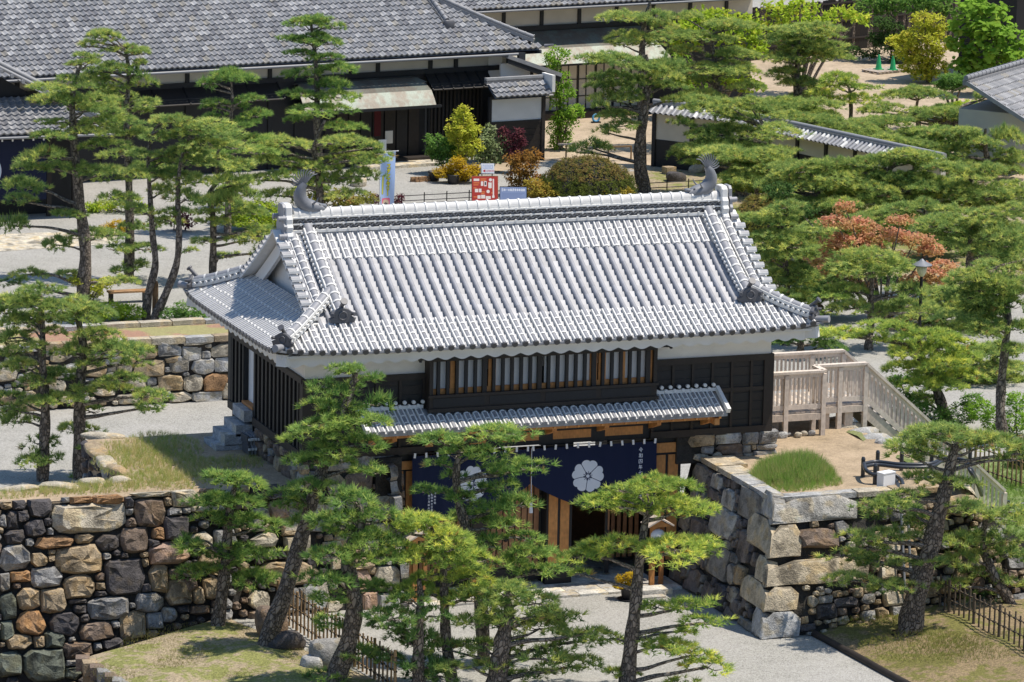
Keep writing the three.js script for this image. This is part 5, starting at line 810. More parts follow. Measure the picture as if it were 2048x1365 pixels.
function tuftGeo(seed, n, len, wide, low, high) {
  reseed(seed); const P = []; shoot(P, [], V3(0, 0, 0), V3(0, 1, 0), len, n, wide, low, high, [1, 1, 1]);
  const g = new THREE.BufferGeometry(); g.setAttribute('position', new THREE.Float32BufferAttribute(P, 3)); g.computeVertexNormals(); g.setAttribute('uv', new THREE.Float32BufferAttribute(new Float32Array(P.length / 3 * 2), 2)); return g;
}
// foliage pads: flat clouds of shoots with an uneven rim and top, in four sizes; colours are relative to the tree's own tone
const PADS = []; let padTris = 0;
function padGeo(W, seed) {
  reseed(seed); const D = W * 0.86, H = 0.36 * W + 0.07, P = [], C = [], f = Array.from({ length: 8 }, () => rr(0, 6.283)), N = Math.round(Math.PI * W * D * 118) + 14;
  const rim = (a) => 1 + 0.20 * Math.sin(2 * a + f[0]) + 0.15 * Math.sin(3 * a + f[1]) + 0.11 * Math.sin(5 * a + f[2]);
  const holes = Array.from({ length: Math.round(W * 9) }, () => { const a = rr(0, 6.283), r = rr(0.3, 0.95); return [Math.cos(a) * r * W, Math.sin(a) * r * D, rr(0.08, 0.17)]; });
  for (let i = 0; i < N; i++) {
    const a = rr(0, 6.283), r = Math.sqrt(rnd()), k = r * rim(a), x = Math.cos(a) * k * W, z = Math.sin(a) * k * D; if (holes.some((h) => Math.hypot(h[0] - x, h[1] - z) < h[2])) continue;
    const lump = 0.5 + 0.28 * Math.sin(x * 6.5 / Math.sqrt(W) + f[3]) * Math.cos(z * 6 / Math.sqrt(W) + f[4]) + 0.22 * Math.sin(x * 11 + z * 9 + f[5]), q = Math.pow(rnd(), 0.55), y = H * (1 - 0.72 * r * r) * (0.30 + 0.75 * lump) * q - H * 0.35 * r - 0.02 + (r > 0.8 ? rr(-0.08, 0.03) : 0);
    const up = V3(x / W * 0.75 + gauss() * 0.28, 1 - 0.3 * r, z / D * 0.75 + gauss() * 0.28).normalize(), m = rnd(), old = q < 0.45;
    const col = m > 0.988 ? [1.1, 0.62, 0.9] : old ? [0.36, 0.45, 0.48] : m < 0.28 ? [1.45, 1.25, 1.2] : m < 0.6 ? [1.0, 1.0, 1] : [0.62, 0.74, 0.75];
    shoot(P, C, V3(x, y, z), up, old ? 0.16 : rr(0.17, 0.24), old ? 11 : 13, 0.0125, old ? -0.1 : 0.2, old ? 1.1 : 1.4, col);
  }
  const g = new THREE.BufferGeometry(); g.setAttribute('position', new THREE.Float32BufferAttribute(P, 3)); g.setAttribute('color', new THREE.Float32BufferAttribute(C, 3)); g.computeVertexNormals(); g.setAttribute('uv', new THREE.Float32BufferAttribute(new Float32Array(P.length / 3 * 2), 2)); padTris += P.length / 9; return g;
}
[0.30, 0.48, 0.72, 1.02].forEach((W, i) => PADS.push({ W, D: W * 0.86, H: 0.36 * W + 0.07, g: Array.from({ length: 6 }, (_, k) => padGeo(W, 610 + i * 10 + k)) }));
const TONES = Object.fromEntries(Object.entries({ y: [0.52, 0.63, 0.15], m: [0.445, 0.55, 0.165], g: [0.36, 0.51, 0.14], d: [0.245, 0.39, 0.12] }).map(([k, c]) => [k, [0.9, 1, 1.1].map((s, i) => leafMat({ color: rgb(c[0] * s * (1 + 0.05 * (i - 1)), c[1] * s, c[2] * s) }))]));
let padCount = 0;
function pine(name, label, o) {
  // o: base [px, py, height of the ground], trunk [[px, py], ...] to the top, r radius at foot, pads 'px,py,rx,ry ...', tone, spread, fill (share of further pads)
  reseed(o.seed || 700 + padCount);
  const B = G(o.base[0], o.base[1], o.base[2] || 0), N = VIEW.clone().negate(), P = (px, py, d = 0) => onPlane(px, py, B.clone().addScaledVector(VIEW, d), N);
  const t = thing(name, label, 'pine tree', B), sc = pxScale(B);
  const spine = [V3(0, -0.15, 0), ...o.trunk.map(([x, y], i) => P(x, y, rr(-0.12, 0.12) * Math.min(1, i)).sub(B))]; spine[0] = V3((spine[1].x) * -0.02, -0.15, 0);
  const pts = [spine[0], V3(0, 0.02, 0), ...spine.slice(1)], r0 = (o.r || 0.16) * 0.88;
  const curve = new THREE.CatmullRomCurve3(pts, false, 'centripetal');
  part(t, 'trunk', [tube(pts, (k) => r0 * (1 - 0.74 * k) * (1 + 0.5 * Math.max(0, 1 - k * 14)) * (1 + 0.05 * Math.sin(k * 37)), 9, 0.09, pts.length * 6)], MT.bark);
  const tp = []; for (let i = 0; i <= 40; i++) tp.push(curve.getPoint(i / 40));
  let pads = o.pads.trim().split(/\s+/).map((w) => w.split(',').map(Number)); const own = pads.length, extra = Math.round(own * (o.fill || 0));
  for (let i = 0; i < extra; i++) { const [x, y, rx, ry] = pads[i % own]; pads.push([x + rr(-0.8, 0.8) * rx, y + rr(-0.9, 1.3) * ry, rx * rr(0.6, 0.95), ry * rr(0.7, 0.95), 1]); }
  const reach = o.spread === undefined ? 0.75 : o.spread, yTop = o.trunk[o.trunk.length - 1][1];
  pads.forEach(([px, py, rx, ry, more], i) => {
    const W = rx / sc * 1.06, nearTop = Math.min(1, Math.max(0.1, (py - yTop) / 90));
    const off = rr(-1, 1) * reach * (0.35 + 0.65 * nearTop) * Math.min(1.3, Math.max(0.5, W * 1.4)) * (more ? 1.3 : 1), c = P(px, py, off).sub(B), D = W * rr(0.72, 0.95), H = Math.max(0.08, ry / sc * 0.98 - D * 0.09);
    let bi = 0, bd = 1e9; tp.forEach((q, k) => { const h = Math.hypot(q.x - c.x, q.z - c.z), dd = h * 0.35 + Math.abs(q.y - (c.y - H * 0.5 - 0.12 - 0.12 * h)); if (dd < bd && k > 3) { bd = dd; bi = k; } });
    const q = tp[bi], under = c.clone().add(V3(0, -H * 0.6, 0)), mid = q.clone().lerp(under, 0.55).add(V3(rr(-0.1, 0.1), rr(-0.02, 0.14), rr(-0.1, 0.1))), rb = Math.min(r0 * 0.55, 0.020 + 0.024 * Math.min(2, q.distanceTo(under)) + 0.012 * W);
    const bg = [tube([q, q.clone().lerp(mid, 0.5).add(V3(0, rr(-0.06, 0.06), 0)), mid, under], (k) => rb * (1 - 0.6 * k), 6, 0.08, 10)];
    for (let k = 0; k < 6; k++) { const a = k * 1.05 + rr(0, 0.9), e = c.clone().add(V3(Math.cos(a) * W * rr(0.4, 0.8), rr(-0.08, 0.02) - H * 0.15, Math.sin(a) * D * rr(0.4, 0.8))); bg.push(tube([under, under.clone().lerp(e, 0.5).add(V3(rr(-0.05, 0.05), -0.05, rr(-0.05, 0.05))), e], (s) => 0.019 * (1 - 0.65 * s), 4, 0, 4)); }
    part(t, 'branch', bg, MT.branch);
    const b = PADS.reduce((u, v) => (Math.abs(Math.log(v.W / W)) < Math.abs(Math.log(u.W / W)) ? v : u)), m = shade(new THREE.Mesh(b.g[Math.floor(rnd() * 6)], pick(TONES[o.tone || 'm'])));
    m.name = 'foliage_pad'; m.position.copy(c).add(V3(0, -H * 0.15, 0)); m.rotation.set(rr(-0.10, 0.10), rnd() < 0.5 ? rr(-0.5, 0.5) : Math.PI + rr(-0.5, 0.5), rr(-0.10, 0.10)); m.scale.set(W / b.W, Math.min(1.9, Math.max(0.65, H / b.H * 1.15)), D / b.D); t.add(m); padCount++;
  });
  return t;
}
// ---- front pines
pine('pine_tree', 'small young pine with four flat tiers standing against the left boulder wall', { base: [436, 1252, 0.1], trunk: [[448, 1150], [456, 1060], [462, 1000], [473, 965]], r: 0.24, tone: 'g', spread: 0.4, seed: 711, fill: 0.15,
  pads: '476,957,54,20 460,1000,62,13 430,1032,40,18 500,1040,60,20 395,1092,42,16 455,1098,55,22 515,1106,40,18 392,1140,46,15 510,1152,46,24 440,1128,34,12 545,1048,28,12 372,1080,22,14' });
pine('pine_tree', 'tall pine leaning right with a long bare lower trunk, left of the gateway', { base: [530, 1297, 0.05], trunk: [[560, 1215], [592, 1110], [622, 1010], [650, 925], [676, 850], [700, 785], [712, 745]], r: 0.30, tone: 'g', spread: 0.55, seed: 712, fill: 0.12,
  pads: '691,732,30,13 734,754,20,10 668,778,40,18 708,772,26,14 640,808,36,19 690,812,38,18 752,798,26,24 650,843,60,17 700,848,36,15 742,836,40,17 622,866,50,20 672,880,36,18 732,880,40,20 662,896,42,15 618,916,45,20 738,936,40,15 560,988,40,12 620,966,46,19 606,1002,50,14 614,1036,36,16 680,918,34,12' });
pine('pine_tree', 'dark-trunked bushy pine just left of the gateway, rising through the bamboo fence line', { base: [668, 1372, 0.0], trunk: [[694, 1294], [709, 1210], [697, 1122], [706, 1082], [724, 1040], [712, 1005]], r: 0.33, tone: 'g', spread: 0.6, seed: 713, fill: 0.25,
  pads: '710,994,45,22 668,1030,46,20 754,1024,32,16 676,1054,30,13 660,1104,50,22 748,1076,52,27 770,1110,48,18 720,1118,34,14 655,1152,46,23 752,1172,48,16 660,1192,44,15 660,1240,36,14 720,1300,48,17 655,1346,42,18 708,1060,40,18' });
pine('pine_tree', 'yellow-green pine in front of the left gate pillar with a thin pale trunk', { base: [905, 1372, 0.0], trunk: [[892, 1280], [889, 1210], [886, 1134], [873, 1090], [863, 1058]], r: 0.20, tone: 'y', spread: 0.6, seed: 714, fill: 0.12,
  pads: '843,1034,52,20 896,1070,54,22 840,1108,46,20 948,1114,56,22 898,1120,40,18 935,1150,52,18 826,1172,46,25 880,1188,36,16 968,1180,46,16 800,1092,40,18 860,1150,34,14 930,1195,40,16 790,1055,30,14' });
pine('pine_tree', 'dark green straight-trunked pine at the bottom, between bamboo fence and centre pine', { base: [838, 1380, 0.0], trunk: [[836, 1320], [838, 1260], [841, 1195], [838, 1160]], r: 0.24, tone: 'd', spread: 0.6, seed: 715, fill: 0.25,
  pads: '786,1228,52,23 845,1278,36,26 852,1324,42,25 765,1245,34,14 800,1270,30,12 868,1225,36,18 812,1196,34,14 880,1345,36,18 770,1312,32,13 800,1318,28,12' });
pine('pine_tree', 'pine with open twisted boughs hanging over the left half of the blue curtain', { base: [968, 1330, 0.0], trunk: [[962, 1210], [948, 1120], [930, 1050], [916, 990], [914, 930], [930, 892], [950, 872]], r: 0.22, tone: 'g', spread: 0.5, seed: 716, fill: 0.12,
  pads: '885,875,42,17 986,862,56,13 912,898,28,12 975,904,44,18 878,922,22,10 1042,930,54,21 1000,935,30,14 908,946,20,14 858,976,30,15 1010,966,30,16 962,976,36,15 926,992,34,16 1036,1000,40,24 980,1010,36,19 945,1030,46,20 1012,1044,36,18 1065,1100,50,24 1086,1138,40,16 1014,1122,42,22 990,1085,44,20 1050,1070,36,14' });
pine('pine_tree', 'broad pine at the bottom centre with spreading yellow-green tiers over the gravel', { base: [992, 1385, 0.0], trunk: [[1000, 1320], [1008, 1270], [1018, 1225], [1012, 1195]], r: 0.38, tone: 'm', spread: 0.7, seed: 717, fill: 0.25,
  pads: '966,1190,40,20 1070,1198,58,22 1020,1182,40,16 965,1237,50,20 1080,1247,52,24 1025,1232,40,18 900,1292,42,20 1045,1292,36,22 1095,1308,44,24 1150,1276,55,20 1172,1262,36,14 1148,1325,56,20 960,1286,40,16 985,1325,34,16 1060,1345,40,14 1110,1225,34,15 905,1330,30,14' });
pine('pine_tree', 'single slender pine with bright yellow-green tiers standing before the right half of the gateway', { base: [1254, 1385, 0.0], trunk: [[1262, 1290], [1271, 1210], [1280, 1120], [1288, 1060], [1297, 1018]], r: 0.27, tone: 'y', spread: 0.5, seed: 718, fill: 0.15,
  pads: '1318,965,68,20 1206,1000,50,17 1242,976,28,12 1344,1008,76,20 1275,1012,44,15 1400,1020,26,12 1170,1106,56,19 1225,1084,60,15 1352,1094,80,18 1290,1092,40,14 1408,1100,28,12 1158,1144,18,9 1315,1210,36,13 1384,1204,42,21 1408,1240,42,15 1372,1258,26,10 1340,1290,58,18 1385,1305,44,15 1415,1328,44,16 1222,1273,38,12 1245,1342,30,14 1355,1364,34,10 1300,1272,36,11' });
pine('pine_tree', 'large dark pine leaning over the right stone wall from the grassy mound', { base: [1822, 1258, 0.35], trunk: [[1836, 1180], [1862, 1095], [1886, 1000], [1900, 940], [1912, 890]], r: 0.42, tone: 'm', spread: 0.8, seed: 719, fill: 0.25,
  pads: '1832,889,52,21 1882,860,60,17 1975,882,52,25 1930,868,40,18 2026,912,26,18 1848,950,34,17 1910,962,38,16 1762,1006,46,21 1815,986,40,15 1788,1012,60,24 1715,1070,36,17 1790,1064,46,18 1690,1106,42,14 1760,1120,60,19 1700,1155,46,14 1788,1170,46,19 1850,1040,40,16 1860,1120,36,14 1740,1090,36,14 1930,1010,30,13' });
pine('pine_tree', 'small twisted pine cut off by the right edge of the photograph', { base: [2025, 1225, 0.3], trunk: [[2018, 1200], [1995, 1164], [1968, 1094], [1972, 1040], [1985, 1015]], r: 0.22, tone: 'm', spread: 0.6, seed: 720, fill: 0.25,
  pads: '1962,1018,46,21 2020,1034,36,17 1922,1076,46,21 2012,1070,40,19 1926,1112,44,20 2018,1106,36,17 1902,1166,34,13 2022,1160,32,15 1966,1190,42,17 1956,1230,42,19 2022,1232,36,21 1996,1284,52,19 1960,1140,34,14 2040,1270,30,16' });
// ---- left court pines
pine('pine_tree', 'two-stemmed pine on the gravel at the left edge behind the terrace', { base: [85, 962, 0], trunk: [[88, 880], [90, 800], [84, 720], [84, 650], [80, 590]], r: 0.24, tone: 'm', spread: 0.8, seed: 721, fill: 0.35,
  pads: '75,577,40,15 35,600,42,19 95,610,48,15 30,640,34,15 60,632,34,14 30,674,34,17 35,728,40,17 20,702,28,14 70,760,40,14 105,795,60,20 30,790,34,13 35,835,40,19 80,880,34,16 75,915,40,21 20,812,26,12 110,660,26,10 60,690,28,12 10,620,20,14 100,740,30,12' });
pine('pine_tree', 'pine with a thick dark trunk behind the left terrace, boughs reaching over the court wall', { base: [160, 958, 0], trunk: [[158, 860], [160, 770], [166, 700], [158, 650], [150, 615]], r: 0.27, tone: 'm', spread: 0.8, seed: 722, fill: 0.35,
  pads: '130,608,42,15 143,632,54,19 192,662,42,17 235,692,52,22 135,700,40,17 135,742,38,15 240,755,46,13 185,722,36,13 228,772,40,13 302,787,42,13 298,812,30,8 182,818,24,13 160,855,40,15 165,950,22,13 210,690,34,14 150,780,36,14 270,722,30,12 185,890,26,12' });
pine('pine_tree', 'tall pine with a straight thick trunk in the left court in front of the shop', { base: [165, 608, 0], trunk: [[168, 560], [170, 500], [162, 430], [155, 360], [148, 290], [144, 230], [146, 180], [156, 140]], r: 0.31, tone: 'm', spread: 0.9, seed: 723, fill: 0.35,
  pads: '172,108,22,9 158,124,28,9 143,154,26,13 100,172,42,15 105,194,42,15 190,196,48,15 206,216,36,10 222,238,54,16 100,268,42,13 110,242,30,10 84,305,46,21 200,285,42,15 150,335,60,15 50,366,46,21 215,337,38,16 25,440,26,24 135,425,36,11 195,465,48,13 115,482,34,17 40,395,34,14 175,260,34,12 60,330,34,12 20,560,30,8 60,545,34,9 140,545,30,9 240,560,36,9' });
pine('pine_tree', 'twin-crowned pine rising against the hall roof, left of centre', { base: [258, 560, 0], trunk: [[259, 470], [258, 400], [256, 320], [252, 230], [257, 140], [250, 100]], r: 0.24, tone: 'm', spread: 0.8, seed: 724, fill: 0.35,
  pads: '208,68,34,14 190,80,20,9 255,96,38,12 228,130,32,14 277,122,16,6 205,163,44,17 286,158,26,18 288,198,26,9 284,218,22,9 213,210,34,13 182,140,18,8 230,185,36,14 240,260,44,16 272,262,42,16 250,303,44,17 232,392,42,15 272,450,34,13 283,493,42,13 232,493,30,13 275,527,30,16 245,536,28,11 290,330,36,15 225,350,36,14' });
pine('pine_tree', 'straighter stem of the forked pine behind the court wall', { base: [292, 642, 0], trunk: [[296, 590], [310, 530], [305, 470], [300, 400], [296, 320], [300, 270]], r: 0.2, tone: 'm', spread: 0.7, seed: 725, fill: 0.35,
  pads: '330,238,38,13 292,305,26,9 345,306,34,15 308,335,44,15 332,376,34,17 270,345,34,13 318,270,34,12 300,420,30,12 330,440,30,12 262,410,28,11' });
pine('pine_tree', 'right-leaning stem of the forked pine behind the court wall', { base: [306, 646, 0], trunk: [[328, 595], [352, 530], [358, 470], [355, 400], [360, 330], [372, 280]], r: 0.2, tone: 'm', spread: 0.7, seed: 726, fill: 0.35,
  pads: '410,245,48,15 372,262,36,13 420,283,58,19 385,358,42,17 372,392,32,18 375,498,18,8 350,420,30,12 396,320,36,14 360,350,30,12' });
pine('pine_tree', 'crooked pine standing close behind the left gable of the gatehouse', { base: [425, 565, 0], trunk: [[426, 500], [425, 430], [418, 390], [434, 360], [432, 320], [440, 290]], r: 0.18, tone: 'm', spread: 0.7, seed: 727, fill: 0.35,
  pads: '432,318,60,19 460,355,40,20 445,398,42,24 485,383,34,17 492,475,42,15 452,508,24,11 500,420,34,14 430,440,30,13 525,500,24,12 468,290,30,13 410,420,26,11 405,480,24,9 520,455,26,12' });
pine('pine_tree', 'dense round-topped pine before the hall, left of the slender tall pine with tiers', { base: [455, 470, 0], trunk: [[456, 400], [455, 330], [458, 260], [464, 205], [462, 160]], r: 0.18, tone: 'g', spread: 0.8, seed: 728, fill: 0.35,
  pads: '467,150,40,19 413,166,18,13 495,196,34,13 428,202,22,10 512,226,32,15 428,228,22,10 480,245,36,14 450,260,30,13 500,275,36,14 440,300,34,13 520,300,34,14' });
pine('pine_tree', 'slender tall pine with clear rounded tiers in front of the hall entrance', { base: [640, 420, 0], trunk: [[638, 330], [634, 260], [634, 180], [630, 110], [622, 50]], r: 0.24, tone: 'g', spread: 0.5, seed: 729, fill: 0.35,
  pads: '607,42,34,13 655,46,25,10 632,34,22,8 595,76,36,13 660,82,27,12 632,66,20,8 600,103,30,11 650,112,34,10 684,132,34,15 598,145,34,12 640,135,26,11 660,163,34,17 595,185,36,13 672,190,42,10 632,186,26,10 640,217,62,10 685,250,42,15 600,235,30,11' });
pine('pine_tree', 'wide bushy pine with a bent pale trunk at the foot of the slender tall pine', { base: [640, 455, 0], trunk: [[640, 400], [636, 350], [628, 300], [640, 262], [650, 240]], r: 0.22, tone: 'm', spread: 0.9, seed: 730, fill: 0.35,
  pads: '560,280,58,20 690,278,46,17 745,290,22,12 530,318,32,15 706,312,50,19 592,322,34,15 575,346,46,17 666,355,46,22 728,345,34,17 620,375,40,15 560,385,38,14 690,385,40,14 640,330,36,14 520,355,30,13' });
// ---- pines beyond the gate on the right
pine('pine_tree', 'big pine with a grey trunk beside the clipped dome bush', { base: [1290, 384, 0], trunk: [[1280, 330], [1279, 290], [1288, 230], [1295, 180], [1297, 140], [1292, 110]], r: 0.36, tone: 'm', spread: 0.9, seed: 731, fill: 0.35,
  pads: '1250,118,54,17 1334,124,36,20 1232,150,44,19 1290,160,44,15 1213,190,30,17 1345,170,34,12 1234,226,42,15 1362,196,30,15 1197,118,24,11 1212,258,22,13 1248,248,36,10 1185,288,36,18 1290,128,40,16 1262,192,34,13 1160,300,24,10' });
pine('pine_tree', 'dark-trunked pine against the far hall front, upper centre right', { base: [1284, 330, 0], trunk: [[1285, 200], [1285, 95], [1290, 40], [1300, 5]], r: 0.26, tone: 'm', spread: 0.8, seed: 732, fill: 0.35,
  pads: '1245,32,42,14 1312,28,38,15 1260,70,46,14 1300,82,34,12 1240,84,24,9 1330,50,30,12' });
pine('pine_tree', 'pine with an upright double trunk among the bright trees at the top', { base: [1434, 300, 0], trunk: [[1433, 240], [1433, 185], [1431, 145], [1426, 100], [1424, 70]], r: 0.26, tone: 'm', spread: 0.9, seed: 733, fill: 0.35,
  pads: '1397,70,72,17 1452,45,46,17 1430,132,70,13 1470,105,46,15 1365,98,38,14 1375,150,40,14 1480,140,40,14 1410,185,40,14 1495,170,34,14 1370,30,34,13' });
pine('pine_tree', 'low wide pine with a thick leaning dark trunk behind the right ridge ornament', { base: [1482, 392, 0], trunk: [[1484, 355], [1500, 335], [1525, 320], [1540, 285], [1530, 255]], r: 0.36, tone: 'm', spread: 1.0, seed: 734, fill: 1.3,
  pads: '1418,215,56,18 1447,254,52,16 1378,303,38,17 1426,286,50,16 1533,260,60,17 1358,240,20,11 1500,288,36,14 1518,322,58,9 1470,230,40,14 1560,300,36,14 1400,322,34,11 1497,200,34,14' });
pine('pine_tree', 'pine with a dark straight trunk left of the sandy yard', { base: [1594, 265, 0], trunk: [[1593, 200], [1594, 150], [1597, 100], [1600, 60]], r: 0.26, tone: 'm', spread: 0.9, seed: 735, fill: 1.3,
  pads: '1605,58,64,18 1615,90,62,12 1560,115,32,12 1642,110,42,10 1605,160,50,15 1583,200,34,17 1632,188,26,17 1560,75,32,13 1575,140,36,13 1620,225,36,13' });
pine('pine_tree', 'small open pine with a forked pale trunk in front of the sandy yard', { base: [1700, 290, 0], trunk: [[1702, 240], [1702, 200], [1698, 175], [1690, 160]], r: 0.16, tone: 'y', spread: 0.5, seed: 736, fill: 0.2,
  pads: '1680,152,38,15 1735,172,26,8 1712,195,48,11 1640,183,24,13 1660,172,26,10 1700,170,24,9' });
pine('pine_tree', 'flat-topped pine below the green cones, right of the small forked pine', { base: [1836, 262, 0], trunk: [[1838, 235], [1834, 212], [1838, 195]], r: 0.18, tone: 'm', spread: 0.6, seed: 737, fill: 0.2, pads: '1810,186,38,14 1858,184,42,14 1834,178,40,13' });
pine('pine_tree', 'long low pine spreading in front of the right-hand outbuilding', { base: [1900, 300, 0], trunk: [[1905, 262], [1908, 238], [1910, 222]], r: 0.22, tone: 'm', spread: 0.9, seed: 738, fill: 1.2, pads: '1862,224,40,13 1908,220,48,14 1955,226,42,13 1984,195,36,10 2026,212,28,17 1765,212,40,15 1820,236,36,12' });
pine('pine_tree', 'pine with a pale curling bough in the grove below the sandy yard', { base: [1795, 350, 0], trunk: [[1794, 320], [1790, 290], [1768, 262], [1756, 248]], r: 0.2, tone: 'm', spread: 0.9, seed: 739, fill: 1.3, pads: '1765,240,52,12 1712,265,38,13 1800,280,56,16 1736,292,38,12 1650,236,32,14 1840,262,36,12 1690,300,36,13 1640,290,34,14' });
pine('pine_tree', 'pine at the upper right edge below the outbuilding roof', { base: [1975, 360, 0], trunk: [[1975, 320], [1970, 280], [1972, 258]], r: 0.22, tone: 'm', spread: 1.0, seed: 740, fill: 1.3, pads: '1920,262,46,15 1958,282,48,10 2022,268,32,20 2022,305,32,14 1900,300,42,14 1985,322,46,14 1930,330,44,14 2030,340,30,14' });
pine('pine_tree', 'broad pine filling the grove right of the gatehouse ridge, left half', { base: [1640, 470, 0], trunk: [[1640, 430], [1636, 390], [1630, 350], [1634, 325]], r: 0.28, tone: 'm', spread: 1.4, seed: 741, fill: 2.0, dense: 1.1,
  pads: '1585,330,46,17 1640,325,52,17 1560,362,44,17 1620,368,56,18 1680,350,50,17 1580,398,50,16 1650,402,56,17 1700,385,44,16 1545,395,30,13 1610,430,40,14 1690,420,40,14' });
pine('pine_tree', 'broad pine in the middle of the right-hand grove above the reddish maple', { base: [1790, 470, 0], trunk: [[1790, 430], [1785, 385], [1780, 345], [1785, 320]], r: 0.28, tone: 'm', spread: 1.4, seed: 742, fill: 2.0, dense: 1.1,
  pads: '1730,322,48,16 1785,318,52,16 1840,312,46,16 1720,362,52,18 1790,358,56,18 1850,352,48,17 1745,396,46,16 1820,396,52,16 1770,425,40,12 1860,385,40,14' });
pine('pine_tree', 'broad pine at the right edge in the upper half, above the lamp', { base: [1950, 480, 0], trunk: [[1948, 440], [1942, 390], [1945, 350], [1950, 325]], r: 0.28, tone: 'm', spread: 1.4, seed: 743, fill: 2.0, dense: 1.1,
  pads: '1905,332,48,16 1965,340,52,16 2020,370,44,17 1900,372,50,17 1960,382,54,17 2030,408,36,14 1920,405,44,14 1985,400,40,12' });
pine('pine_tree', 'pine with flat tiers right of the maple, above the tall bare trunk', { base: [1938, 600, 0], trunk: [[1938, 555], [1940, 510], [1942, 470], [1945, 440]], r: 0.22, tone: 'm', spread: 1.0, seed: 744, fill: 2.0, pads: '1890,438,54,15 1995,425,54,16 2006,462,46,22 1925,458,44,14 1960,440,40,14 1900,490,34,12 1985,500,44,15 2030,505,30,14' });
pine('pine_tree', 'bushy pine touching the right end of the gatehouse roof', { base: [1570, 690, 0], trunk: [[1572, 640], [1575, 580], [1570, 510], [1566, 460]], r: 0.24, tone: 'm', spread: 1.0, seed: 745, fill: 2.0, pads: '1540,436,52,15 1562,468,62,17 1530,500,40,15 1580,505,50,16 1560,548,54,14 1600,540,36,14 1584,586,42,16 1550,478,40,14 1610,470,36,14 1600,622,34,13 1560,420,40,14' });
pine('pine_tree', 'pine with a forked grey trunk standing in front of the reddish maple', { base: [1738, 700, 0], trunk: [[1742, 640], [1742, 600], [1744, 560], [1738, 535]], r: 0.2, tone: 'm', spread: 0.7, seed: 746, fill: 0.4, pads: '1743,522,76,17 1700,538,36,14 1790,536,40,14 1826,582,30,18 1695,612,46,12 1806,608,58,13 1690,576,38,15 1770,620,40,12 1745,505,50,13 1850,620,34,12' });
pine('pine_tree', 'pine spreading above the timber stairs with a leaning dark trunk', { base: [1896, 850, 0], trunk: [[1886, 815], [1870, 770], [1850, 730], [1838, 690], [1835, 655]], r: 0.26, tone: 'y', spread: 1.0, seed: 747, fill: 0.8, pads: '1690,662,42,11 1776,650,48,17 1850,668,60,20 1905,682,50,20 1830,700,50,17 1890,722,58,19 1826,732,56,19 1860,766,62,20 1842,802,42,14 1906,750,40,17 1745,670,36,12 1920,710,34,15 1800,760,36,13' });
pine('pine_tree', 'tall pine with a long bare speckled trunk near the right edge', { base: [2010, 892, 0], trunk: [[2002, 830], [2004, 760], [2012, 690], [2018, 640], [2014, 600], [2010, 560]], r: 0.23, tone: 'm', spread: 0.9, seed: 748, fill: 0.7, pads: '1960,550,46,19 2010,556,42,19 1942,588,60,19 2022,605,32,19 1936,635,60,17 2024,645,30,15 1985,575,44,16 1975,612,46,15 1930,560,34,14 1990,530,36,13 2040,580,24,16 1960,660,40,13 2036,690,24,14' });
pine('pine_tree', 'low dark pine behind the timber walkway under the roof corner', { base: [1600, 715, 0], trunk: [[1602, 690], [1600, 665], [1604, 650]], r: 0.2, tone: 'd', spread: 0.8, seed: 749, fill: 0.5, pads: '1585,668,32,9 1630,665,34,10 1560,680,26,8 1660,690,36,10 1600,652,26,8' });
// further pines that close the right-hand grove: crowns given by their middle and reach
[[1520, 430, 1505, 330, 'pine in the shade directly behind the right ridge end, under the low wide pine'], [1590, 300, 1590, 238, 'pine hiding the middle of the slanting plaster wall'], [1685, 320, 1685, 268, 'pine in front of the plaster wall left of the small forked pine'], [1830, 345, 1815, 292, 'pine in front of the lower end of the slanting plaster wall'],
  [1700, 520, 1690, 455, 'pine crowding behind the top of the reddish maple'], [1850, 520, 1850, 440, 'pine between the reddish maple and the right-edge pines'], [2010, 560, 2010, 490, 'pine at the right edge level with the lamp'], [1640, 640, 1640, 590, 'pine low between the roof corner and the forked grey-trunk pine'], [1600, 560, 1605, 500, 'pine left of the reddish maple beside the roof slope'], [1880, 660, 1900, 610, 'pine under the garden lamp, right of the forked grey-trunk pine'], [1985, 760, 1990, 720, 'pine low at the right edge behind the tall bare trunk'], [1950, 260, 1950, 240, 'pine hugging the front wall of the right-edge outbuilding'], [1520, 300, 1540, 225, 'pine at the upper end of the slanting plaster wall, right of the double trunk']]
  .forEach(([bx, by, cx, cy, label], i) => {
    reseed(7700 + i); const pads = []; for (let k = 0; k < 17; k++) pads.push([cx + rr(-68, 68), cy + rr(-34, 44), rr(34, 54), rr(11, 16)].map(Math.round).join(','));
    pine('pine_tree', label, { base: [bx, by, 0], trunk: [[bx + 2, by - 25], [(bx + cx) / 2, (by + cy) / 2], [cx, cy - 25]], r: 0.2, tone: i % 4 === 3 ? 'g' : 'm', spread: 1.2, seed: 7800 + i, pads: pads.join(' ') });
  });
pine('pine_tree', 'low pine whose flat tiers cover the slanting plaster wall near its upper end', { base: [1650, 350, 0], trunk: [[1648, 310], [1640, 270], [1636, 245]], r: 0.18, tone: 'm', spread: 0.3, seed: 7901, fill: 0.4, pads: '1602,232,46,13 1640,240,46,13 1664,254,42,12 1622,256,44,13 1580,244,36,12 1650,275,40,13' });
pine('pine_tree', 'low pine whose flat tiers cover the slanting plaster wall near its lower end', { base: [1800, 362, 0], trunk: [[1798, 330], [1795, 300], [1790, 282]], r: 0.18, tone: 'm', spread: 0.3, seed: 7902, fill: 0.4, pads: '1740,268,44,12 1782,276,46,13 1822,284,46,13 1852,296,40,12 1770,298,42,13 1810,306,42,12' });
console.log('pads', padCount, 'pad triangles', padTris);
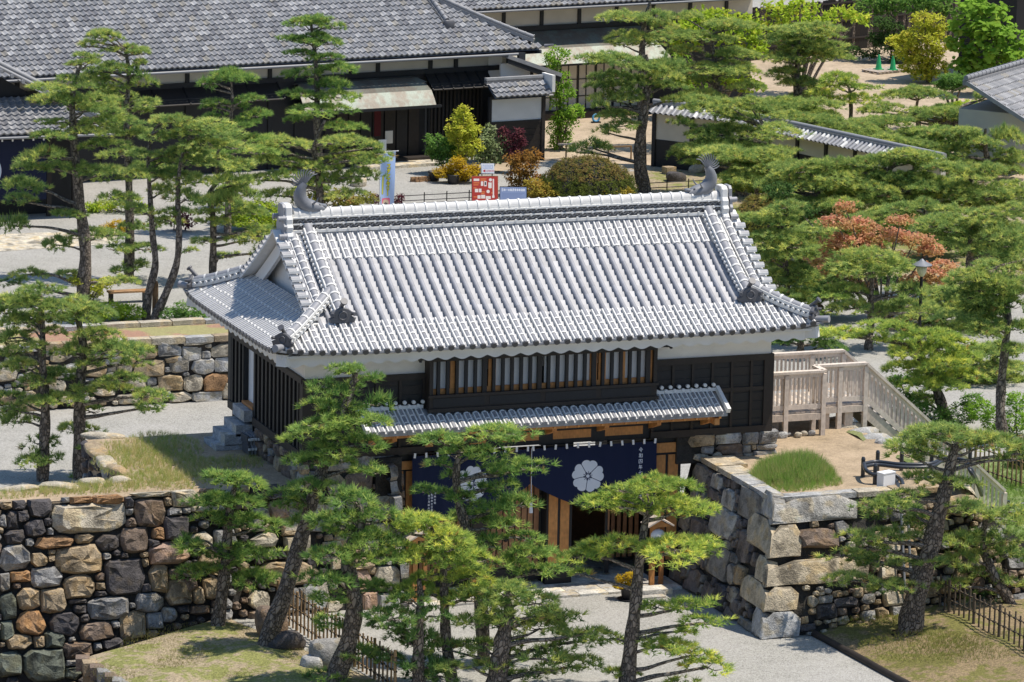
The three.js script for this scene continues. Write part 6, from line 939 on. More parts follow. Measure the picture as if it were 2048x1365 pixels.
// ---------------------------------------------------------------- leafy shrubs and broad-leaved trees
function leafGeo(seed, n, len, wid, spread, lobes) {
  reseed(seed); const P = [];
  for (let i = 0; i < n; i++) {
    const c = V3(gauss(), gauss() * 0.7, gauss()).multiplyScalar(spread), d = V3(gauss(), rr(-0.5, 0.5), gauss()).normalize(), up = V3(gauss() * 0.6, 1, gauss() * 0.6).normalize(), s = d.clone().cross(up).normalize(), L = len * rr(0.7, 1.2);
    const pts = lobes ? [[0, 0], [0.15, 0.55], [0.5, 0.32], [0.55, 0.6], [1, 0], [0.55, -0.6], [0.5, -0.32], [0.15, -0.55]] : [[0, 0], [0.45, 0.5], [1, 0], [0.45, -0.5]];
    const q = pts.map(([a, b]) => c.clone().addScaledVector(d, a * L).addScaledVector(s, b * (lobes ? L : wid)).add(V3(0, -0.12 * a * L, 0)));
    for (let k = 1; k + 1 < q.length; k++) P.push(...q[0].toArray(), ...q[k].toArray(), ...q[k + 1].toArray());
  }
  const g = new THREE.BufferGeometry(); g.setAttribute('position', new THREE.Float32BufferAttribute(P, 3)); g.computeVertexNormals(); g.setAttribute('uv', new THREE.Float32BufferAttribute(new Float32Array(P.length / 3 * 2), 2)); return g;
}
const LEAF = { small: leafGeo(801, 9, 0.075, 0.04, 0.06), mid: leafGeo(802, 8, 0.13, 0.065, 0.09), big: leafGeo(803, 6, 0.24, 0.12, 0.14), maple: leafGeo(804, 9, 0.075, 0.06, 0.10, true), bigMaple: leafGeo(805, 5, 0.24, 0.2, 0.16, true) };
const LC = { hedge: [[0.167, 0.196, 0.041], [0.109, 0.152, 0.038], [0.275, 0.225, 0.065]], olive: [[0.348, 0.341, 0.080], [0.232, 0.254, 0.058], [0.435, 0.261, 0.102]], yellow: [[0.66, 0.68, 0.09], [0.48, 0.54, 0.08], [0.74, 0.66, 0.12]], gold: [[0.62, 0.44, 0.03], [0.5, 0.36, 0.03], [0.6, 0.42, 0.06]], fresh: [[0.290, 0.478, 0.058], [0.174, 0.348, 0.051], [0.392, 0.536, 0.087]], lime: [[0.478, 0.609, 0.058], [0.319, 0.478, 0.058], [0.609, 0.609, 0.087]], green: [[0.189, 0.348, 0.072], [0.116, 0.239, 0.058], [0.275, 0.406, 0.102]], dark: [[0.087, 0.167, 0.043], [0.058, 0.116, 0.036], [0.116, 0.189, 0.051]], grey: [[0.348, 0.420, 0.203], [0.232, 0.304, 0.131], [0.493, 0.522, 0.319]], wine: [[0.15, 0.045, 0.06], [0.10, 0.03, 0.045], [0.22, 0.08, 0.08]], rust: [[0.40, 0.20, 0.05], [0.30, 0.21, 0.05], [0.48, 0.24, 0.07]], maple: [[0.80, 0.42, 0.28], [0.50, 0.38, 0.12], [0.62, 0.48, 0.18]], ochre: [[0.46, 0.36, 0.06], [0.36, 0.31, 0.06], [0.50, 0.30, 0.07]] };
let leafCount = 0;
function leafy(name, label, cat, o) {      // base [px, py, y], blobs 'px,py,rx,ry ...' each a mass of leaves
  reseed(o.seed || 900 + leafCount % 5000); const B = G(o.base[0], o.base[1], o.base[2] || 0), t = thing(name, label, cat, B, o.group), sc = pxScale(B), N = VIEW.clone().negate(), geo = LEAF[o.leaf || 'small'], C = LC[o.tone];
  const blobs = o.blobs.trim().split(/\s+/).map((w) => w.split(',').map(Number)), stems = [], ms = [], cs = [], den = o.dense || 1, size = { small: 0.075, mid: 0.13, big: 0.24, maple: 0.12, bigMaple: 0.26 }[o.leaf || 'small'];
  blobs.forEach(([px, py, rx, ry, tn]) => {
    const D = rx / sc * 0.85, c = onPlane(px, py, B.clone().addScaledVector(VIEW, rr(-0.4, 0.4) * (o.spread ?? 0.6)), N).sub(B), W = rx / sc, H = Math.max(0.08, ry / sc - 0.05), T = tn !== undefined ? [C[0], C[1], C[2]] : C;
    const foot = V3(rr(-0.08, 0.08) + c.x * 0.08, o.pot || 0, rr(-0.08, 0.08)); if (o.stems !== false) stems.push(tube([foot, V3(c.x * 0.45, c.y * 0.5, c.z * 0.4), c], (k) => (o.r || 0.03) * (1 - 0.6 * k), 5, 0.05, 7));
    const n = Math.round(den * 1.15 * (W * H + W * D + H * D) * 4 / (size * size * 2.2)) + 6;
    for (let i = 0; i < n; i++) {
      const d = V3(gauss(), gauss(), gauss()).normalize(), k = 0.55 + 0.5 * Math.pow(rnd(), 0.6), lump = 1 + 0.16 * Math.sin(d.x * 5 + px) * Math.cos(d.y * 4 + py) + 0.1 * Math.sin(d.z * 7 + d.x * 3), p = V3(c.x + d.x * W * k * lump, c.y + d.y * H * k * lump, c.z + d.z * D * k * lump); if (p.y < 0.01) p.y = 0.01 + rnd() * 0.06;
      const s = rr(0.75, 1.25); ms.push(M4(p, new THREE.Quaternion().setFromEuler(new THREE.Euler(rr(-0.5, 0.5) + d.z * 0.5, rr(0, 6.28), rr(-0.5, 0.5) - d.x * 0.5)), V3(s, s, s)));
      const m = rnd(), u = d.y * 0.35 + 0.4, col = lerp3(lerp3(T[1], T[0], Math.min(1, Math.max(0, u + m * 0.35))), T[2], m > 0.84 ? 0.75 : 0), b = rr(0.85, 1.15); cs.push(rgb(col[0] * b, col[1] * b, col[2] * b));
    }
  });
  leafCount += ms.length; if (stems.length) part(t, o.stemName || 'stem', stems, MT.branch);
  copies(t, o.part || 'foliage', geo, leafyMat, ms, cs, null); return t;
}
function hedge(name, label, px, py, y, rx, ry, tone, tone2) {      // clipped dome bush: shell of small leaves over twigs
  reseed(1000 + Math.round(px)); const B = G(px, py, y), sc = pxScale(B), W = rx / sc, H = ry / sc, D = W * 0.8, t = thing(name, label, 'clipped bush', B), ms = [], cs = [], n = Math.round((W * D + W * H + D * H) * 330);
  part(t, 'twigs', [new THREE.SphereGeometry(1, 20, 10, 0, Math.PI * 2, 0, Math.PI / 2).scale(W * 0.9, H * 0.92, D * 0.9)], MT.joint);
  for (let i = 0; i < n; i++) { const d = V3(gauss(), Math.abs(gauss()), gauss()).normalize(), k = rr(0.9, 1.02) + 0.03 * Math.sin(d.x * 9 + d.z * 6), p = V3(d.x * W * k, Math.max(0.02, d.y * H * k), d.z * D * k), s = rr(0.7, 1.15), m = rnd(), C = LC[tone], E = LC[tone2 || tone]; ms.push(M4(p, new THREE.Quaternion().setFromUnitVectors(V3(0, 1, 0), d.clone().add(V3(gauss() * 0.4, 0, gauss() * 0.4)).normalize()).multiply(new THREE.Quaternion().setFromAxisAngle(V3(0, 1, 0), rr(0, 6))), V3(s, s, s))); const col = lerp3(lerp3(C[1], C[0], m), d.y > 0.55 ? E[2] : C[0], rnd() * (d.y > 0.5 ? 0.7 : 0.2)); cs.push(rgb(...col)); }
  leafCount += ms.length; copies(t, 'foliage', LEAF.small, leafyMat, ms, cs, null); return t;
}
hedge('clipped_bush', 'large dark green clipped dome bush in front of the wide grey-trunked pine', 1172, 398, 0, 108, 88, 'hedge', 'olive');
hedge('clipped_bush', 'clipped olive dome bush right of the gatehouse ridge end', 1528, 470, 0, 74, 84, 'olive', 'olive');
hedge('clipped_bush', 'clipped bush behind the low wide pine and the right fish ornament', 1510, 378, 0, 70, 46, 'lime', 'olive');
hedge('clipped_bush', 'clipped reddish-olive bush cut off by the right edge near the bare trunk', 2050, 935, 0, 34, 66, 'olive', 'rust');
leafy('shrub', 'yellow-green young maple in a pot before the hall, tallest of the plants on display', 'shrub', { base: [920, 352, 0], blobs: '925,232,18,20 922,255,30,24 945,262,18,16 915,275,24,18 940,290,26,22 925,310,22,18 928,222,7,16', leaf: 'maple', tone: 'yellow', spread: 0.5 });
leafy('shrub', 'rounded green shrub left of the yellow maple in front of the dark hall', 'shrub', { base: [888, 348, 0], blobs: '872,282,22,18 885,300,30,22 870,302,20,16 895,320,24,18 905,290,16,12', leaf: 'mid', tone: 'green', spread: 0.5 });
leafy('shrub', 'pale grey-green shrub right of the yellow maple', 'shrub', { base: [982, 345, 0], blobs: '978,262,14,16 972,285,20,18 988,300,28,22 965,306,22,18 1005,285,12,14 985,318,24,14', leaf: 'mid', tone: 'grey', spread: 0.5 });
leafy('shrub', 'dark wine-red shrub against the white panel of the side gate', 'shrub', { base: [1025, 345, 0], blobs: '1008,265,14,12 1038,264,12,12 1018,285,20,16 1040,285,14,14 1025,305,20,14', leaf: 'mid', tone: 'wine', spread: 0.5 });
leafy('shrub', 'rust-coloured shrub behind the blue-grey notice board', 'shrub', { base: [1045, 392, 0], blobs: '1060,312,22,16 1030,320,20,16 1050,335,28,18 1035,352,26,18 1062,362,26,18 1045,375,30,16', leaf: 'mid', tone: 'rust', spread: 0.6 });
leafy('shrub', 'low yellow-olive bushes right of the notice boards at the foot of the dome bush', 'shrub', { base: [1080, 405, 0], blobs: '1075,372,28,16 1095,385,30,16 1060,392,26,12 1120,395,30,10 1160,392,24,12 1205,390,22,12 1150,378,20,14 1245,386,22,12', leaf: 'mid', tone: 'ochre', spread: 0.5 });
leafy('potted_flowers', 'mass of golden yellow flowers in black pots on the gravel before the hall', 'potted plants', { base: [908, 366, 0], blobs: '885,345,20,13 910,348,26,15 938,342,24,14 915,325,16,14 905,335,18,12 950,335,14,10', leaf: 'small', tone: 'gold', spread: 0.3, pot: 0.3 });
[[868, 362, 'leftmost'], [906, 368, 'front middle'], [930, 362, 'right'], [948, 356, 'far right']].forEach(([px, py, w]) => { const p = thing('plant_pot', w + ' black plastic pot under the golden yellow flowers', 'plant pot', G(px, py, 0)); part(p, 'pot', [new THREE.LatheGeometry([[0, 0], [0.2, 0], [0.24, 0.34], [0.27, 0.34], [0.27, 0.39], [0.22, 0.39], [0.2, 0.32], [0, 0.32]].map(([a, b]) => new THREE.Vector2(a, b)), 14)], MT.pot); part(p, 'earth', [new THREE.CylinderGeometry(0.2, 0.2, 0.02, 12).translate(0, 0.34, 0)], MT.darkSoil); });
{ const p = thing('brick_planter', 'small heap of reddish bricks left of the black plant pots', 'bricks', G(848, 363, 0)); reseed(1101); for (let r = 0; r < 2; r++) for (let i = 0; i < 7; i++) part(p, 'brick', [box(0.22, 0.09, 0.12, -0.45 + i * 0.15, 0.05 + r * 0.1, rr(-0.1, 0.1), 0, rr(-0.4, 0.4))], MT.orange); }
leafy('climbing_plant', 'tall green climbing plant right of the side gate of the hall', 'climbing plant', { base: [1120, 300, 0], blobs: '1115,110,26,20 1105,130,16,18 1122,160,20,22 1128,185,22,18 1112,200,14,20 1142,222,28,16 1125,232,22,14 1138,244,24,12 1110,255,16,24 1122,275,22,22 1112,290,14,14', leaf: 'mid', tone: 'fresh', spread: 0.5, r: 0.05 });
leafy('reddish_maple', 'Japanese maple with coral red and orange leaves in the right grove', 'maple tree', { base: [1765, 640, 0], blobs: '1690,415,24,14 1672,445,34,18 1720,450,36,16 1660,480,38,20 1705,488,44,20 1760,470,36,18 1802,440,30,12 1790,470,24,14 1640,515,30,16 1660,545,34,18 1700,530,36,18 1830,480,40,16 1860,500,34,13 1885,532,34,12 1870,548,36,14 1780,520,40,18 1840,560,38,18 1660,575,24,14 1740,500,34,16 1720,565,34,16 1890,560,24,10 1815,640,20,8', leaf: 'maple', tone: 'maple', spread: 1.6, r: 0.05, dense: 0.85 });
leafy('maple_tree', 'golden-yellow maple tree behind the green cones at the top right', 'maple tree', { base: [1860, 165, 0], blobs: '1848,40,26,18 1870,50,32,22 1835,75,34,22 1880,85,30,24 1810,88,30,16 1825,110,32,18 1855,110,34,24 1830,135,30,18 1870,135,30,18 1795,80,20,10 1850,150,26,14', leaf: 'maple', tone: 'yellow', spread: 1.2, r: 0.07 });
leafy('broadleaf_tree', 'large-leaved bright green tree at the top right corner', 'tree', { base: [1960, 190, 0], blobs: '1945,50,44,26 1990,60,44,28 1930,85,34,24 1975,100,44,28 2020,80,36,26 1950,130,36,22 1925,125,24,20 2000,120,36,20 2035,110,24,20 1990,140,30,14 1940,15,36,18 1990,20,34,14', leaf: 'bigMaple', tone: 'fresh', spread: 1.5, r: 0.08, dense: 0.6 });
leafy('broadleaf_tree', 'lime-green broad-leaved tree behind the double-trunked pine at the top', 'tree', { base: [1430, 240, 0], blobs: '1395,40,38,22 1440,35,44,22 1490,45,36,22 1510,70,26,22 1400,70,30,18 1480,80,36,20 1515,100,22,16 1360,60,26,18 1500,170,30,18 1470,160,30,14 1380,158,26,14 1355,90,22,16', leaf: 'big', tone: 'lime', spread: 1.4, r: 0.09, dense: 1.1 });
leafy('broadleaf_tree', 'bright broad-leaved tree with pale tips at the top, right of the hall end', 'tree', { base: [1600, 190, 0], blobs: '1555,18,34,18 1600,12,34,18 1640,35,36,20 1580,45,34,20 1620,60,36,18 1655,60,24,16 1545,45,22,18 1690,25,26,14 1720,35,22,10', leaf: 'big', tone: 'lime', spread: 1.4, r: 0.09 });
leafy('broadleaf_tree', 'row of drooping green leaves hanging over the brown fence at the very top', 'tree', { base: [1800, 120, 0], blobs: '1740,10,34,14 1780,16,30,14 1820,12,30,14 1860,10,34,12 1895,18,26,12 1765,-6,60,10 1860,-8,60,10', leaf: 'big', tone: 'green', spread: 0.8, r: 0.07 });
leafy('shrub', 'dark green climbing shrubs on the brown fence behind the green cones', 'shrub', { base: [1790, 125, 0], blobs: '1765,45,26,16 1790,60,24,18 1775,85,28,18 1800,95,24,16 1755,75,20,14 1740,105,26,10 1700,100,20,14 1800,118,24,8', leaf: 'mid', tone: 'dark', spread: 0.8 });
leafy('yew_tree', 'rounded dark green tree on forked trunks left of the outbuilding roof', 'tree', { base: [1905, 238, 0], blobs: '1905,158,28,14 1885,168,18,12 1925,166,18,12 1905,172,30,10', leaf: 'small', tone: 'green', spread: 0.5, r: 0.09, dense: 1.3 });
leafy('shrub', 'green leaf mass behind the hall side roof and the big grey-trunked pine', 'shrub', { base: [1390, 230, 0], blobs: '1360,120,24,20 1345,150,22,16 1400,170,26,14', leaf: 'big', tone: 'fresh', spread: 0.8 });
leafy('shrub', 'yellow-green shrub in front of the outbuilding under its roof edge', 'shrub', { base: [1945, 275, 0], blobs: '1935,210,26,13 1950,238,30,16 1925,240,22,14 1960,255,22,12', leaf: 'mid', tone: 'lime', spread: 0.6 });
// shrubs on the left
leafy('shrub', 'bright green clipped azalea between the crooked pine and the left fish ornament', 'shrub', { base: [500, 462, 0], blobs: '480,422,40,22 525,418,36,22 500,440,50,16 545,440,26,14 455,440,24,14', leaf: 'small', tone: 'lime', spread: 0.5 });
leafy('shrub', 'wine-red bush among the left pines in front of the shop', 'shrub', { base: [350, 462, 0], blobs: '345,435,18,14 365,430,18,14 375,445,18,10', leaf: 'mid', tone: 'wine', spread: 0.4 });
leafy('shrub', 'golden-yellow bush in a planter in front of the left shop', 'shrub', { base: [232, 470, 0], blobs: '215,455,14,12 235,450,18,13 250,460,14,10', leaf: 'small', tone: 'gold', spread: 0.4 });
leafy('shrub', 'pale yellow iris-like clump behind the left pine trunks', 'shrub', { base: [250, 425, 0], blobs: '205,410,34,10 250,400,28,14 280,415,24,12 180,415,20,10', leaf: 'mid', tone: 'lime', spread: 0.6 });
leafy('shrub', 'yellow-green potted bush under the left tall pine', 'shrub', { base: [178, 605, 0], blobs: '160,560,24,14 195,570,26,14 180,585,26,12 215,562,18,10', leaf: 'small', tone: 'yellow', spread: 0.5 });
leafy('shrub', 'green azalea bush left of the forked pine foot on the court wall', 'shrub', { base: [240, 645, 0], blobs: '220,620,44,18 260,625,34,18 190,632,30,12', leaf: 'small', tone: 'lime', spread: 0.4 });
leafy('shrub', 'dark green azalea bush right of the forked pine foot beside the roof corner', 'shrub', { base: [372, 648, 0], blobs: '345,628,30,14 375,618,30,18 400,632,26,13 360,640,30,8', leaf: 'small', tone: 'green', spread: 0.4 });
leafy('shrub', 'reddish and green low shrubs behind the roof at the banner foot', 'shrub', { base: [640, 425, 0], blobs: '640,395,26,14 670,390,26,13 610,400,26,12 700,400,30,12 735,395,22,14 690,410,30,8', leaf: 'mid', tone: 'olive', spread: 0.5 });
leafy('shrub', 'dark wine-red twiggy shrub right of the banner', 'shrub', { base: [790, 416, 0], blobs: '790,402,12,10 800,395,10,8 752,398,8,14', leaf: 'small', tone: 'wine', spread: 0.3, dense: 0.7 });
leafy('shrub', 'green bushes behind the timber stairs on the right', 'shrub', { base: [1830, 860, 0], blobs: '1790,790,34,20 1825,815,34,24 1795,830,28,18 1860,830,40,22 1920,830,34,26 1945,800,24,18 1800,760,24,13', leaf: 'small', tone: 'green', spread: 0.8 });
leafy('shrub', 'bright green shrubs at the right edge beside the bare pine trunk', 'shrub', { base: [2030, 870, 0], blobs: '1960,820,30,24 1985,845,26,22 2030,840,30,30 2035,800,24,20', leaf: 'small', tone: 'fresh', spread: 0.7 });
leafy('ground_shrub', 'undergrowth shrubs under the right grove between the pines', 'shrub', { base: [1700, 560, 0], blobs: '1600,420,40,16 1560,380,34,16 1650,560,40,18 1590,640,40,16 1640,610,36,18 1780,600,40,16', leaf: 'mid', tone: 'dark', spread: 0.8 });
leafy('potted_flowers', 'yellow flowering plant in a black pot at the right foot of the gateway', 'potted plant', { base: [1257, 1200, 0], blobs: '1250,1160,17,15 1242,1172,14,10 1262,1150,10,8 1258,1174,14,10', leaf: 'small', tone: 'gold', spread: 0.2, pot: 0.25 });
{ const p = thing('plant_pot', 'black pot holding the yellow flowers at the right foot of the gateway', 'plant pot', G(1257, 1200, 0)); part(p, 'pot', [new THREE.LatheGeometry([[0, 0], [0.17, 0], [0.21, 0.28], [0.24, 0.28], [0.24, 0.33], [0.19, 0.33], [0, 0.27]].map(([a, b]) => new THREE.Vector2(a, b)), 14)], MT.pot); part(p, 'saucer', [new THREE.CylinderGeometry(0.3, 0.27, 0.03, 14).translate(0, 0.02, 0)], MT.pot); }
leafy('weed', 'small bright green weed at the foot of the left wall', 'plant', { base: [518, 1228, 0.05], blobs: '516,1216,14,12', leaf: 'small', tone: 'fresh', spread: 0.1 });
// ---- grass: nobody could count it
function grassPatch(name, label, spots, h, cols, n) {
  reseed(1201 + n); const ms = [], cs = []; const g = tuftGeo(1210, 9, 1, 0.022, 0.9, 1.5), C = spots.map(([px, py, y, rx, ry, k]) => ({ c: G(px, py, y), rx, ry, k: k || 1 })); const A = C.reduce((s, c) => s + c.rx * c.ry, 0);
  C.forEach((c) => { const m = Math.round(n * c.rx * c.ry / A); for (let i = 0; i < m; i++) { const a = rr(0, 6.283), r = Math.sqrt(rnd()), p = V3(c.c.x + Math.cos(a) * r * c.rx, c.c.y - 0.02 + (c.k > 1 ? (1 - r * r) * 0.22 : 0), c.c.z + Math.sin(a) * r * c.ry), s = h * c.k * rr(0.6, 1.3) * (1.1 - 0.5 * r); ms.push(M4(p, new THREE.Quaternion().setFromEuler(new THREE.Euler(rr(-0.4, 0.4), rr(0, 6), rr(-0.4, 0.4))), V3(s, s, s))); const q = lerp3(pick(cols), pick(cols), rnd()); cs.push(rgb(...q)); } });
  const im = copies(scene, numbered(name), g, leafyMat, ms, cs, 'stuff'); im.userData.label = label; im.userData.category = 'grass'; return im;
}
grassPatch('grass', 'dry yellowish grass on the left terrace', [[300, 930, 3.17, 1.5, 1.9], [260, 905, 3.17, 1.1, 1.4], [340, 960, 3.17, 1.4, 1.2], [200, 975, 3.17, 1.6, 0.7], [330, 890, 3.17, 1.0, 1.6], [100, 985, 3.17, 2.2, 0.5], [410, 930, 3.17, 0.7, 1.0], [480, 925, 3.17, 0.7, 0.8]], 0.20, [[0.60, 0.54, 0.22], [0.42, 0.50, 0.14], [0.70, 0.60, 0.32], [0.34, 0.46, 0.10]], 4200);
grassPatch('grass', 'bright green grass clump on the right terrace', [[1580, 953, 3.24, 0.85, 1.2, 1.6], [1610, 945, 3.24, 0.7, 1.0, 1.5], [1555, 960, 3.24, 0.7, 0.9, 1.2], [1640, 958, 3.24, 0.5, 0.9, 0.9], [1585, 975, 3.24, 0.9, 0.5, 0.8]], 0.26, [[0.30, 0.50, 0.10], [0.22, 0.40, 0.075], [0.44, 0.52, 0.16], [0.52, 0.46, 0.22]], 3400);
grassPatch('grass', 'grass tufts on the front lawn and along the fence', [[420, 1300, 0.1, 2.2, 2.6], [580, 1330, 0.1, 1.8, 1.8], [300, 1345, 0.08, 1.4, 1.6]], 0.07, [[0.34, 0.33, 0.10], [0.24, 0.28, 0.06], [0.42, 0.36, 0.17]], 9000);
grassPatch('grass', 'grass tufts on the mound at lower right', [[1760, 1230, 0.35, 1.4, 1.2], [1900, 1290, 0.4, 2.4, 1.6], [1720, 1200, 0.3, 0.8, 0.6]], 0.10, [[0.30, 0.33, 0.08], [0.2, 0.26, 0.05], [0.38, 0.30, 0.13]], 5200);
grassPatch('grass', 'green grass at the right edge behind the wall', [[2000, 970, 0.01, 3.0, 3.5], [2040, 1060, 0.01, 1.6, 2.2]], 0.14, [[0.22, 0.36, 0.06], [0.30, 0.36, 0.09], [0.16, 0.30, 0.05]], 7000);

// ---------------------------------------------------------------- tiled roofs of the far buildings
function panTiles(parent, o, u, v, n, nu, nv, maxParts) {      // wavy pan tiles: o lower left corner, u along the eave, v up the slope (vectors of one tile)
  const g = new THREE.BufferGeometry(), P = [], I = [], S = 6, L = v.length() * 1.06, W = u.length(); // local x along eave, z down slope
  for (let j = 0; j < 2; j++) for (let i = 0; i <= S; i++) { const t = i / S, y = 0.038 * Math.cos(t * 2 * Math.PI * 0.92 + 0.5) + 0.012 * t; P.push(-W / 2 + t * W * 1.03, y + (j ? 0.0 : 0.07), j ? -L / 2 : L / 2); }
  for (let i = 0; i < S; i++) I.push(i, i + 1, i + S + 1, i + 1, i + S + 2, i + S + 1);
  const b0 = P.length / 3; for (let i = 0; i <= S; i++) { P.push(P[i * 3], P[i * 3 + 1], P[i * 3 + 2], P[i * 3], P[i * 3 + 1] - 0.07, P[i * 3 + 2]); } for (let i = 0; i < S; i++) { const a = b0 + i * 2; I.push(a, a + 1, a + 2, a + 2, a + 1, a + 3); }
  g.setAttribute('position', new THREE.Float32BufferAttribute(P, 3)); g.setIndex(I); const geo = boxUV(clean(g));
  const q = new THREE.Quaternion().setFromRotationMatrix(new THREE.Matrix4().makeBasis(u.clone().normalize(), n, v.clone().negate().normalize())), mats = [MT.hallA, MT.hallA, MT.hallA, MT.hallB, MT.hallB, MT.hallB, MT.hallC, MT.hallC, MT.hallD, MT.hallA, MT.hallB, MT.hallE], rest = [], cols = []; let made = 0;
  for (let j = 0; j < nv; j++) for (let i = 0; i < nu; i++) { const c = o.clone().addScaledVector(u, i + 0.5).addScaledVector(v, j + 0.5), keep = parent.userData.keep ? parent.userData.keep(c) : true; if (!keep) continue; const see = parent.userData.seen ? parent.userData.seen(c) : true; const p = c.addScaledVector(n, 0.03);
    if (made < maxParts && see) { const m = shade(new THREE.Mesh(geo, pick(mats))); m.name = 'pan_tile'; m.position.copy(p); m.quaternion.copy(q); parent.add(m); made++; } else { rest.push(M4(p, q, V3(1, 1, 1))); const c2 = pick(mats).color, k = rr(0.85, 1.15); cols.push(rgb(c2.r * k, c2.g * k, c2.b * k)); } }
  delete parent.userData.keep; delete parent.userData.seen;
  if (rest.length) copies(parent, 'pan_tile', geo, std({ color: 0xffffff, map: TX.tile, roughness: 0.5 }), rest, cols);
}
const YAW = 0.150;      // the hall stands turned against the gate
const inView = (grp) => { const m = new THREE.Matrix4().compose(grp.position, grp.quaternion, V3(1, 1, 1)); return (c) => { const w = c.clone().applyMatrix4(m).sub(CAM), z = w.dot(FW), x = 1024 + FOC * w.dot(RT) / z, y = 682.5 - FOC * w.dot(UPV) / z; return x > -20 && x < 2068 && y > -20; }; };
const hall = thing('hall', 'long low hall with a big grey pan-tiled roof and dark timber front behind the gate', 'hall', V3(18.9, 0, -66.0), undefined, YAW);
{
  reseed(1301); hall.updateMatrixWorld(true); const eY = 4.48, k = 0.53, xr = 5.55, zf = 1.0, xl = -26;
  const n = V3(0, 1, k).normalize(), v = V3(0, k, -1).normalize().multiplyScalar(0.345), u = V3(0.25, 0, 0), roof = part(hall, 'roof', [quad(V3(xl, eY - 0.05, zf), V3(xr, eY - 0.05, zf), V3(xr - 9, eY + 9 * k - 0.05, zf - 9), V3(xl, eY + 9 * k - 0.05, zf - 9)), quad(V3(xr, eY - 0.05, zf), V3(xr, eY - 0.05, zf - 18), V3(xr - 9, eY + 9 * k - 0.05, zf - 9), V3(xr - 9, eY + 9 * k - 0.05, zf - 9).add(V3(-0.01, 0, 0))), quad(V3(xl, eY - 0.2, zf - 0.05), V3(xl, eY - 0.2, zf - 3), V3(xr, eY - 0.2, zf - 3), V3(xr, eY - 0.2, zf - 0.05)), quad(V3(xr, eY - 0.06, zf - 18), V3(xl, eY - 0.06, zf - 18), V3(xl, eY + 9 * k - 0.05, zf - 9), V3(xr - 9, eY + 9 * k - 0.05, zf - 9))], MT.hallD);
  const vis = inView(hall); roof.userData.keep = (c) => c.x < xr - (zf - c.z) - 0.02 && (vis(c) || c.x > -24 && rnd() < 0.0); roof.userData.seen = () => true;
  panTiles(roof, V3(xl, eY, zf), u, v, n, Math.floor((xr - xl) / 0.25), 24, 300);
  // side slope and its rolls
  const n2 = V3(k, 1, 0).normalize(), v2 = V3(-1, k, 0).normalize().multiplyScalar(0.3); const roof2 = part(hall, 'side_roof', [bbox(xr - 0.06, xr - 0.01, eY - 0.2, eY - 0.06, zf - 9, zf)], MT.hallD);
  roof2.userData.keep = (c) => zf - c.z > xr - c.x + 0.05; panTiles(roof2, V3(xr, eY, zf), V3(0, 0, -0.272), v2, n2, 20, 12, 40);
  const roll = (pts, r) => { const g = []; for (let i = 0; i + 1 < pts.length; i++) { g.push(rod(pts[i], pts[i + 1], r, r * 0.94, 8)); const d = pts[i + 1].clone().sub(pts[i]); g.push(bar(pts[i].clone().add(V3(0, -0.14, 0)), pts[i + 1].clone().add(V3(0, -0.14, 0)), r * 2.6, 0.14)); g.push(rod(pts[i], pts[i].clone().addScaledVector(d, 0.09), r * 1.22, r * 1.22, 8)); } return g; };
  const hip = Array.from({ length: 26 }, (_, i) => { const d = 0.25 + i * 0.26; return V3(xr - d, eY + d * k + 0.22 + 0.12 * Math.pow(1 - Math.min(1, i / 8), 2), zf - d); }); part(hall, 'hip_ridge', roll(hip, 0.085), MT.hallB);
  part(hall, 'hip_ridge', [rod(V3(xr + 0.08, eY + 0.12, zf + 0.08), V3(xr + 0.35, eY + 0.2, zf + 0.35), 0.08, 0.03, 8)], MT.hallD);
  const desc = Array.from({ length: 16 }, (_, i) => { const d = 1.75 + i * 0.28; return V3(2.0, eY + d * k + 0.2, zf - d); }); part(hall, 'descending_ridge', roll(desc, 0.1), MT.hallB);
  part(hall, 'ridge_end_tile', [rock(0.26, 0.2, 0.14, 1310).translate(2.0, eY + 1.62 * k + 0.14, zf - 1.58)], MT.oni);
  part(hall, 'gutter', [rod(V3(xl, eY - 0.10, zf + 0.07), V3(xr - 0.9, eY - 0.16, zf + 0.07), 0.06, 0.06, 8)], MT.fish); part(hall, 'gutter_box', [bbox(xr - 1.15, xr - 0.85, eY - 0.5, eY - 0.1, zf - 0.05, zf + 0.14)], MT.blackPlastic); part(hall, 'downpipe', [rod(V3(-1.0 + 1.55, 0, 0.25), V3(-1.0 + 1.55, 2.4, 0.25), 0.05, 0.05, 7)], MT.blackPlastic);
  // walls
  part(hall, 'wall', [bbox(xl, xr - 1.0, 3.62, 4.6, -0.2, 0)], MT.oldPlaster); part(hall, 'wall', [bbox(xr - 1.2, xr - 1.0, 0, 4.5, -12, -0.2)], MT.plaster); part(hall, 'timber_wall', [bbox(xl, xr - 1.0, 0, 3.62, -0.2, 0.02)], MT.black);
  part(hall, 'beam', [bbox(xl, xr - 1, 3.55, 3.75, 0.02, 0.12)], MT.black); part(hall, 'beam', [bbox(xl, xr - 1, 4.3, 4.5, 0.0, 0.10)], MT.black);
  for (let x = xr - 1.05, i = 0; x > xl; i++) { part(hall, 'post', [bbox(x - 0.08, x + 0.08, 0, 4.5, 0, 0.09)], MT.black); x -= [2.6, 1.25, 2.55, 1.3][i % 4] * 0.95; }
  part(hall, 'white_panel', [bbox(3.55, 4.2, 2.85, 4.2, 0.04, 0.06)], MT.plaster);
  for (let i = 0; i < 14; i++) part(hall, 'lattice_bar', [bbox(0.85 + i * 0.18, 0.93 + i * 0.18, 0.5, 3.0, 0.05, 0.13)], i % 2 ? MT.blackB : MT.blackBrown);
  for (let i = 0; i < 8; i++) part(hall, 'door_panel', [bbox(-4.0 + i * 0.55, -3.52 + i * 0.55, 0.2, 2.4, 0.06, 0.10)], i % 3 ? MT.blackBrown : MT.blackB);
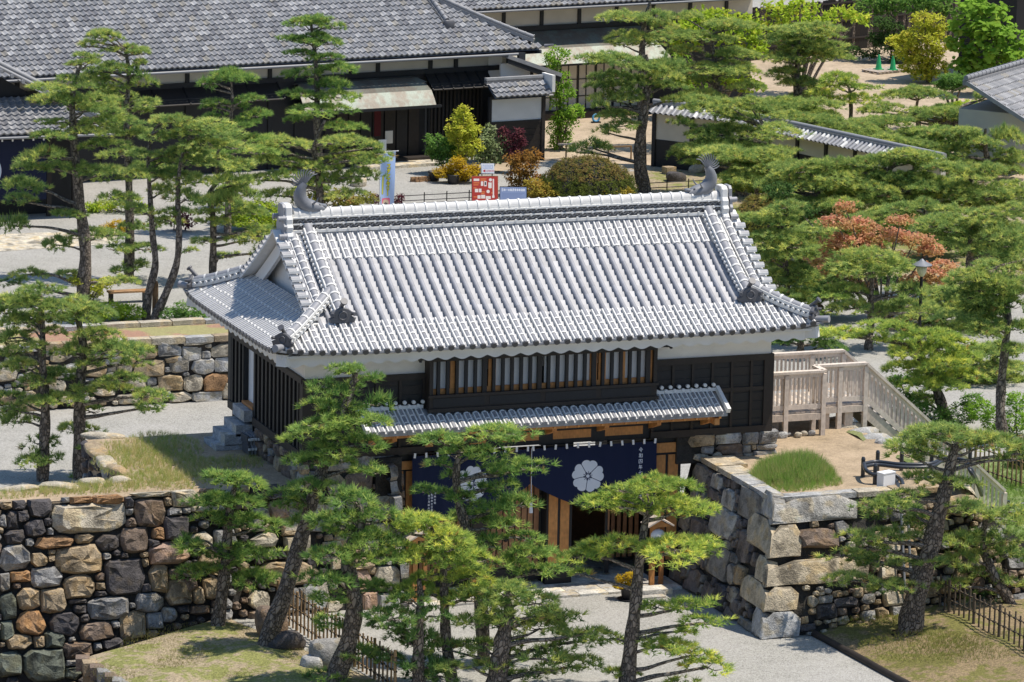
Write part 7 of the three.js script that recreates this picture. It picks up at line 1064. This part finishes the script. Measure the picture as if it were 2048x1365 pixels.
  part(hall, 'red_hanging', [bbox(-1.75, -1.45, 1.1, 2.2, 0.11, 0.13)], std({ color: rgb(0.10, 0.012, 0.014) }));
  part(hall, 'floor_step', [bbox(-4.2, 0.9, 0, 0.22, 0.1, 0.8)], MT.blackBrown); part(hall, 'stone_step', [bbox(-3.0, 0.6, 0, 0.12, 0.8, 1.75)], MT.rearSlab);
  // copper canopy over the door, shingle hood beside it
  const cv = (x0, x1, nm) => { const P = [[0, 3.5], [0.35, 3.47], [0.75, 3.32], [1.1, 3.05], [1.4, 2.72], [1.55, 2.5]], g = [], h = []; for (let i = 0; i + 1 < P.length; i++) { const [z0, y0] = P[i], [z1, y1] = P[i + 1], in0 = 0.0 + z0 * -0.16, f = (i < 3 ? h : g); f.push(quad(V3(x0 + in0 * -0, y1, z1), V3(x1, y1, z1), V3(x1 - (1.1 - Math.min(1.1, z0)) * 0.35, y0, z0), V3(x0 + (1.1 - Math.min(1.1, z0)) * 0.35, y0, z0))); } part(hall, nm, g, MT.copper); part(hall, nm, h, MT.copperDark); part(hall, 'canopy_edge', [bbox(x0 - 0.05, x1 + 0.25, 2.38, 2.48, 1.46, 1.58)], MT.black); part(hall, 'canopy_underside', [bbox(x0, x1, 2.44, 2.5, 0.1, 1.5)], MT.black); };
  cv(-5.6, 0.35, 'copper_canopy');
  const hood = (x0, x1) => { part(hall, 'shingle_hood', [box(x1 - x0, 0.06, 1.05, (x0 + x1) / 2, 3.28, 0.45, 0.62)], MT.blackB); for (let i = 0; i <= 6; i++) part(hall, 'hood_batten', [box(0.05, 0.05, 1.08, x0 + (x1 - x0) * i / 6, 3.33, 0.45, 0.62)], MT.black); part(hall, 'hood_batten', [bbox(x0, x1, 3.16, 3.22, 0.62, 0.68)], MT.black); };
  hood(0.55, 3.4); hood(-14.5, -6.2);
  part(hall, 'notice', [bbox(-1.62, -1.28, 0.9, 1.42, 0.85, 0.88)], MT.oldPlaster); part(hall, 'notice', [bbox(-2.0, -1.65, 0.2, 1.1, 1.0, 1.04)], MT.paper);
}
{ // small roof slope and the white-panelled side gate at the hall end
  const s = thing('side_gate', 'white-panelled wall with a small tiled roof at the right end of the hall', 'side gate', V3(23.0, 0, -64.5), undefined, YAW); reseed(1321); const x0 = -1.35, x1 = 1.25;
  part(s, 'white_panel', [bbox(x0 + 0.1, x1 - 0.15, 1.74, 2.66, 0, 0.06)], MT.plaster); part(s, 'frame', [bbox(x0, x1, 2.66, 2.76, -0.05, 0.1)], MT.black); part(s, 'frame', [bbox(x0, x1, 1.62, 1.74, -0.04, 0.1)], MT.blackBrown); part(s, 'boarding', [bbox(x0, x1 - 0.1, 0, 1.62, 0, 0.05)], MT.blackBrown);
  for (let i = 0; i < 6; i++) part(s, 'board', [box(x1 - x0 - 0.2, 0.25, 0.02, (x0 + x1) / 2 - 0.05, 0.2 + i * 0.26, 0.07, 0.06)], MT.blackBrown);
  part(s, 'post', [bbox(x1 - 0.14, x1 + 0.02, 0, 2.7, -0.08, 0.12)], MT.blackBrown); part(s, 'post', [bbox(x0, x0 + 0.12, 0, 2.7, -0.05, 0.08)], MT.black);
  const roof = part(s, 'roof', [quad(V3(x0, 2.78, 0.55), V3(x1 + 0.15, 2.78, 0.55), V3(x1 + 0.15, 3.32, -0.25), V3(x0, 3.32, -0.25)), bbox(x0, x1 + 0.15, 3.3, 3.42, -0.4, -0.2)], MT.hallD); panTiles(roof, V3(x0, 2.80, 0.55), V3(0.26, 0, 0), V3(0, 0.54, -0.8).multiplyScalar(1 / 3.4), V3(0, 0.8, 0.54).normalize(), 10, 3, 60);
  part(roof, 'ridge', [bbox(x0, x1 + 0.1, 3.36, 3.52, -0.38, -0.2)], MT.hallC); part(roof, 'ridge_end', [bbox(x1 + 0.1, x1 + 0.24, 2.9, 3.6, -0.4, 0.5)], MT.plaster);
  const l = thing('lean_to_roof', 'narrow sloping dark roof edge between the hall and the climbing plant', 'roof', V3(23.6, 0, -66.2), undefined, YAW); part(l, 'roof_edge', [bar(V3(-0.8, 4.25, 0.4), V3(1.75, 3.35, 0.4), 0.55, 0.16)], MT.hallB); part(l, 'bargeboard', [bar(V3(-0.8, 4.08, 0.62), V3(1.7, 3.16, 0.62), 0.06, 0.22)], MT.black); part(l, 'white_wall', [bbox(-0.9, 0.5, 2.6, 3.9, 0.1, 0.2)], MT.plaster); part(l, 'post', [bbox(0.5, 0.62, 0, 3.8, 0.1, 0.22)], MT.black); part(l, 'timber_wall', [bbox(-1.2, 0.6, 0, 2.6, 0.0, 0.12)], MT.blackBrown);
}
{ // second hall further back
  const h = thing('hall', 'second hall further back at the top, with a copper eave and paper sliding doors', 'hall', V3(30.5, 0, -76.2), undefined, YAW * 1.05); reseed(1331); h.updateMatrixWorld(true); const eY = 5.02, zf = 1.1, x0 = -9, x1 = 8.6, k = 0.5;
  const roof = part(h, 'roof', [quad(V3(x0, eY - 0.05, zf), V3(x1, eY - 0.05, zf), V3(x1, eY + 6 * k, zf - 6), V3(x0, eY + 6 * k, zf - 6)), quad(V3(x0, eY - 0.16, zf), V3(x0, eY - 0.16, zf - 3), V3(x1, eY - 0.16, zf - 3), V3(x1, eY - 0.16, zf))], MT.hallD); roof.userData.keep = inView(h);
  panTiles(roof, V3(x0, eY, zf), V3(0.272, 0, 0), V3(0, k, -1).normalize().multiplyScalar(0.3), V3(0, 1, k).normalize(), Math.floor((x1 - x0) / 0.272), 8, 300);
  part(h, 'gutter', [rod(V3(x0, eY - 0.1, zf + 0.06), V3(x1, eY - 0.1, zf + 0.06), 0.05)], MT.fish);
  part(h, 'wall', [bbox(x0, x1, 3.9, 5.2, -0.2, 0)], MT.oldPlaster); part(h, 'timber_wall', [bbox(x0, x1, 0, 3.9, -0.2, 0)], MT.black); part(h, 'beam', [bbox(x0, x1, 3.85, 4.05, 0, 0.1)], MT.black);
  for (let x = x0 + 1; x < x1; x += 1.9) part(h, 'post', [bbox(x - 0.08, x + 0.08, 3.9, 5.1, 0, 0.08)], MT.black);
  part(h, 'copper_eave', [quad(V3(x0, 2.55, 1.75), V3(3.4, 2.55, 1.75), V3(3.1, 3.15, 1.0), V3(x0, 3.15, 1.0))], MT.copper); part(h, 'copper_eave', [quad(V3(x0, 3.15, 1.0), V3(3.1, 3.15, 1.0), V3(2.7, 3.8, 0.02), V3(x0, 3.8, 0.02))], MT.copperDark); part(h, 'eave_underside', [bbox(x0, 3.3, 2.45, 2.52, 0, 1.7)], MT.black);
  for (let i = 0; i < 8; i++) { const x = -4.2 + i * 0.9, d = part(h, 'sliding_door', [bbox(x, x + 0.86, 0.3, 2.4, 0.3, 0.33)], MT.oldPlaster); part(d, 'frame', [bbox(x, x + 0.07, 0.2, 2.45, 0.33, 0.37)], MT.black); part(d, 'frame', [bbox(x + 0.42, x + 0.46, 0.2, 2.45, 0.33, 0.36)], MT.black); for (const y of [0.85, 1.6]) part(d, 'frame', [bbox(x, x + 0.86, y, y + 0.04, 0.33, 0.355)], MT.black); }
  part(h, 'floor', [bbox(x0, x1, 0, 0.3, 0, 1.2)], MT.blackBrown);
}
{ // left shop with hipped roof and blue curtain
  const s = thing('shop_building', 'tiled-roof building at the left edge with a dark blue curtain bearing a white crest', 'building', V3(0, 0, -57.2)); reseed(1341); const eY = 3.32, zf = 1.6, x0 = -16, x1 = 3.6, k = 0.5;
  const roof = part(s, 'roof', [quad(V3(x0, eY - 0.05, zf), V3(x1, eY - 0.05, zf), V3(x1 - 2.2, eY + 2.2 * k, zf - 2.2), V3(x0, eY + 2.2 * k, zf - 2.2)), quad(V3(x1, eY - 0.05, zf), V3(x1, eY - 0.05, zf - 8), V3(x1 - 2.2, eY + 2.2 * k, zf - 8), V3(x1 - 2.2, eY + 2.2 * k, zf - 2.2)), quad(V3(x0, eY - 0.15, zf), V3(x0, eY - 0.15, zf - 2), V3(x1, eY - 0.15, zf - 2), V3(x1, eY - 0.15, zf))], MT.hallD);
  s.updateMatrixWorld(true); const vis = inView(s); roof.userData.keep = (c) => c.x < x1 - (zf - c.z) && vis(c); panTiles(roof, V3(x0, eY, zf), V3(0.272, 0, 0), V3(0, k, -1).normalize().multiplyScalar(0.3), V3(0, 1, k).normalize(), 72, 8, 200);
  const hip = Array.from({ length: 9 }, (_, i) => V3(x1 - i * 0.28, eY + i * 0.28 * k + 0.16 + 0.18 * Math.pow(1 - i / 8, 2), zf - i * 0.28)); const g = []; for (let i = 0; i + 1 < hip.length; i++) { g.push(rod(hip[i], hip[i + 1], 0.09, 0.085, 8), bar(hip[i].clone().add(V3(0, -0.12, 0)), hip[i + 1].clone().add(V3(0, -0.12, 0)), 0.22, 0.12)); } part(s, 'hip_ridge', g, MT.hallB);
  part(s, 'gable_wall', [extr([[x0, 4.3], [1.2, 4.3], [-1.6, 5.9], [x0, 9]], 0.2).translate(0, 0, -0.9)], MT.black);
  part(s, 'upper_roof', [bar(V3(2.0, 4.35, -0.9), V3(-5, 8.0, -0.9), 2.2, 0.14), rod(V3(2.0, 4.5, 0.2), V3(-5, 8.15, 0.2), 0.1, 0.1, 8), rod(V3(1.9, 4.4, 0.42), V3(-5.1, 8.05, 0.42), 0.07, 0.07, 8)], MT.hallB);
  const bt = []; for (let i = 0; i < 16; i++) bt.push(V3(1.9 - i * 0.42, 4.3 + i * 0.219, 0.5)); part(s, 'verge_tile', bt.map((p) => rod(p, p.clone().add(V3(0, 0, 0.12)), 0.075, 0.075, 8)), MT.hallB);
  part(s, 'wall', [bbox(x0, 2.3, 0, 3.2, -0.2, 0)], MT.black); part(s, 'gutter', [rod(V3(x0, eY - 0.1, zf + 0.06), V3(x1, eY - 0.1, zf + 0.06), 0.055)], MT.fish);
  for (const x of [1.2, 2.2, -4]) part(s, 'post', [bbox(x - 0.09, x + 0.09, 0, 3.1, 0.5, 0.68)], MT.blackBrown);
  const c = thing('door_curtain', 'dark blue shop curtain with a round white crest at the left edge', 'door curtain', V3(-1.35, 3.06, -56.0)); const tex = canvasTex(512, 256, (x, w, h) => { x.fillStyle = '#0b1734'; x.fillRect(0, 0, w, h); x.strokeStyle = '#cdd4dd'; x.fillStyle = '#cdd4dd'; x.lineWidth = 9; x.beginPath(); x.arc(246, 128, 70, 0, 7); x.stroke(); for (let i = 0; i < 3; i++) { x.save(); x.translate(246, 128); x.rotate(i * 2.094); x.beginPath(); x.ellipse(0, -32, 27, 32, 0, 0, 7); x.fill(); x.restore(); } });
  const p = new THREE.PlaneGeometry(4.6, 2.3, 30, 4), q = p.attributes.position; for (let i = 0; i < q.count; i++) q.setXYZ(i, q.getX(i), q.getY(i) - 1.15, 0.04 * Math.sin(q.getX(i) * 9)); p.computeVertexNormals(); part(c, 'cloth', p, std({ map: tex, side: THREE.DoubleSide })); for (let i = 0; i < 12; i++) part(c, 'loop', [box(0.06, 0.14, 0.02, -2.2 + i * 0.4, 0.03, 0.02)], MT.white);
}
{ // outbuilding at the right edge and the low tiled walls through the grove
  const rA = G(1934, 166, 3.6), rB = G(2055, 131, 3.6), turn = Math.atan2(-(rB.z - rA.z), rB.x - rA.x), b = thing('outbuilding', 'grey pan-tiled outbuilding at the right edge, above the low pines', 'building', rA.clone().setY(0), undefined, turn); reseed(1351); b.updateMatrixWorld(true); const RL2 = rA.distanceTo(rB) + 0.5, kk = 0.5, n3 = 9;
  const roof = part(b, 'roof', [quad(V3(0, 3.55 - 3.1 * kk, 3.1), V3(RL2, 3.55 - 3.1 * kk, 3.1), V3(RL2, 3.55, 0), V3(0, 3.55, 0)), quad(V3(RL2, 3.55 - 0.9 * kk, -0.9), V3(0, 3.55 - 0.9 * kk, -0.9), V3(0, 3.55, 0), V3(RL2, 3.55, 0))], MT.hallD); panTiles(roof, V3(0, 3.6 - 3.1 * kk, 3.1), V3(0.27, 0, 0), V3(0, kk, -1).normalize().multiplyScalar(0.385), V3(0, 1, kk).normalize(), Math.floor(RL2 / 0.27), n3, 300);
  part(b, 'ridge', [rod(V3(-0.1, 3.82, 0), V3(RL2, 3.82, 0), 0.11, 0.11, 8), bbox(-0.05, RL2, 3.5, 3.72, -0.16, 0.16)], MT.hallA); for (let x = 0.2; x < RL2; x += 0.4) part(b, 'ridge_tile', [rod(V3(x, 3.82, 0), V3(x + 0.07, 3.82, 0), 0.135, 0.135, 8)], MT.hallB); part(b, 'wall', [bbox(0.7, RL2 - 0.3, 0, 2.4, -0.6, 2.4)], MT.oldPlaster); part(b, 'verge', [bar(V3(-0.02, 3.62, 0), V3(-0.02, 3.62 - 3.1 * kk, 3.1), 0.16, 0.16)], MT.hallB);
  const c = thing('outbuilding', 'far grey roof showing at the top right corner behind the broad leaves', 'building', G(2075, 160, 0), undefined, 0.5); const r2 = part(c, 'roof', [quad(V3(-3, 4.4, 1), V3(5, 4.4, 1), V3(5, 6.4, -3), V3(-3, 6.4, -3))], MT.hallD); panTiles(r2, V3(-3, 4.45, 1), V3(0.272, 0, 0), V3(0, 2, -4).normalize().multiplyScalar(0.3), V3(0, 4, 2).normalize(), 29, 14, 80); part(c, 'wall', [bbox(-2.5, 4.5, 0, 4.5, -2.8, 0.4)], MT.black);
  function wallRun(name, label, p, q, h) {
    const t = thing(name, label, 'plaster wall', p.clone()), D = q.clone().sub(p), L = Math.hypot(D.x, D.z); t.rotation.y = Math.atan2(-D.z, D.x);
    part(t, 'plaster', [bbox(0, L, 1.15, h - 0.3, -0.12, 0.12)], MT.oldPlaster); part(t, 'boarding', [bbox(0, L, 0, 1.15, -0.14, 0.14)], MT.black); for (let x = 0.1; x < L; x += 1.8) part(t, 'post', [bbox(x - 0.08, x + 0.08, 0, h - 0.3, 0.1, 0.2)], MT.black);
    for (const s of [1, -1]) { const roof = part(t, 'roof', [quad(...(s > 0 ? [V3(0, h - 0.32, 0.6), V3(L, h - 0.32, 0.6), V3(L, h, 0), V3(0, h, 0)] : [V3(L, h - 0.32, -0.6), V3(0, h - 0.32, -0.6), V3(0, h, 0), V3(L, h, 0)]))], MT.hallD); if (s > 0) { const g = halfCyl(0.085, 0.36, 7); for (let x = 0.15; x < L; x += 0.26) for (let j = 0; j < 2; j++) { const m = shade(new THREE.Mesh(g, pick([MT.tile, MT.plaster, MT.tile, MT.hallC]))); m.name = 'round_tile'; m.position.set(x, h - 0.24 + j * 0.16, 0.45 - j * 0.3); m.rotation.x = 0.49; roof.add(m); } } }
    part(t, 'ridge', [rod(V3(-0.05, h + 0.10, 0), V3(L + 0.05, h + 0.10, 0), 0.10, 0.10, 8), bbox(0, L, h - 0.02, h + 0.06, -0.14, 0.14)], MT.hallB); return t;
  }
  wallRun('plaster_wall', 'low tiled plaster wall left of the grove, its dark end post beside the big pine', G(1306, 332, 0), G(1470, 352, 0), 2.6);
  wallRun('plaster_wall', 'white-tiled plaster wall slanting down through the right grove, seen between the pines', V3(30.6, 0, -64.4), V3(35.0, 0, -49), 2.2);
}
{ // brown fence at the top, pallet and cones in the sandy yard
  const f = thing('board_fence', 'tall dark brown slatted fence behind the sandy yard at the top', 'fence', V3(47.5, 0, -93.5)); const a = V3(-6, 0, 4.5), b = V3(14, 0, -3.5), D = b.clone().sub(a), n = 120; reseed(1361); for (let i = 0; i < n; i++) { const p = a.clone().addScaledVector(D, i / n); part(f, 'slat', [bar(p, p.clone().add(V3(0, rr(2.5, 2.6), 0)), 0.13, 0.03)], pick([MT.blackBrown, MT.blackB, MT.bark])); } for (const y of [0.6, 1.5, 2.4]) part(f, 'rail', [bar(a.clone().add(V3(0, y, 0.05)), b.clone().add(V3(0, y, 0.05)), 0.05, 0.08)], MT.blackBrown);
  const p = thing('pallet', 'wooden pallet with the two green cones on it in the sandy yard', 'pallet', V3(49.4, 0, -85.4), undefined, 0.35); for (let i = 0; i < 9; i++) part(p, 'board', [bbox(-1.1 + i * 0.25, -0.95 + i * 0.25, 0.11, 0.135, -0.6, 0.6)], MT.paleWoodB); for (const z of [-0.5, 0, 0.5]) part(p, 'bearer', [bbox(-1.1, 1.08, 0.02, 0.11, z - 0.06, z + 0.06)], MT.greyWood);
  const cone = (label, x, z) => { const c = thing('traffic_cone', label, 'traffic cone', V3(x, 0.135, z), 'green cones on the pallet'); part(c, 'cone', [new THREE.LatheGeometry([[0, 0.70], [0.035, 0.70], [0.045, 0.68], [0.155, 0.04], [0.15, 0.03], [0, 0.03]].map(([a, b]) => new THREE.Vector2(a, b)), 18)], MT.green); part(c, 'foot', [bbox(-0.19, 0.19, 0, 0.035, -0.19, 0.19)], MT.green); };
  cone('green traffic cone at the back left of the pallet', 48.95, -85.35); cone('green traffic cone at the front of the pallet', 49.55, -85.05);
}
{ // banner, notice boards and thin rail behind the roof ridge
  const B = G(757, 425, 0), t = thing('banner', 'light blue upright banner with yellow writing in front of the hall', 'banner', B), top = onPlane(760, 306, B, VIEW.clone().negate()).y; part(t, 'pole', [rod(V3(0.02, 0, 0), V3(0.05, top + 0.12, 0), 0.018)], MT.white); part(t, 'crossbar', [rod(V3(-0.2, top + 0.05, 0), V3(0.78, top + 0.05, 0), 0.014)], MT.white);
  const tex = canvasTex(256, 800, (c, w, h) => {
    const g = c.createLinearGradient(0, 0, w, h); g.addColorStop(0, '#b4cbf2'); g.addColorStop(0.4, '#a9c4f0'); g.addColorStop(1, '#b5c8ea'); c.fillStyle = g; c.fillRect(0, 0, w, h);
    c.fillStyle = '#7f9bd0'; for (let i = 0; i < 10; i++) c.fillRect(70 + i * 12, 46, 7, 8); c.fillStyle = '#d8d9a8'; c.fillRect(30, 92, 80, 26); c.fillRect(160, 88, 46, 34);
    ['su', 'ta', 'n', 'pu', 'ra', 'ri', 'bar'].forEach((k, i) => { c.strokeStyle = '#4d5a2e'; glyph(c, k, 112, 165 + i * 62, 52, 50, 22); c.strokeStyle = '#f2e640'; glyph(c, k, 112, 165 + i * 62, 52, 50, 12); });
    c.strokeStyle = '#6b7a2e'; c.lineWidth = 34; c.lineCap = 'round'; c.beginPath(); c.moveTo(52, 330); c.lineTo(42, 560); c.stroke(); c.strokeStyle = '#ddd758'; c.lineWidth = 22; c.beginPath(); c.moveTo(52, 330); c.lineTo(42, 560); c.stroke();
    c.fillStyle = '#e77b92'; c.beginPath(); c.roundRect(26, 624, 160, 140, 24); c.fill(); c.fillStyle = '#d9c2a6'; c.beginPath(); c.ellipse(106, 690, 60, 46, 0, 0, 7); c.fill(); c.fillStyle = '#6f6a68'; c.beginPath(); c.moveTo(52, 712); c.lineTo(106, 676); c.lineTo(160, 712); c.fill(); c.fillStyle = '#40495e'; c.fillRect(84, 712, 44, 50);
  });
  const g = new THREE.PlaneGeometry(0.62, top - 0.02, 8, 14), p = g.attributes.position; for (let i = 0; i < p.count; i++) { const y = p.getY(i) / top + 0.5; p.setXYZ(i, p.getX(i) * (0.86 + 0.14 * y) + 0.36 - 0.03 * (1 - y), p.getY(i) + top / 2 + 0.03, 0.03 * Math.sin(p.getX(i) * 7 + p.getY(i) * 2)); } g.computeVertexNormals(); part(t, 'cloth', g, std({ map: tex, side: THREE.DoubleSide, roughness: 0.85 }));
  const board = (name, label, px, py, w, h, ry, tex, frame, y0, tilt = -0.25) => { const b = thing(name, label, 'notice board', G(px, py, 0), undefined, ry); const q = new THREE.PlaneGeometry(w, h); place(q, 0, y0 + h / 2, 0.03, tilt); part(b, 'face', q, std({ map: tex, roughness: 0.6 })); part(b, 'panel', [box(w + 0.04, h + 0.04, 0.03, 0, y0 + h / 2, 0, tilt)], frame); for (const s of [-1, 1]) part(b, 'leg', [rod(V3(s * w * 0.42, 0, -0.35), V3(s * w * 0.42, y0 + h * 0.9, -0.12), 0.02)], MT.iron); return b; };
  board('notice_board', 'red notice board with white pictures behind the roof ridge', 969, 412, 1.0, 1.0, -0.25, canvasTex(256, 256, (c) => { c.fillStyle = '#b8392c'; c.fillRect(0, 0, 256, 256); c.fillStyle = '#e98a4a'; for (const [x, y, w] of [[14, 60, 60], [14, 80, 50], [84, 20, 60], [84, 34, 50], [14, 110, 30], [90, 150, 40], [90, 166, 34], [14, 200, 40], [170, 100, 22], [170, 116, 20], [190, 160, 20]]) c.fillRect(x, y, w, 9); c.fillStyle = '#f4e9df'; for (const [x, y, w, h] of [[16, 22, 56, 24], [88, 50, 24, 44], [120, 46, 26, 52], [162, 60, 34, 56], [28, 124, 34, 34], [68, 122, 26, 36], [54, 188, 30, 34], [90, 184, 40, 36], [136, 196, 50, 30], [200, 190, 24, 24], [206, 24, 14, 190]]) c.fillRect(x, y, w, h); c.fillStyle = '#30343c'; c.fillRect(126, 56, 14, 30); c.beginPath(); c.fillStyle = '#f4e9df'; c.arc(160, 150, 17, 0, 7); c.arc(184, 34, 16, 0, 7); c.fill(); }), MT.orange, 0.16);
  board('notice_board', 'blue-grey notice board with white heading right of the red one', 1026, 412, 1.02, 0.62, -0.30, canvasTex(256, 160, (c) => { c.fillStyle = '#8f9fc4'; c.fillRect(0, 0, 256, 160); c.strokeStyle = '#f3f5fa'; ['nichi', 'hon', 'ichi', 'no', 'wa', 'gatsu', 'rei', 'hon', 'nen', 'kai', 'yon'].forEach((k, i) => glyph(c, k, 14 + i * 21, 16, 17, 24, 4)); c.fillStyle = '#7182ab'; for (let i = 0; i < 7; i++) c.fillRect(20, 62 + i * 12, 215 - (i % 3) * 20, 3); }), MT.iron, 0.12);
  board('notice_board', 'small white sign with a red arrow and red writing above the red board', 974, 404, 0.48, 0.36, -0.25, canvasTex(256, 190, (c) => { c.fillStyle = '#eef0f4'; c.fillRect(0, 0, 256, 190); c.strokeStyle = '#7f9fd6'; c.lineWidth = 7; c.strokeRect(30, 24, 196, 66); c.fillStyle = '#9bb6de'; c.fillRect(56, 44, 146, 8); c.fillRect(56, 64, 146, 8); c.fillStyle = '#cc2a3a'; c.beginPath(); c.moveTo(22, 142); c.lineTo(76, 108); c.lineTo(76, 176); c.fill(); c.font = 'bold 50px sans-serif'; c.fillText('LUNCH', 84, 160); }), MT.white, 1.14);
  const r = thing('thin_rail', 'thin black rail along the planting behind the gatehouse ridge', 'rail', G(620, 418, 0)); const e = G(1420, 376, 0).sub(r.position); for (const y of [0.32, 0.12]) part(r, 'bar', [rod(V3(0, y, 0), e.clone().setY(y), 0.018)], MT.iron); for (let i = 0; i <= 18; i++) part(r, 'post', [rod(e.clone().multiplyScalar(i / 18), e.clone().multiplyScalar(i / 18).setY(0.42), 0.022)], MT.iron);
}
{ // lamp among the maples, wooden posts and rails
  const B = G(1838, 700, 0), l = thing('garden_lamp', 'garden lamp with a wide conical shade in front of the reddish maple', 'lamp', B), h = onPlane(1838, 520, B, VIEW.clone().negate()).y; part(l, 'post', [rod(V3(0, 0, 0), V3(0, h - 0.5, 0), 0.06, 0.05, 9)], MT.iron); part(l, 'globe', [new THREE.LatheGeometry([[0.0, -0.56], [0.08, -0.55], [0.15, -0.42], [0.18, -0.2], [0, -0.18]].map(([a, b]) => new THREE.Vector2(a, b)), 16).translate(0, h, 0)], MT.lamp); part(l, 'shade', [new THREE.LatheGeometry([[0, 0.05], [0.05, 0.02], [0.10, -0.04], [0.33, -0.15], [0.35, -0.18], [0.2, -0.19], [0, -0.19]].map(([a, b]) => new THREE.Vector2(a, b)), 22).translate(0, h, 0)], MT.fish);
  const b = thing('marker_post', 'reddish wooden post between the forked pine stems', 'post', G(310, 640, 0)); part(b, 'post', [rod(V3(0, 0, 0), V3(0, 1.25, 0), 0.11, 0.1, 10)], MT.orange); part(b, 'top', [new THREE.SphereGeometry(0.1, 10, 6).translate(0, 1.25, 0)], MT.orange);
  const c = thing('display_table', 'low brown bench left of the reddish post', 'bench', G(255, 605, 0)); part(c, 'top', [bbox(-0.7, 0.7, 0.36, 0.42, -0.2, 0.2)], MT.orange); for (const x of [-0.6, 0.6]) part(c, 'leg', [bbox(x - 0.05, x + 0.05, 0, 0.36, -0.15, 0.15)], MT.blackBrown);
  const r = thing('hand_rail', 'pale wooden rail on posts behind the clipped dome bush', 'rail', G(1132, 318, 0)); const e = G(1262, 322, 0).sub(r.position); part(r, 'bar', [bar(V3(-0.35, 0.62, 0), V3(0.35, 0.62, 0), 0.1, 0.07)], MT.paleWoodB); part(r, 'bar', [bar(e.clone().add(V3(-1.1, 0.62, 0)), e.clone().add(V3(0, 0.62, 0)), 0.08, 0.06)], MT.bamboo); for (const p of [V3(0, 0, 0), e, e.clone().add(V3(-1, 0, 0))]) part(r, 'post', [rod(p, p.clone().add(V3(0, 0.62, 0)), 0.035)], MT.bamboo);
  const hse = thing('hose_reel', 'blue hose reel on the sand by the second hall', 'hose reel', G(1192, 246, 0)); part(hse, 'reel', [new THREE.TorusGeometry(0.15, 0.05, 8, 18).translate(0, 0.22, 0)], std({ color: rgb(0.1, 0.35, 0.6), roughness: 0.5 })); part(hse, 'stand', [bbox(-0.2, 0.2, 0, 0.06, -0.1, 0.1)], MT.iron);
  const wb = thing('stone_block', 'square tan stone block on the lawn right of the big pine', 'stone block', G(1338, 348, 0)); part(wb, 'block', [box(0.45, 0.3, 0.4, 0, 0.15, 0, 0, 0.2)], MT.tan);
  for (const [px, py, w, lb] of [[718, 372, 18, 'pale rounded boulder in the planting left of the banner'], [1395, 345, 18, 'pale rock at the foot of the low wide pine'], [1350, 362, 21, 'dark flat rock on the shady lawn behind the right fish ornament']]) { const q = G(px, py, 0), rr2 = w / pxScale(q); const o = thing('boulder', lb, 'boulder', q); part(o, 'rock', [rock(rr2, rr2 * 0.6, rr2 * 0.7, px).translate(0, rr2 * 0.35, 0)], px === 1350 ? MT.dark : MT.pale); }
}
console.log('leaves', leafCount);
renderer.render(scene, camera);
